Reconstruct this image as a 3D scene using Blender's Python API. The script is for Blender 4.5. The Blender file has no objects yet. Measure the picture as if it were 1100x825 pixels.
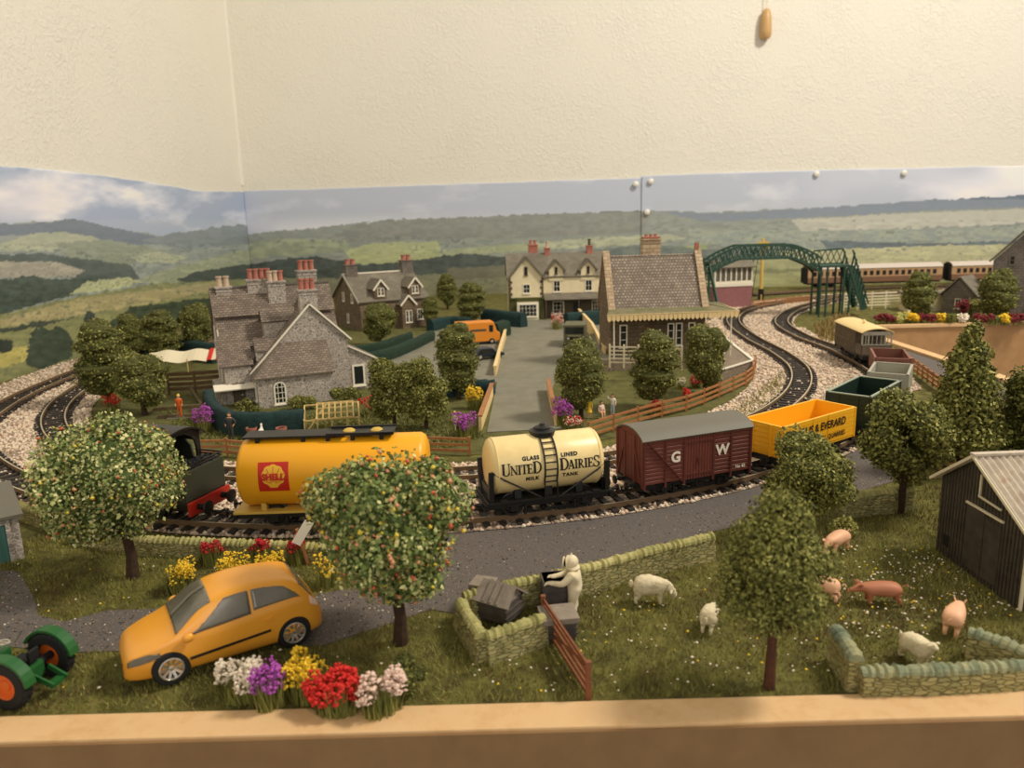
import bpy, bmesh, math, random
import numpy as np
from mathutils import Vector, Matrix
# All modelling below is written in centimetres; finish() turns the scene into metres.
random.seed(7); rng = np.random.default_rng(7)
COL = bpy.context.scene.collection
PI = math.pi
R = math.radians
CAM_H, CAM_PITCH, CAM_ROLL, CAM_F = 15.0, R(12.3), R(1.5), 820.0

def at(px, py, z=0.0):
    """point of the horizontal plane at height z that the photograph shows at px, py"""
    F = Vector((0, math.cos(CAM_PITCH), -math.sin(CAM_PITCH)))
    R0 = Vector((1, 0, 0)); U0 = Vector((0, math.sin(CAM_PITCH), math.cos(CAM_PITCH)))
    Rv = R0*math.cos(CAM_ROLL) - U0*math.sin(CAM_ROLL); Uv = U0*math.cos(CAM_ROLL) + R0*math.sin(CAM_ROLL)
    d = F + Rv*(px-550)/CAM_F - Uv*(py-412.5)/CAM_F
    t = (z-CAM_H)/d.z
    return Vector((d.x*t, d.y*t, z))
def photo(X, Y, Z):
    F = Vector((0, math.cos(CAM_PITCH), -math.sin(CAM_PITCH)))
    R0 = Vector((1, 0, 0)); U0 = Vector((0, math.sin(CAM_PITCH), math.cos(CAM_PITCH)))
    Rv = R0*math.cos(CAM_ROLL) - U0*math.sin(CAM_ROLL); Uv = U0*math.cos(CAM_ROLL) + R0*math.sin(CAM_ROLL)
    v = Vector((X, Y, Z-CAM_H)); c = v.dot(F)
    return 550+CAM_F*v.dot(Rv)/c, 412.5-CAM_F*v.dot(Uv)/c

# ---------------------------------------------------------------- materials
def _nt(name):
    m = bpy.data.materials.new(name); m.use_nodes = True
    nt = m.node_tree; b = nt.nodes['Principled BSDF']
    return m, nt, b
def _n(nt, t, **kw):
    n = nt.nodes.new(t)
    for k, v in kw.items():
        if k in n.inputs: n.inputs[k].default_value = v
        else: setattr(n, k, v)
    return n
def _coord(nt):
    tc = nt.nodes.new('ShaderNodeTexCoord'); mp = nt.nodes.new('ShaderNodeMapping')
    mp.inputs['Scale'].default_value = (100, 100, 100)
    nt.links.new(tc.outputs['Object'], mp.inputs['Vector'])
    return mp.outputs['Vector'], tc.outputs['UV']
def _ramp(nt, fac, stops):
    r = nt.nodes.new('ShaderNodeValToRGB'); e = r.color_ramp.elements
    e[0].position, e[0].color = stops[0][0], (*stops[0][1], 1)
    e[1].position, e[1].color = stops[-1][0], (*stops[-1][1], 1)
    for p, c in stops[1:-1]:
        k = e.new(p); k.color = (*c, 1)
    nt.links.new(fac, r.inputs['Fac']); return r.outputs['Color']
def _bump(nt, b, h, dist, strength=1.0):
    bp = nt.nodes.new('ShaderNodeBump'); bp.inputs['Distance'].default_value = dist*0.01
    bp.inputs['Strength'].default_value = strength
    nt.links.new(h, bp.inputs['Height']); nt.links.new(bp.outputs['Normal'], b.inputs['Normal'])
def srgb(r, g, b):
    f = lambda c: (c/255/12.92 if c/255 <= .04045 else ((c/255+.055)/1.055)**2.4)
    return (f(r), f(g), f(b))
def mat(name, col, rough=.6, metal=0., col2=None, nscale=3., bump=0., bscale=None, spec=.4, stops=None, detail=4.):
    m, nt, b = _nt(name)
    b.inputs['Roughness'].default_value = rough; b.inputs['Metallic'].default_value = metal
    b.inputs['Specular IOR Level'].default_value = spec
    b.inputs['Base Color'].default_value = (*col, 1)
    v, uv = _coord(nt)
    if col2 or stops:
        nz = _n(nt, 'ShaderNodeTexNoise', Scale=nscale, Detail=detail, Roughness=.65); nt.links.new(v, nz.inputs['Vector'])
        nt.links.new(_ramp(nt, nz.outputs['Fac'], stops or [(.35, col), (.65, col2)]), b.inputs['Base Color'])
    if bump:
        n2 = _n(nt, 'ShaderNodeTexNoise', Scale=bscale or nscale*3, Detail=5., Roughness=.7); nt.links.new(v, n2.inputs['Vector'])
        _bump(nt, b, n2.outputs['Fac'], bump)
    return m
def mat_cells(name, cols, mortar, scale, edge=.08, bump=.03, rough=.85, squash=(1, 1, 1)):
    """irregular stones: voronoi cells of several colours with mortar lines"""
    m, nt, b = _nt(name); b.inputs['Roughness'].default_value = rough
    v, uv = _coord(nt)
    mp = _n(nt, 'ShaderNodeMapping'); mp.inputs['Scale'].default_value = squash; nt.links.new(v, mp.inputs['Vector'])
    vo = _n(nt, 'ShaderNodeTexVoronoi', Scale=scale); vo.feature = 'F1'; nt.links.new(mp.outputs['Vector'], vo.inputs['Vector'])
    ve = _n(nt, 'ShaderNodeTexVoronoi', Scale=scale); ve.feature = 'DISTANCE_TO_EDGE'; nt.links.new(mp.outputs['Vector'], ve.inputs['Vector'])
    sp = nt.nodes.new('ShaderNodeSeparateColor'); nt.links.new(vo.outputs['Color'], sp.inputs['Color'])
    k = len(cols); c = _ramp(nt, sp.outputs['Red'], [(i/(k-1), cols[i]) for i in range(k)])
    mr = _n(nt, 'ShaderNodeMapRange'); mr.inputs['From Min'].default_value = edge*.4; mr.inputs['From Max'].default_value = edge
    nt.links.new(ve.outputs['Distance'], mr.inputs['Value'])
    mx = _n(nt, 'ShaderNodeMix'); mx.data_type = 'RGBA'
    nt.links.new(mr.outputs['Result'], mx.inputs[0]); mx.inputs[6].default_value = (*mortar, 1); nt.links.new(c, mx.inputs[7])
    nt.links.new(mx.outputs[2], b.inputs['Base Color'])
    _bump(nt, b, mr.outputs['Result'], bump)
    return m
def mat_brick(name, c1, c2, mortar, w, h, ms=.02, rough=.8, bump=.02, offset=.5, noise=None):
    """courses of bricks, slates or boards on the UV map, sizes in cm"""
    m, nt, b = _nt(name); b.inputs['Roughness'].default_value = rough
    v, uv = _coord(nt)
    br = nt.nodes.new('ShaderNodeTexBrick'); br.offset = offset
    for k, val in (('Color1', (*c1, 1)), ('Color2', (*c2, 1)), ('Mortar', (*mortar, 1)), ('Scale', 1.), ('Mortar Size', ms),
                   ('Mortar Smooth', .1), ('Brick Width', w), ('Row Height', h), ('Bias', 0.)):
        br.inputs[k].default_value = val
    nt.links.new(uv, br.inputs['Vector'])
    out = br.outputs['Color']
    if noise:
        nz = _n(nt, 'ShaderNodeTexNoise', Scale=noise, Detail=4.); nt.links.new(v, nz.inputs['Vector'])
        mr = _n(nt, 'ShaderNodeMapRange'); mr.inputs['To Min'].default_value = .55; mr.inputs['To Max'].default_value = 1.35
        nt.links.new(nz.outputs['Fac'], mr.inputs['Value'])
        hs = nt.nodes.new('ShaderNodeHueSaturation'); nt.links.new(out, hs.inputs['Color']); nt.links.new(mr.outputs['Result'], hs.inputs['Value'])
        out = hs.outputs['Color']
    nt.links.new(out, b.inputs['Base Color'])
    inv = nt.nodes.new('ShaderNodeInvert'); nt.links.new(br.outputs['Fac'], inv.inputs['Color'])
    _bump(nt, b, inv.outputs['Color'], bump)
    return m
def mat_glass(name, tint=(.8, .85, .85), rough=.05):
    m, nt, b = _nt(name)
    b.inputs['Base Color'].default_value = (*tint, 1); b.inputs['Roughness'].default_value = rough
    b.inputs['Transmission Weight'].default_value = .85; b.inputs['IOR'].default_value = 1.25
    return m

# ---------------------------------------------------------------- mesh builder
class MB:
    def __init__(s, M=None):
        s.v = []; s.f = []; s.m = []; s.M = M or Matrix()
    def at(s, loc=(0, 0, 0), rz=0, rx=0, ry=0):
        s.M = Matrix.Translation(loc) @ Matrix.Rotation(rz, 4, 'Z') @ Matrix.Rotation(ry, 4, 'Y') @ Matrix.Rotation(rx, 4, 'X'); return s
    def add(s, vs, fs, mi=0):
        n = len(s.v); s.v += [s.M @ Vector(p) for p in vs]
        s.f += [tuple(i+n for i in f) for f in fs]; s.m += [mi]*len(fs); return s
    def box(s, x0, x1, y0, y1, z0, z1, mi=0):
        return s.add([(x0,y0,z0),(x1,y0,z0),(x1,y1,z0),(x0,y1,z0),(x0,y0,z1),(x1,y0,z1),(x1,y1,z1),(x0,y1,z1)],
                     [(0,3,2,1),(4,5,6,7),(0,1,5,4),(1,2,6,5),(2,3,7,6),(3,0,4,7)], mi)
    def bar(s, p, q, w, h, mi=0, up=(0, 0, 1)):
        p = Vector(p); q = Vector(q); d = (q-p).normalized(); u = Vector(up)
        if abs(d.dot(u)) > .98: u = Vector((0, 1, 0))
        a = d.cross(u).normalized(); b = a.cross(d).normalized()
        vs = [c + a*i*w/2 + b*j*h/2 for c in (p, q) for i, j in ((-1,-1),(1,-1),(1,1),(-1,1))]
        return s.add(vs, [(3,2,1,0),(4,5,6,7),(0,1,5,4),(1,2,6,5),(2,3,7,6),(3,0,4,7)], mi)
    def prism(s, poly, a0, a1, axis='y', mi=0):
        """poly is (u,v): for axis y -> (x,z), x -> (y,z), z -> (x,y)"""
        g = {'y': lambda u, v, a: (u, a, v), 'x': lambda u, v, a: (a, u, v), 'z': lambda u, v, a: (u, v, a)}[axis]
        n = len(poly)
        vs = [g(u, v, a0) for u, v in poly] + [g(u, v, a1) for u, v in poly]
        fs = [tuple(range(n))[::-1], tuple(range(n, 2*n))] + [(i, (i+1) % n, n+(i+1) % n, n+i) for i in range(n)]
        return s.add(vs, fs, mi)
    def slab(s, quad, t, mi=0):
        """four corner points counter-clockwise seen from outside, thickened inwards by t"""
        q = [Vector(p) for p in quad]; nrm = (q[1]-q[0]).cross(q[-1]-q[0]).normalized(); n = len(q)
        vs = q + [p - nrm*t for p in q]
        fs = [tuple(range(n)), tuple(range(n, 2*n))[::-1]] + [(i, n+i, n+(i+1) % n, (i+1) % n) for i in range(n)]
        return s.add(vs, fs, mi)
    def tube(s, pts, r, n=8, mi=0, cap=True):
        P = [Vector(p) for p in pts]; rs = r if isinstance(r, (list, tuple)) else [r]*len(P)
        vs = []; last = None
        for i, p in enumerate(P):
            d = (P[min(i+1, len(P)-1)]-P[max(i-1, 0)]).normalized()
            if last is None:
                u = Vector((0, 0, 1)) if abs(d.z) < .9 else Vector((1, 0, 0))
            else: u = last
            a = d.cross(u).normalized(); b = a.cross(d).normalized(); last = b
            vs += [p + (a*math.cos(2*PI*k/n)+b*math.sin(2*PI*k/n))*rs[i] for k in range(n)]
        fs = [(i*n+k, i*n+(k+1) % n, (i+1)*n+(k+1) % n, (i+1)*n+k) for i in range(len(P)-1) for k in range(n)]
        if cap: fs += [tuple(range(n))[::-1], tuple(range((len(P)-1)*n, len(P)*n))]
        return s.add(vs, fs, mi)
    def lathe(s, prof, n=16, c=(0, 0, 0), axis='z', mi=0, a0=0, a1=2*PI):
        """profile of (radius, height) turned about an axis through c"""
        full = abs(a1-a0-2*PI) < 1e-6; k = n if full else n+1; vs = []
        for r, h in prof:
            for i in range(k):
                a = a0+(a1-a0)*i/n; x, y = r*math.cos(a), r*math.sin(a)
                p = {'z': (x, y, h), 'x': (h, x, y), 'y': (y, h, x)}[axis]
                vs.append((p[0]+c[0], p[1]+c[1], p[2]+c[2]))
        fs = [(j*k+i, j*k+(i+1) % k, (j+1)*k+(i+1) % k, (j+1)*k+i) for j in range(len(prof)-1) for i in range(n if full else k-1)]
        closed = tuple(prof[0]) == tuple(prof[-1])
        if prof[0][0] > 1e-5 and full and not closed: fs.append(tuple(range(k))[::-1])
        if prof[-1][0] > 1e-5 and full and not closed: fs.append(tuple(range((len(prof)-1)*k, len(prof)*k)))
        return s.add(vs, fs, mi)
    def ball(s, c, r, n=10, sq=(1, 1, 1), jit=0, mi=0):
        vs = []; fs = []; m = max(4, n//2+1)
        for j in range(m+1):
            t = PI*j/m
            for i in range(n):
                a = 2*PI*i/n; k = 1+(random.uniform(-jit, jit) if jit else 0)
                vs.append((c[0]+r*sq[0]*k*math.sin(t)*math.cos(a), c[1]+r*sq[1]*k*math.sin(t)*math.sin(a), c[2]+r*sq[2]*k*math.cos(t)))
        for j in range(m):
            for i in range(n): fs.append((j*n+i, (j+1)*n+i, (j+1)*n+(i+1) % n, j*n+(i+1) % n))
        return s.add(vs, fs, mi)
    def build(s, name, mats, parent=None, label=None, smooth=False, bevel=0., seg=2, angle=35, merge=True, **props):
        me = bpy.data.meshes.new(name)
        bm = bmesh.new(); vv = [bm.verts.new(p) for p in s.v]
        for f, mi in zip(s.f, s.m):
            try:
                fc = bm.faces.new([vv[i] for i in f]); fc.material_index = mi
            except ValueError: pass
        if merge: bmesh.ops.remove_doubles(bm, verts=bm.verts, dist=1e-5)
        if bevel:
            es = [e for e in bm.edges if len(e.link_faces) == 2 and e.calc_face_angle(0) > R(30)]
            bmesh.ops.bevel(bm, geom=es, offset=bevel, segments=seg, affect='EDGES', profile=.6, clamp_overlap=True)
        bmesh.ops.recalc_face_normals(bm, faces=bm.faces)
        uvl = bm.loops.layers.uv.new('UVMap'); Z = Vector((0, 0, 1))
        for f in bm.faces:
            n = f.normal
            if abs(n.z) > .995: t, b = Vector((1, 0, 0)), Vector((0, 1, 0))
            else: t = Z.cross(n).normalized(); b = n.cross(t)
            for l in f.loops: l[uvl].uv = (l.vert.co.dot(t), l.vert.co.dot(b))
        bm.to_mesh(me); bm.free()
        if smooth:
            me.polygons.foreach_set('use_smooth', [True]*len(me.polygons)); me.set_sharp_from_angle(angle=R(angle))
        return link(name, me, mats, parent, label, **props)

def link(name, me, mats, parent=None, label=None, **props):
    o = bpy.data.objects.new(name, me)
    for m in (mats if isinstance(mats, (list, tuple)) else [mats]): me.materials.append(m)
    COL.objects.link(o)
    if parent: o.parent = parent
    if label: o['label'] = label
    for k, v in props.items(): o[k] = v
    return o
def thing(name, label, cat, loc=(0, 0, 0), rz=0., group=None):
    o = bpy.data.objects.new(name, None); COL.objects.link(o)
    o.empty_display_size = .01
    o.location = loc; o.rotation_euler = (0, 0, rz); o['label'] = label; o['category'] = cat
    if group: o['group'] = group
    return o
def tag(o, label, cat, group=None, kind=None):
    o['label'] = label; o['category'] = cat
    if group: o['group'] = group
    if kind: o['kind'] = kind
    return o
def kids(o): return [c for c in bpy.data.objects if c.parent == o]
def dup(root, loc, rz=0., label=None, group=None, scale=None, cat=None):
    def rec(o, par):
        c = o.copy(); COL.objects.link(c); c.parent = par
        for ch in CH.get(o.name, ()): rec(ch, c)
        return c
    CH = {}
    for o in bpy.data.objects:
        if o.parent: CH.setdefault(o.parent.name, []).append(o)
    r = rec(root, None); r.location = loc; r.rotation_euler = (0, 0, rz)
    if scale: r.scale = (scale,)*3 if not isinstance(scale, (tuple, list)) else scale
    if label: r['label'] = label
    if group: r['group'] = group
    if cat: r['category'] = cat
    return r
def raw(name, verts, faces_tri, mats, mi=None, parent=None, smooth=False, label=None, **props):
    """fast mesh from numpy arrays; faces_tri is (n, k)"""
    me = bpy.data.meshes.new(name); verts = np.asarray(verts, dtype=np.float32); fa = np.asarray(faces_tri, dtype=np.int32)
    n, k = fa.shape
    me.vertices.add(len(verts)); me.vertices.foreach_set('co', verts.ravel())
    me.loops.add(n*k); me.loops.foreach_set('vertex_index', fa.ravel())
    me.polygons.add(n); me.polygons.foreach_set('loop_start', np.arange(0, n*k, k, dtype=np.int32))
    if mi is not None: me.polygons.foreach_set('material_index', np.asarray(mi, dtype=np.int32))
    me.update(calc_edges=True)
    if smooth: me.polygons.foreach_set('use_smooth', [True]*n)
    return link(name, me, mats, parent, label, **props)

def catmull(P, k=12):
    P = [Vector(p) for p in P]; out = []
    for i in range(len(P)-1):
        a = P[i-1] if i else P[0]*2-P[1]; b = P[i]; c = P[i+1]; d = P[i+2] if i+2 < len(P) else P[-1]*2-P[-2]
        for j in range(k):
            t = j/k
            out.append(.5*((2*b)+(c-a)*t+(2*a-5*b+4*c-d)*t*t+(3*b-a-3*c+d)*t**3))
    out.append(P[-1]); return out
def resample(P, step):
    out = [P[0].copy()]; acc = 0.
    for a, b in zip(P, P[1:]):
        L = (b-a).length
        while acc+L >= step:
            t = (step-acc)/L; a = a+(b-a)*t; out.append(a.copy()); L = (b-a).length; acc = 0.
        acc += L
    return out
def normals2(P):
    out = []
    for i in range(len(P)):
        d = (P[min(i+1, len(P)-1)]-P[max(i-1, 0)]); d.z = 0; d.normalize(); out.append(Vector((-d.y, d.x, 0)))
    return out
def sweep(mb, P, prof, mi=0, top_mi=None):
    """closed profile of (offset, z) swept along the ground path P"""
    N = normals2(P); k = len(prof)
    vs = [p + n*o + Vector((0, 0, z)) for p, n in zip(P, N) for o, z in prof]
    fs = [(i*k+j, i*k+(j+1) % k, (i+1)*k+(j+1) % k, (i+1)*k+j) for i in range(len(P)-1) for j in range(k)]
    fs += [tuple(range(k))[::-1], tuple(range((len(P)-1)*k, len(P)*k))]
    return mb.add(vs, fs, mi)

# ---------------------------------------------------------------- leaves, stones, blades
def scatter_leaves(blobs, n, size, shell=.55, flat=.0):
    """points near the surface of overlapping ellipsoid blobs (x,y,z,rx,ry,rz)"""
    B = np.array([b if len(b) == 6 else (*b[:3], b[3], b[3], b[3]) for b in blobs], dtype=float)
    w = (B[:, 3]*B[:, 4]*B[:, 5])**(2/3); w /= w.sum()
    idx = rng.choice(len(B), n, p=w)
    d = rng.normal(size=(n, 3)); d /= np.linalg.norm(d, axis=1)[:, None]
    rr = shell+(1-shell)*rng.random(n)**.6
    rr *= 1+.07*rng.normal(size=n)
    P = B[idx, :3]+d*B[idx, 3:]*rr[:, None]
    nrm = d*.8+rng.normal(size=(n, 3))*.6; nrm[:, 2] += .25; nrm /= np.linalg.norm(nrm, axis=1)[:, None]
    return P, nrm
def leaf_mesh(name, P, N, size, mats, probs, parent=None, aspect=.6, **props):
    n = len(P); s = size*(.6+.8*rng.random(n))
    t = np.cross(N, rng.normal(size=(n, 3))); t /= np.linalg.norm(t, axis=1)[:, None]
    b = np.cross(N, t); s = s[:, None]
    v = np.stack([P-t*s*.5, P+b*s*aspect*.5-N*s*.12, P+t*s*.5, P-b*s*aspect*.5-N*s*.12], 1).reshape(-1, 3)
    i = np.arange(n)*4
    fa = np.concatenate([np.stack([i, i+1, i+2], 1), np.stack([i, i+2, i+3], 1)])
    mi = rng.choice(len(probs), n, p=np.array(probs)/sum(probs))
    return raw(name, v, fa, mats, np.concatenate([mi, mi]), parent, **props)
OCT_V = np.array([(1,0,0),(-1,0,0),(0,1,0),(0,-1,0),(0,0,1),(0,0,-1)], float)
OCT_F = np.array([(0,2,4),(2,1,4),(1,3,4),(3,0,4),(2,0,5),(1,2,5),(3,1,5),(0,3,5)])
def pebbles(name, P, size, mats, probs, parent=None, sq=.7, **props):
    n = len(P); s = size*(.5+rng.random((n, 1, 1))); v = OCT_V[None]*s*(.6+.6*rng.random((n, 6, 1)))
    v[:, :, 2] *= sq
    a = rng.random(n)*2*PI; c, sn = np.cos(a)[:, None], np.sin(a)[:, None]
    x = v[:, :, 0]*c-v[:, :, 1]*sn; y = v[:, :, 0]*sn+v[:, :, 1]*c
    v = np.stack([x, y, v[:, :, 2]], 2)+np.asarray(P)[:, None, :]
    fa = (OCT_F[None]+np.arange(n)[:, None, None]*6).reshape(-1, 3)
    mi = rng.choice(len(probs), n, p=np.array(probs)/sum(probs))
    return raw(name, v.reshape(-1, 3), fa, mats, np.repeat(mi, 8), parent, **props)
def inpoly(X, Y, poly):
    inside = np.zeros(len(X), bool); n = len(poly)
    for i in range(n):
        x1, y1 = poly[i][:2]; x2, y2 = poly[(i+1) % n][:2]
        c = ((y1 > Y) != (y2 > Y)) & (X < (x2-x1)*(Y-y1)/((y2-y1) or 1e-9)+x1); inside ^= c
    return inside
def skin(name, joints, bones, mats, parent=None, subdiv=2, root=0, pick=None, label=None):
    """continuous body: joints [(x,y,z,r)], bones [(i,j)], grown with a Skin modifier"""
    me = bpy.data.meshes.new(name+'_m'); me.from_pydata([j[:3] for j in joints], bones, [])
    o = bpy.data.objects.new(name+'_t', me); COL.objects.link(o)
    sk = o.modifiers.new('s', 'SKIN'); sk.use_smooth_shade = True
    for i, j in enumerate(joints):
        r = j[3] if isinstance(j[3], tuple) else (j[3], j[3]); me.skin_vertices[0].data[i].radius = r
        me.skin_vertices[0].data[i].use_root = (i == root)
    ss = o.modifiers.new('u', 'SUBSURF'); ss.levels = subdiv; ss.render_levels = subdiv
    dg = bpy.context.evaluated_depsgraph_get(); dg.update()
    m2 = bpy.data.meshes.new_from_object(o.evaluated_get(dg)); bpy.data.objects.remove(o)
    m2.name = name; m2.materials.clear()
    r = link(name, m2, mats, parent, label)
    m2.polygons.foreach_set('use_smooth', [True]*len(m2.polygons))
    if pick:
        for p in m2.polygons: p.material_index = pick(p.center)
    return r
def text_mesh(txt, size, bold=0., spacing=1., extr=0.):
    cu = bpy.data.curves.new('txt', 'FONT'); cu.body = txt; cu.size = size; cu.align_x = 'CENTER'; cu.align_y = 'CENTER'
    cu.offset = bold; cu.space_character = spacing; cu.extrude = extr; cu.resolution_u = 3
    o = bpy.data.objects.new('txt', cu); COL.objects.link(o)
    dg = bpy.context.evaluated_depsgraph_get(); dg.update()
    me = bpy.data.meshes.new_from_object(o.evaluated_get(dg)); bpy.data.objects.remove(o); bpy.data.curves.remove(cu)
    return me
def lettering(name, txt, size, m, parent, M, bold=0., spacing=1., wrap=None, sx=1.):
    """raised lettering; M places the text plane; wrap(p) bends points onto a curved surface"""
    me = text_mesh(txt, size, bold, spacing); bm = bmesh.new(); bm.from_mesh(me)
    if wrap:
        for k in range(-12, 13):
            bmesh.ops.bisect_plane(bm, geom=bm.verts[:]+bm.edges[:]+bm.faces[:], plane_co=(0, k*size/12., 0), plane_no=(0, 1, 0))
    for v in bm.verts:
        p = v.co.copy(); p.x *= sx; v.co = wrap(M @ p) if wrap else M @ p
    bm.to_mesh(me); bm.free(); me.name = name
    me.materials.clear()
    return link(name, me, m, parent)
def wall_text(side_y, x, z, facing=-1):
    """text plane standing on a vertical face whose outward normal is -Y"""
    return Matrix.Translation((x, side_y, z)) @ Matrix.Rotation(PI/2, 4, 'X')
def fx(mb, x, y, z0, z1): pass
M = {}
S = srgb
M['wall'] = None
def make_materials():
    m, nt, b = _nt('textured_cream_paint'); v, uv = _coord(nt)
    b.inputs['Base Color'].default_value = (*S(234, 229, 216), 1); b.inputs['Roughness'].default_value = .65
    a = _n(nt, 'ShaderNodeTexNoise', Scale=1.15, Detail=4., Roughness=.55, Distortion=1.4); nt.links.new(v, a.inputs['Vector'])
    c = _n(nt, 'ShaderNodeTexNoise', Scale=.12, Detail=2.); nt.links.new(v, c.inputs['Vector'])
    ad = _n(nt, 'ShaderNodeMath'); ad.operation = 'MULTIPLY'
    mr = _n(nt, 'ShaderNodeMapRange'); mr.inputs['From Min'].default_value = .45; mr.inputs['From Max'].default_value = .62
    nt.links.new(a.outputs['Fac'], mr.inputs['Value'])
    nt.links.new(mr.outputs['Result'], ad.inputs[0]); nt.links.new(c.outputs['Fac'], ad.inputs[1])
    _bump(nt, b, ad.outputs[0], .09, .8); M['wall'] = m
    # printed landscape: colours come from the print itself
    m, nt, b = _nt('printed_landscape_paper'); at_ = nt.nodes.new('ShaderNodeAttribute'); at_.attribute_name = 'print'
    nt.links.new(at_.outputs['Color'], b.inputs['Base Color']); b.inputs['Roughness'].default_value = .45; M['print'] = m
    M['hardboard'] = mat('brown_hardboard', S(168, 128, 84), .75, col2=S(182, 140, 94), nscale=.6, bump=.01, bscale=8)
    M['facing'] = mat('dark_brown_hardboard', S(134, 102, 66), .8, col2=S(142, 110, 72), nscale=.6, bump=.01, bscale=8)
    M['board_edge'] = mat('sawn_board_edge', S(214, 176, 128), .75, stops=[(.3, S(205, 165, 115)), (.5, S(216, 178, 130)), (.78, S(216, 182, 136)), (.85, S(150, 110, 70))], nscale=1.2, bump=.02)
    M['soil'] = mat('grass_scatter_ground', S(70, 68, 32), .95, stops=[(.25, S(66, 56, 30)), (.42, S(88, 84, 38)), (.58, S(114, 110, 52)), (.75, S(134, 124, 68))], nscale=.9, bump=.12, bscale=6, detail=8.)
    M['lawn'] = mat('lawn_flock', S(88, 96, 44), .95, stops=[(.3, S(74, 74, 36)), (.6, S(106, 104, 54)), (.8, S(124, 116, 68))], nscale=.8, bump=.1, bscale=7, detail=8.)
    M['tarmac'] = mat('grey_tarmac', S(120, 112, 108), .9, stops=[(.2, S(78, 72, 68)), (.5, S(102, 95, 90)), (.72, S(114, 106, 100)), (.8, S(160, 150, 140))], nscale=9, bump=.05, bscale=14)
    M['drive'] = mat('worn_road_card', S(120, 118, 102), .85, col2=S(134, 130, 114), nscale=.5, bump=.03, bscale=5)
    M['ballast'] = mat_cells('fine_ballast', [S(150, 130, 114), S(204, 184, 162), S(226, 208, 186), S(184, 160, 138)], S(140, 120, 104), 5.5, .1, .05)
    M['stone_a'] = mat('pale_chipping', S(228, 210, 186), .9); M['stone_b'] = mat('pink_chipping', S(218, 190, 164), .9); M['stone_c'] = mat('brown_chipping', S(160, 136, 116), .9)
    M['blade_a'] = mat('olive_blade', S(132, 130, 62), .9); M['blade_b'] = mat('dark_olive_blade', S(108, 110, 48), .9); M['blade_c'] = mat('straw_tip_blade', S(156, 148, 80), .9)
    M['sleeper'] = mat('black_plastic_sleeper', S(44, 38, 34), .6, col2=S(66, 58, 52), nscale=3)
    M['rail_side'] = mat('rusty_rail', S(128, 104, 78), .5, .3); M['rail_top'] = mat('bright_rail_head', S(222, 206, 176), .38, .55)
    M['black'] = mat('satin_black', S(30, 29, 28), .42); M['mattblack'] = mat('matt_black', S(22, 22, 22), .7)
    M['dkmetal'] = mat('dark_metal', S(58, 56, 54), .4, .7); M['steel'] = mat('bright_steel', S(200, 198, 192), .25, .9)
    M['cream'] = mat('cream_tank_paint', S(246, 222, 160), .35, col2=S(238, 212, 150), nscale=1.2)
    M['shellyellow'] = mat('golden_yellow_paint', S(244, 172, 30), .38)
    M['frameyellow'] = mat('dull_yellow_paint', S(206, 172, 78), .5)
    M['logored'] = mat('logo_red', S(196, 36, 24), .5); M['logoyellow'] = mat('logo_yellow', S(240, 184, 50), .5)
    M['ink'] = mat('black_lettering', S(28, 28, 26), .5); M['white'] = mat('white_paint', S(240, 232, 214), .5)
    M['bauxite'] = mat('bauxite_brown_paint', S(118, 62, 50), .5, col2=S(106, 56, 46), nscale=2); M['bauxite_dk'] = mat('bauxite_strapping', S(96, 50, 42), .5)
    M['roofgrey'] = mat('grey_van_roof', S(108, 104, 92), .6)
    M['yellow'] = mat('bright_yellow_plastic', S(250, 184, 34), .4)
    M['dkgreen'] = mat('dark_green_plastic', S(32, 50, 42), .4); M['greenrim'] = mat('pale_green_edge', S(150, 160, 140), .5)
    M['wgrey'] = mat('light_grey_plastic', S(168, 164, 148), .5); M['maroon'] = mat('maroon_plastic', S(112, 46, 38), .5); M['wred'] = mat('dull_red_wagon_paint', S(130, 84, 70), .5)
    M['brakegrey'] = mat('weathered_grey_brown', S(112, 98, 80), .6, col2=S(92, 80, 66), nscale=2); M['creamroof'] = mat('cream_roof', S(232, 204, 142), .5)
    M['locogreen'] = mat('dark_loco_green', S(52, 56, 44), .45); M['locored'] = mat('buffer_beam_red', S(176, 40, 26), .45)
    # wood and fences
    M['fence'] = mat('orange_brown_fence', S(178, 122, 74), .6, col2=S(154, 102, 62), nscale=3); M['gatewood'] = mat('red_brown_gate', S(142, 86, 56), .6, col2=S(118, 70, 44), nscale=4)
    M['dkfence'] = mat('dark_brown_fence', S(92, 70, 44), .7, col2=S(110, 84, 54), nscale=2); M['picket'] = mat('off_white_picket', S(228, 216, 184), .55)
    M['palewood'] = mat('pale_balsa', S(206, 178, 116), .7); M['sleeperwood'] = mat('weathered_timber', S(112, 96, 62), .8, col2=S(88, 74, 50), nscale=2, bump=.03)
    M['trunk'] = mat('tree_bark', S(74, 52, 34), .85, col2=S(52, 38, 26), nscale=4, bump=.04, bscale=8); M['redtrunk'] = mat('red_brown_bark', S(92, 54, 34), .8, col2=S(70, 42, 28), nscale=4, bump=.03)
    # buildings
    M['rubble'] = mat_cells('grey_rubble_stone', [S(128, 118, 110), S(152, 142, 132), S(172, 162, 150), S(140, 128, 122)], S(200, 190, 176), 4.4, .10, .02)
    M['rubble_dk'] = mat_cells('brown_rubble_stone', [S(96, 84, 72), S(124, 108, 92), S(140, 122, 104)], S(160, 146, 124), 5.0, .1, .02)
    M['slate'] = mat_brick('grey_brown_slates', S(146, 130, 114), S(116, 102, 90), S(84, 74, 66), .38, .24, .025, bump=.025, noise=.8)
    M['slate_far'] = mat_brick('plain_grey_slates', S(132, 124, 108), S(118, 110, 96), S(98, 90, 78), .6, .4, .02, bump=.02, noise=.5)
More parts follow.
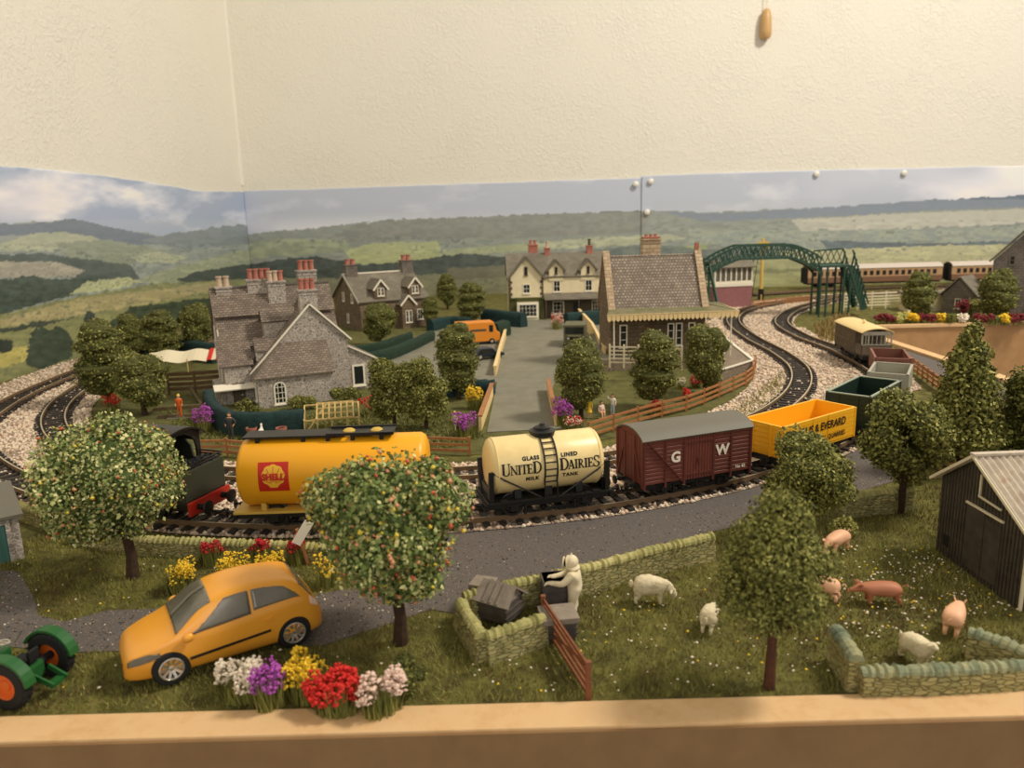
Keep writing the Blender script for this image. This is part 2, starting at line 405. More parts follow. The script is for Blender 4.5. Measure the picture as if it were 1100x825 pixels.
    M['slate_fish'] = mat_brick('pale_patterned_slates', S(166, 152, 134), S(132, 118, 104), S(104, 92, 80), .36, .34, .05, bump=.03, noise=.9)
    M['ashlar'] = mat_brick('tan_dressed_stone', S(198, 174, 142), S(172, 148, 118), S(140, 120, 96), .8, .42, .03)
    M['brownstone'] = mat_brick('brown_stone_courses', S(134, 114, 90), S(112, 94, 74), S(90, 76, 60), .8, .4, .03, noise=.7)
    M['greyblock'] = mat_brick('grey_block_wall', S(128, 118, 108), S(108, 100, 92), S(84, 78, 72), .7, .35, .03, noise=.7)
    M['render'] = mat('cream_render', S(236, 222, 184), .7, col2=S(226, 210, 172), nscale=.7); M['quoin'] = mat('dark_quoin', S(88, 78, 62), .8)
    M['potred'] = mat('terracotta_pot', S(180, 116, 98), .7, col2=S(162, 98, 82), nscale=3); M['potpale'] = mat('pale_clay_pot', S(196, 170, 146), .7)
    M['trim'] = mat('white_woodwork', S(238, 230, 210), .5); M['pane'] = mat('dark_window_pane', S(34, 38, 40), .12, spec=.6)
    M['bargegrey'] = mat('grey_bargeboard', S(112, 104, 88), .6)
    M['teal'] = mat('teal_green_door', S(72, 112, 104), .5, col2=S(60, 98, 92), nscale=1); M['canopygreen'] = mat('mossy_canopy_roof', S(120, 112, 84), .8, stops=[(.4, S(126, 118, 90)), (.62, S(104, 104, 66)), (.8, S(70, 84, 44))], nscale=.9)
    M['valance'] = mat('cream_valance', S(234, 206, 150), .55); M['mauvebrick'] = mat_brick('mauve_brick', S(164, 108, 108), S(150, 96, 98), S(140, 100, 98), .5, .22, .03)
    M['bridge'] = mat('bridge_green_paint', S(44, 74, 60), .55); M['signalcream'] = mat('signal_cream', S(214, 180, 96), .6)
    M['corrugated'] = mat('rusty_corrugated_sheet', S(190, 176, 158), .55, stops=[(.3, S(176, 160, 142)), (.55, S(202, 190, 172)), (.72, S(176, 140, 110))], nscale=1.2)
    M['shedwood'] = mat('weathered_black_boards', S(78, 70, 58), .8, col2=S(58, 52, 44), nscale=1.5, bump=.03)
    # foliage
    M['leaf_a'] = mat('olive_leaf', S(138, 136, 68), .8); M['leaf_b'] = mat('mid_green_leaf', S(108, 110, 48), .8); M['leaf_c'] = mat('dark_green_leaf', S(76, 78, 34), .85); M['leaf_d'] = mat('yellow_green_leaf', S(172, 168, 92), .8)
    M['ap_a'] = mat('apple_leaf_green', S(116, 132, 68), .75); M['ap_b'] = mat('apple_leaf_pale', S(172, 174, 108), .75); M['ap_c'] = mat('apple_leaf_dark', S(76, 92, 44), .8); M['ap_w'] = mat('cream_blossom', S(216, 212, 150), .7)
    M['ap_r'] = mat('red_apple', S(206, 96, 60), .5); M['ap_y'] = mat('yellow_apple', S(222, 196, 70), .5); M['ap_p'] = mat('peach_apple', S(214, 150, 110), .5)
    M['hedge'] = mat('blue_green_hedge_foam', S(38, 66, 64), .95, col2=S(28, 50, 50), nscale=3, bump=.1, bscale=8)
    M['hedge2'] = mat('dark_green_hedge_foam', S(40, 64, 46), .95, col2=S(30, 48, 38), nscale=3, bump=.1, bscale=8)
    M['drywall'] = mat_cells('mossy_dry_stone', [S(144, 138, 84), S(162, 152, 98), S(182, 170, 116), S(148, 146, 96)], S(128, 120, 74), 3.4, .08, .08, squash=(.8, .8, 2.6))
    M['cope'] = mat('pale_green_cope_stone', S(166, 168, 108), .85, stops=[(.3, S(140, 138, 82)), (.55, S(180, 172, 112)), (.75, S(208, 196, 140))], nscale=1.3, bump=.05)
    M['bluecope'] = mat('blue_green_cope_stone', S(118, 136, 122), .85, stops=[(.35, S(112, 124, 100)), (.52, S(150, 152, 118)), (.7, S(170, 160, 112))], nscale=1.1, bump=.05)
    for k, c in dict(fl_yellow=(246, 206, 52), fl_white=(244, 230, 208), fl_purple=(178, 84, 176), fl_red=(212, 44, 36), fl_pink=(238, 208, 190), fl_maroon=(122, 38, 44), fl_lyellow=(196, 186, 60), fl_crimson=(180, 30, 40)).items():
        M[k] = mat('petal_'+k[3:], S(*c), .7)
    # cars
    M['carorange'] = mat('orange_car_paint', S(232, 160, 52), .28, spec=.6); M['carglass'] = mat('grey_car_glass', S(112, 106, 92), .15, spec=.7, col2=S(92, 88, 78), nscale=.8)
    M['tyre'] = mat('black_tyre', S(26, 26, 26), .75); M['alloy'] = mat('silver_wheel_spoke', S(216, 210, 200), .25, .8)
    M['tractor'] = mat('tractor_green', S(36, 92, 44), .4); M['tractor_or'] = mat('orange_wheel_hub', S(216, 98, 32), .45)
    M['vanorange'] = mat('orange_van_paint', S(226, 140, 44), .45); M['darkblue'] = mat('dark_blue_car', S(36, 44, 56), .4); M['olive'] = mat('olive_lorry_paint', S(100, 98, 74), .6); M['redcar'] = mat('orange_red_car', S(184, 84, 44), .45)
    M['skin'] = mat('painted_skin', S(226, 170, 134), .6); M['pigpink'] = mat('pale_pink_pig', S(238, 184, 146), .55); M['pigbrown'] = mat('brown_pig', S(176, 112, 80), .55)
    M['wool'] = mat('cream_wool', S(238, 224, 190), .85, col2=S(222, 206, 168), nscale=4, bump=.08, bscale=6); M['suit'] = mat('white_beekeeper_suit', S(236, 222, 190), .7, col2=S(220, 204, 168), nscale=2.5, bump=.03, bscale=4)
    M['suitdark'] = mat('dark_grey_suit', S(62, 62, 60), .7); M['hive'] = mat('dark_grey_hive', S(92, 84, 78), .75, col2=S(72, 66, 62), nscale=2); M['hiveroof'] = mat('grey_hive_lid', S(150, 138, 124), .7, col2=S(128, 116, 102), nscale=2)
    M['coachbrown'] = mat('coach_brown', S(126, 92, 70), .5); M['coachcream'] = mat('coach_cream', S(186, 150, 112), .5); M['coachroof'] = mat('pale_coach_roof', S(206, 194, 182), .6)
    M['pin'] = mat('white_pin_head', S(236, 232, 220), .3); M['ovalwood'] = mat('tan_plastic_pull', S(204, 164, 110), .4)
    M['hair'] = mat('brown_hair', S(84, 58, 36), .7); M['blueshirt'] = mat('pale_blue_cloth', S(176, 190, 200), .7)
make_materials()
# ---------------------------------------------------------------- room shell
WX, WY, TOPZ = -52.0, 155.0, 130.0
def structure(name, mb, m, **kw):
    return mb.build(name, m, kind='structure', **kw)
structure('wall_left', MB().box(WX-3, WX, -80, WY+3, -75, TOPZ), M['wall'])
structure('wall_back', MB().box(WX, 190, WY, WY+3, -75, TOPZ), M['wall'])
# plaster bead down the corner
structure('trim_1', MB().prism([(WX, WY), (WX+.4, WY), (WX, WY-.4)], 22.5, TOPZ, 'z'), M['wall'])

# ---------------------------------------------------------------- printed backdrop
def lattice(seed, n=64):
    r = np.random.default_rng(seed); return r.random((n, n))
def vnoise(x, y, L):
    n = L.shape[0]; xi = np.floor(x).astype(int); yi = np.floor(y).astype(int); fx_ = x-xi; fy = y-yi
    fx_ = fx_*fx_*(3-2*fx_); fy = fy*fy*(3-2*fy)
    a = L[xi % n, yi % n]; b = L[(xi+1) % n, yi % n]; c = L[xi % n, (yi+1) % n]; d = L[(xi+1) % n, (yi+1) % n]
    return (a*(1-fx_)+b*fx_)*(1-fy)+(c*(1-fx_)+d*fx_)*fy
def fbm(x, y, s, o=4):
    v = 0; a = .5; t = 0
    for k in range(o):
        v = v+a*vnoise(x*2**k, y*2**k, lattice(s+k)); t += a; a *= .55
    return v/t
POLYS = [  # (outline on the printed picture, colour, mottling strength, mottling colour)
 ([(0,240),(50,238),(80,235),(110,243),(150,249),(190,256),(215,246),(262,241),(262,420),(0,420)], (136,146,128), .5, (108,124,112)),
 ([(0,241),(50,239),(80,235),(110,242),(150,250),(196,260),(150,263),(100,258),(60,250),(0,253)], (92,108,122), .4, (72,90,100)),
 ([(150,258),(215,246),(262,241),(262,262),(200,268)], (112,126,126), .5, (92,108,104)),
 ([(0,262),(35,250),(70,250),(100,254),(120,264),(60,270),(0,270)], (168,172,124), .5, (134,146,110)),
 ([(60,260),(120,258),(180,270),(140,284),(70,276)], (132,142,106), .4, (116,128,98)),
 ([(140,276),(170,270),(200,276),(190,282),(150,282)], (170,178,126), .3, (140,152,108)),
 ([(0,274),(40,272),(90,278),(140,284),(150,300),(90,304),(60,292),(0,286)], (72,88,78), .6, (54,70,58)),
 ([(0,281),(60,281),(92,291),(80,297),(0,298)], (160,152,122), .2, (140,134,104)),
 ([(0,302),(30,296),(60,300),(104,300),(88,314),(60,322),(0,338)], (66,84,68), .8, (44,62,48)),
 ([(74,316),(94,303),(136,297),(154,303),(120,311)], (178,184,118), .3, (156,164,98)),
 ([(150,300),(190,286),(262,268),(262,300),(170,308)], (150,160,112), .4, (126,138,100)),
 ([(190,300),(210,292),(262,284),(262,304),(200,306)], (62,76,64), .6, (44,56,46)),
 ([(0,338),(60,324),(120,312),(170,305),(262,300),(262,420),(0,420)], (140,142,76), .5, (116,122,64)),
 ([(0,344),(80,322),(150,313),(235,302),(235,312),(150,328),(60,342),(0,352)], (170,156,92), .3, (152,142,80)),
 ([(0,354),(40,346),(88,340),(40,351),(0,358)], (62,72,56), .3, (50,60,46)),
 ([(0,376),(40,370),(50,380),(0,396)], (188,176,74), .3, (168,158,62)),
 ([(0,364),(14,366),(12,376),(0,380)], (52,62,50), .5, (40,50,40)),
 ([(30,372),(34,356),(44,350),(54,356),(62,350),(72,356),(80,368),(78,384),(60,390),(44,398),(28,392)], (62,82,58), .8, (44,60,42)),
 ([(90,342),(94,334),(102,336),(103,352),(96,360),(91,356)], (56,70,58), .5, (44,58,48)),
 ([(100,362),(120,344),(140,330),(200,322),(240,318),(262,316),(262,400),(100,400)], (64,82,52), .9, (40,56,36)),
 # back wall picture
 ([(262,252),(330,246),(380,240),(420,236),(500,233),(560,231),(640,228),(700,226),(760,228),(830,225),(900,222),(1000,215),(1100,210),(1400,205),(1400,360),(262,360)], (134,140,116), .55, (108,120,104)),
 ([(380,242),(420,236),(500,233),(560,231),(640,228),(700,226),(690,250),(560,256),(420,258),(340,262)], (128,128,106), .6, (100,106,92)),
 ([(700,226),(760,230),(830,226),(900,222),(1000,215),(1100,210),(1400,205),(1400,222),(1100,222),(1000,226),(900,232),(760,238)], (104,120,134), .3, (92,108,120)),
 ([(262,262),(300,256),(370,258),(380,268),(330,274),(262,278)], (150,158,104), .5, (112,126,92)),
 ([(850,236),(960,230),(1100,224),(1400,220),(1400,240),(1100,240),(960,246),(860,248)], (186,180,146), .4, (158,158,128)),
 ([(740,246),(860,248),(1000,246),(1400,238),(1400,264),(1000,270),(860,268),(740,262)], (118,132,116), .9, (156,166,126)),
 ([(880,258),(1000,262),(1100,258),(1400,252),(1400,272),(1100,268),(1000,276),(900,278)], (84,100,100), .6, (66,82,82)),
 ([(370,270),(400,261),(470,259),(476,276),(430,284),(380,283)], (172,180,98), .3, (150,162,88)),
 ([(476,268),(560,262),(690,258),(690,262),(560,270),(476,276)], (160,168,104), .4, (128,142,94)),
 ([(560,262),(640,255),(720,252),(740,256),(690,262),(600,268)], (176,180,124), .4, (140,150,108)),
 ([(590,272),(690,268),(760,262),(760,274),(690,280),(590,282)], (150,162,84), .4, (128,144,78)),
 ([(620,270),(700,262),(760,268),(850,266),(850,280),(760,284),(640,280)], (78,92,84), .8, (112,126,98)),
 ([(262,286),(300,278),(340,276),(390,284),(430,282),(470,276),(500,272),(545,276),(570,280),(570,300),(262,306)], (62,74,60), .9, (42,52,42)),
 ([(262,300),(400,298),(540,290),(760,282),(760,360),(262,360)], (124,122,78), .5, (104,104,66)),
 ([(480,288),(560,284),(560,296),(480,302)], (98,92,62), .4, (118,112,76)),
 ([(740,284),(860,276),(1000,272),(1400,266),(1400,360),(740,360)], (164,164,92), .3, (142,144,80)),
 ([(830,270),(1000,264),(1100,262),(1400,260),(1400,280),(1000,284),(880,288)], (188,182,112), .3, (170,166,98)),
 ([(760,292),(870,288),(870,291),(760,296)], (122,126,70), .2, (110,114,64)),
]
def paint(px, py, side):
    n4 = fbm(px/14, py/3.0, 90, 4); n1 = fbm(px/55, py/26, 3, 5); n2 = fbm(px/6, py/3.2, 21, 4); n3 = fbm(px/160+9, py/60, 40, 3)
    sky1 = np.array((146, 164, 188.)); sky2 = np.array((226, 222, 222.)); sky3 = np.array((168, 178, 190.))
    left = np.full((len(px), 1), side == 'left')
    c = np.where(left, sky1, sky3)
    k = np.clip((n1-.5)*4, 0, 1)[:, None]*np.where(left, .95, .45); c = c*(1-k)+sky2*k
    # bright cloud bank low over the hills, opening to the right; white cloud far left
    low = np.clip(1-np.abs(py-(246-(px-262)*.02))/16, 0, 1)*np.clip((px-262)/40, 0, 1)*np.clip((640-px)/260, .2, 1)*1.0
    lf = np.clip(1-((px-30)/75)**2-((py-215)/34)**2, 0, 1)*.8; rt = np.clip((px-820)/260, 0, 1)*np.clip((n3-.3)*3, 0, 1)*.9
    for w, cc in ((low, (214, 212, 214)), (lf, (218, 212, 210)), (rt, (232, 226, 226))): c = c*(1-w[:, None])+np.array(cc, float)*w[:, None]
    for poly, a, s, b in POLYS:
        jx = px+(n2-.5)*5; jx = np.clip(jx, 4, 259) if side == 'left' else np.maximum(jx, 265); jy = py+(n2-.5)*4
        i = inpoly(jx, jy, poly)
        if (side == 'left') != (max(p[0] for p in poly) <= 262): continue
        m_ = np.clip((n2-.5)*3+.5, 0, 1)*s+np.clip((n1-.5)*3+.5, 0, 1)*(1-s)*.3; m_ = m_[:, None]
        c = np.where(i[:, None], np.array(a, float)*(1-m_)+np.array(b, float)*m_, c)
    land = py > 262-(px > 262)*8-(px > 700)*18
    # hedgerows, copses and haze of the printed photograph
    hr = np.clip(1-np.abs(n4-.5)*34, 0, 1)*np.clip((n3-.42)*6, 0, 1)*.55*land; c = c*(1-hr[:, None])+np.array((70, 84, 74.))*hr[:, None]
    cp = np.clip((n2-.60)*9, 0, 1)*np.clip((n4-.5)*6, 0, 1)*.6*land; c = c*(1-cp[:, None])+np.array((60, 76, 62.))*cp[:, None]
    c = c*(1+.28*(n4-.5)*land)[:, None]
    hz = np.clip((325-py)/85, 0, 1)*.30*(py > 236-(px > 262)*8-(px > 700)*14); c = c*(1-hz[:, None])+np.array((168, 176, 180.))*hz[:, None]
    g = c/255; g = np.clip(g.mean(1, keepdims=True)*.30+g*.70, 0, 1)*np.array([1.0, 1.0, 1.04])
    return np.clip(np.where(g <= .04045, g/12.92, ((g+.055)/1.055)**2.4)*1.32, 0, .92)
def sheet(name, label, p0, p1, ztops, off, nx, nz, group=None):
    """paper sheet from p0 to p1 (ground points) with its own thickness, top edge heights given along it"""
    p0 = Vector(p0); p1 = Vector(p1); d = (p1-p0).normalized(); n = Vector((d.y, -d.x))
    us = np.linspace(0, 1, nx); zt = np.interp(us, [u for u, z in ztops], [z for u, z in ztops])
    zt = zt+.18*(fbm(us*30+off, us*0+3.3, 77, 3)-.5)
    V = []; 
    for i, u in enumerate(us):
        q = p0+(p1-p0)*float(u)
        for j in range(nz): V.append((q.x, q.y, zt[i]*j/(nz-1)))
    V = np.array(V); W = V+np.array([-n.x, -n.y, 0])*.12
    k = nx*nz; fr = []
    ii, jj = np.meshgrid(np.arange(nx-1), np.arange(nz-1), indexing='ij'); a = (ii*nz+jj).ravel()
    F1 = np.stack([a, a+nz, a+nz+1, a+1], 1); F2 = F1[:, ::-1]+k
    top = np.arange(nx-1)*nz+nz-1; F3 = np.stack([top, top+nz, top+nz+k, top+k], 1)
    e = np.arange(nz-1); F4 = np.stack([e, e+1, e+1+k, e+k], 1); s_ = (nx-1)*nz+e; F5 = np.stack([s_, s_+k, s_+1+k, s_+1], 1)
    o = raw(name, np.concatenate([V, W]), np.concatenate([F1, F2, F3, F4, F5]), M['print'])
    P = np.array([photo(*v) for v in V]); col = paint(P[:, 0], P[:, 1], 'left' if abs(p0.x-p1.x) < .01 else 'back')
    ca = o.data.color_attributes.new('print', 'FLOAT_COLOR', 'POINT')
    full = np.ones((2*k, 4), np.float32); full[:k, :3] = col; full[k:, :3] = .8
    ca.data.foreach_set('color', full.ravel())
    return tag(o, label, 'backdrop', group)
def ztop_left(px, py):   # height on the left wall of a photographed point
    for z in np.arange(0, 40, .05):
        pass
def z_on(px, py, axis, val):
    a = at(px, py, 0); o = Vector((0, 0, CAM_H)); d = a-o
    t = (val-o[axis])/d[axis]; return o+d*t
zl = []
for px, py in ((-60, 170), (0, 178), (60, 183), (110, 189), (160, 196), (210, 205), (258, 206)):
    q = z_on(px, py, 0, WX+.3); zl.append((q.y, q.z))
y0_, y1_ = 45., WY-.1
zl = sorted([((y-y0_)/(y1_-y0_), z) for y, z in zl]); 
sheet('backdrop_sheet', 'printed countryside panorama on the left wall with green fields and cloudy sky', (WX+.3, y0_), (WX+.3, y1_), [(0, zl[0][1])]+zl+[(1, zl[-1][1])], 0, 420, 150)
def zb(px, py): q = z_on(px, py, 1, WY-.3); return q.x, q.z
xs = zb(690, 190)[0]
A_ = [zb(*p) for p in ((264, 205), (400, 201), (540, 196), (690, 191))]
sheet('backdrop_sheet', 'printed hills panorama on the back wall between the corner and the sheet seam', (WX+.3, WY-.3), (xs, WY-.3), [((x-WX)/(xs-WX), z) for x, z in A_], 5, 460, 120)
B_ = [zb(*p) for p in ((692, 189), (800, 185), (950, 181), (1100, 178))]
sheet('backdrop_sheet', 'printed panorama on the back wall right of the sheet seam under pale cloud', (xs-.15, WY-.5), (135, WY-.5), [((x-xs)/(135-xs), z) for x, z in B_], 11, 460, 120)
# the folded edge of the seam
for i, (px, py, w) in enumerate([(683, 198, 'left of the seam between the two sheets'), (699, 195, 'right of the seam near the top'), (695, 228, 'low on the seam over the hills'), (877, 187, 'on the sky above the footbridge'), (971, 186, 'in the pale cloud at the right')]):
    q = z_on(px, py, 1, WY-.65)
    mb = MB().lathe([(0, -.55), (.3, -.5), (.52, -.38), (.58, -.2), (.5, -.05), (.2, 0), (.12, .2)], 14, (q.x, q.y, q.z), 'y')
    tag(mb.build('drawing_pin', M['pin'], smooth=True), 'white round drawing pin '+w, 'pin', 'drawing pins holding the backdrop')
q = z_on(823, 26, 1, WY-.9)
t = thing('cord_pull', 'tan wooden cord pull hanging against the cream back wall', 'cord pull', (q.x, q.y, q.z-2.6))
MB().lathe([(0, 0), (.75, .1), (1.0, .5), (1.05, 1.5), (.95, 3.6), (.7, 4.9), (.35, 5.3), (0, 5.35)], 14).build('pull', M['ovalwood'], t, smooth=True)
MB().tube([(0, 0, 5.2), (.1, .1, 14), (.05, 0, 30), (0, 0, 60)], .08, 6).build('cord', M['picket'], t, label='thin pale cord')

# ---------------------------------------------------------------- the table the layout stands on
tb = thing('layout_table', 'brown hardboard layout table with a pale sawn front edge', 'table', (0, 21, -.2))
def sh(mb, *a): pass
T0 = Matrix.Translation((0, -21, .2))
MB(T0).box(WX, 43, 21.3, WY, -1.4, -.02).box(43, 130, 97, WY, -1.4, -.02).build('table_top', M['hardboard'], tb)
MB(T0).box(WX, 60, 20.05, 21.3, -14, .12).build('front_board', [M['board_edge']], tb, bevel=.06)
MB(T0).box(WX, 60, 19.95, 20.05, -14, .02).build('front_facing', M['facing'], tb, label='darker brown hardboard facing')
MB(T0).box(43, 130, 96.55, 97, -16, -.05).build('well_facing', M['hardboard'], tb)
MB(T0).box(42.6, 43.1, 21.3, 96.5, -16, -.05).build('well_facing', M['hardboard'], tb)
MB(T0).box(42.2, 43.3, 21.3, 96.4, -.02, .35).box(43.3, 130, 96.3, 97.2, -.02, .35).build('well_rim', M['board_edge'], tb)
for x, y in ((-48, 26), (38, 26), (-48, 150), (38, 150), (120, 150)):
    MB(T0).box(x-2, x+2, y-2, y+2, -75, -1.4).build('leg', M['board_edge'], tb)

def zone(name, pts, z, m, label=None, px=True, kind='structure', n=10):
    P = [at(*p) if px else Vector((*p, 0)) for p in pts]
    bm = bmesh.new(); vs = [bm.verts.new((p.x, p.y, z)) for p in P]; f = bm.faces.new(vs)
    if f.normal.z < 0: f.normal_flip()
    bm.normal_update()
    if f.normal.z < 0: f.normal_flip()
    r_ = bmesh.ops.extrude_face_region(bm, geom=[f]); 
    for v in [e for e in r_['geom'] if isinstance(e, bmesh.types.BMVert)]: v.co.z = z
    for v in vs: v.co.z = -.01
    bmesh.ops.recalc_face_normals(bm, faces=bm.faces)
    me = bpy.data.meshes.new(name); bm.to_mesh(me); bm.free()
    o = link(name, me, m); o['kind'] = kind
    return o
structure('ground', MB().box(WX+.1, 43, 21.3, WY-.6, -.1, .02).box(43, 129, 97.2, WY-.6, -.1, .02), M['soil'])
B_PTS = [(-30,128),(-38,116),(-43.5,102),(-45.6,88),(-45.4,76),(-44.2,66),(-40.8,56),(-35.3,48.6),(-28,42.4),(-19,37.7),(-8,36),(3,37.4),(12,41.0),(20,46.7),(28,55.2),(33,66),(34.8,79),(34.6,90),(36.5,102),(42.5,114),(51,124),(63,134),(84,140)]
A_PTS = [(-28,120),(-34,110),(-39.3,98),(-41.6,86),(-41.3,75),(-39.6,66.3),(-36.4,58.7),(-31.5,52),(-25,47),(-17,43.9),(-8,42.7),(2,43.7),(10,47.2),(17.5,53),(23.3,61),(27,70),(28.3,79),(28.6,90),(30.3,103),(34.5,114),(42,123),(54,131),(76,136)]
BP = [Vector((x, y, 0)) for x, y in B_PTS]; AP = [Vector((x, y, 0)) for x, y in A_PTS]
BC = catmull(BP, 14); AC = catmull(AP, 14)
def off(C, d): N = normals2(C); return [p+n*d for p, n in zip(C, N)]
# ballast between and around both tracks
bo = off(BC, -1.5); ai = off(AC, 2.6)
for i, p in enumerate(bo):
    if p.x < -36 and p.y > 46: p.x = max(WX+.4, p.x-4)
    if p.x > 33 and p.y < 98: p.x = min(42.2, p.x+1.0)
for i, p in enumerate(ai):
    if p.x > 14: q_ = off(AC, 4.2)[i]; ai[i] = q_
vs = [(*p.xy, .1) for p in bo]+[(*p.xy, .1) for p in ai]; n_ = len(bo)
mb = MB(); mb.add(vs, [(i, i+1, n_+i+1, n_+i) for i in range(n_-1)])
ob = mb.build('ballast', M['ballast']); ob['kind'] = 'stuff'; tag(ob, 'pale pink-grey ballast laid between and beside both tracks', 'ballast', kind='stuff')
zone('path', [(440,652),(470,560),(640,548),(770,526),(870,500),(930,480),(1010,468),(1060,470),(1000,500),(960,518),(880,542),(760,574),(640,612),(560,634),(500,662)], .06, M['tarmac'])
zone('path', [(-40,612),(-40,700),(0,695),(80,702),(140,700),(250,690),(345,695),(430,667),(505,640),(505,600),(420,625),(340,640),(250,640),(166,655),(114,657),(69,669),(41,662),(38,645),(20,615)], .05, M['tarmac'])
inner = off(AC, 4.4)
poly_in = [p for p in inner if p.y < 112]
zone('lawn', [(p.x, p.y) for p in poly_in], .07, M['lawn'], px=False)
zone('road', [(523,466),(603,462),(592,425),(600,395),(652,385),(648,342),(548,346),(470,352),(440,366),(412,380),(440,408),(470,414),(534,412)], .14, M['drive'])
zone('path', [(975,386),(1015,412),(1075,440),(1120,460),(1140,440),(1096,418),(1040,396),(985,374),(965,372)], .09, M['tarmac'])

# ---------------------------------------------------------------- tracks
def track(C, label, near):
    t = thing('railway_track', label, 'track', (0, 0, 0))
    for s in (-1, 1):
        P = off(C, s*.82)
        mb = MB(); sweep(mb, P, [(-.05, .24), (.05, .24), (.05, .5), (-.05, .5)])
        mb.m = [1 if f == 2 else 0 for i in range(len(P)-1) for f in range(4)]+[0, 0]
        mb.build('rail', [M['rail_side'], M['rail_top']], t, merge=False)
    S_ = resample(C, .82); N = normals2(S_)
    cand = []
    for p, n in zip(S_, N):
        x, y = photo(p.x, p.y, .2)
        if -30 < x < 1130: cand.append((p.y, p, n))
        elif near: cand.append((p.y+500, p, n))
    cand.sort(key=lambda c: c[0])
    def sl(mb, p, n):
        a = math.atan2(n.y, n.x); mb.at((p.x, p.y, 0), a).box(-1.32, 1.32, -.17, .17, .08, .25)
        for s in (-.82, .82): mb.box(s-.16, s+.16, -.08, .08, .25, .3)
        mb.M = Matrix()
    for k, p, n in cand[:100]:
        mb = MB(); sl(mb, p, n); mb.build('sleeper', M['sleeper'], t)
    mb = MB()
    for k, p, n in cand[100:]: sl(mb, p, n)
    o = mb.build('sleeper', M['sleeper'], t, merge=False); o['kind'] = 'stuff'
    return t
track(BC, 'outer loop of black-sleepered track carrying the goods train', True)
track(AC, 'inner loop of empty black-sleepered track behind the goods train', True)
SID = catmull([Vector(p) for p in ((44, 138, 0), (62, 143.5, 0), (90, 146, 0), (125, 146, 0))], 10)
track(SID, 'straight far siding under the brown coaches', False)

# loose stones of the ballast
def stones_on():
    n = 60000; i = rng.integers(0, n_-1, n); u = rng.random(n); v = rng.random(n)
    bx = np.array([p[:2] for p in bo]); ax = np.array([p[:2] for p in ai])
    P0 = bx[i]*(1-u)[:, None]+bx[i+1]*u[:, None]; P1 = ax[i]*(1-u)[:, None]+ax[i+1]*u[:, None]
    P = P0*(1-v)[:, None]+P1*v[:, None]
    D = P[:, 1]
    keep = (D < 62) | (rng.random(n) < .5)
    P = P[keep]
    # leave sleepers mostly clean
    d = np.full(len(P), 9.)
    for C in (BC, AC):
        c = np.array([p[:2] for p in C])
        for k in range(0, len(c), 400): pass
        dd = np.sqrt(((P[:, None, :]-c[None, ::2, :])**2).sum(2)).min(1); d = np.minimum(d, dd)
    keep = (d > 1.3) | (rng.random(len(P)) < .35); P = P[keep]; d = d[keep]
    z = np.where(d < 1.3, .12, .13)
    return np.column_stack([P, z])
P = stones_on()
o = pebbles('ballast_stones', P, .15, [M['stone_a'], M['stone_b'], M['stone_c']], [.5, .3, .2]); tag(o, 'loose pale stone chippings scattered over the ballast', 'ballast', kind='stuff')
# grit on the tarmac paths
def region_pts(poly, n, z=0.):
    P = [at(*p) for p in poly]; x0, x1 = min(p.x for p in P), max(p.x for p in P); y0, y1 = min(p.y for p in P), max(p.y for p in P)
    X = rng.uniform(x0, x1, n); Y = rng.uniform(y0, y1, n); k = inpoly(X, Y, [(p.x, p.y) for p in P]); return np.column_stack([X[k], Y[k], np.full(k.sum(), z)])
PATH1 = [(440,652),(490,578),(640,566),(770,545),(870,522),(930,503),(960,518),(880,542),(760,574),(640,612),(560,634),(500,662)]
PATH2 = [(0,612),(0,695),(80,702),(140,700),(250,690),(345,695),(430,667),(505,640),(505,600),(420,625),(340,640),(250,640),(166,655),(114,657),(69,669),(41,662),(38,645),(20,615)]
o = pebbles('grit', np.concatenate([region_pts(PATH1, 5000, .07), region_pts(PATH2, 5000, .06)]), .032, [M['stone_c'], M['stone_a'], M['mattblack']], [.6, .1, .3]); tag(o, 'dark and pale grit lying on the grey tarmac paths', 'grit', kind='stuff')
# ---------------------------------------------------------------- rolling stock
# every vehicle: x along its length, -y towards the front of the layout, z = 0 on the rail head
RAIL = .5
CC = Vector((-8, 79)); RC = 43.0
def on_curve(deg): a = R(deg); return (CC.x+RC*math.sin(a), CC.y-RC*math.cos(a), RAIL), a
def arc_roof(mb, x0, x1, w, z, rise, t=.1, n=14, mi=0):
    pts = [(w/2*math.sin(a)/math.sin(1.1), z+rise*(math.cos(a)-math.cos(1.1))/(1-math.cos(1.1))) for a in [1.1*(2*i/n-1) for i in range(n+1)]]
    poly = pts+[(u*.97, v-t) for u, v in pts[::-1]]
    mb.prism(poly, x0, x1, 'x', mi)
def wheel(mb, x, y, r=.55, spokes=0):
    s = 1 if y > 0 else -1
    mb.lathe([(0, y-.12*s), (r*.25, y-.12*s), (r*.3, y-.02*s), (r*.72, y-.02*s), (r*.78, y+.06*s), (r, y+.07*s), (r, y-.1*s), (r*1.14, y-.12*s), (r*1.14, y-.17*s), (0, y-.17*s)], 20, (x, 0, r), 'y')
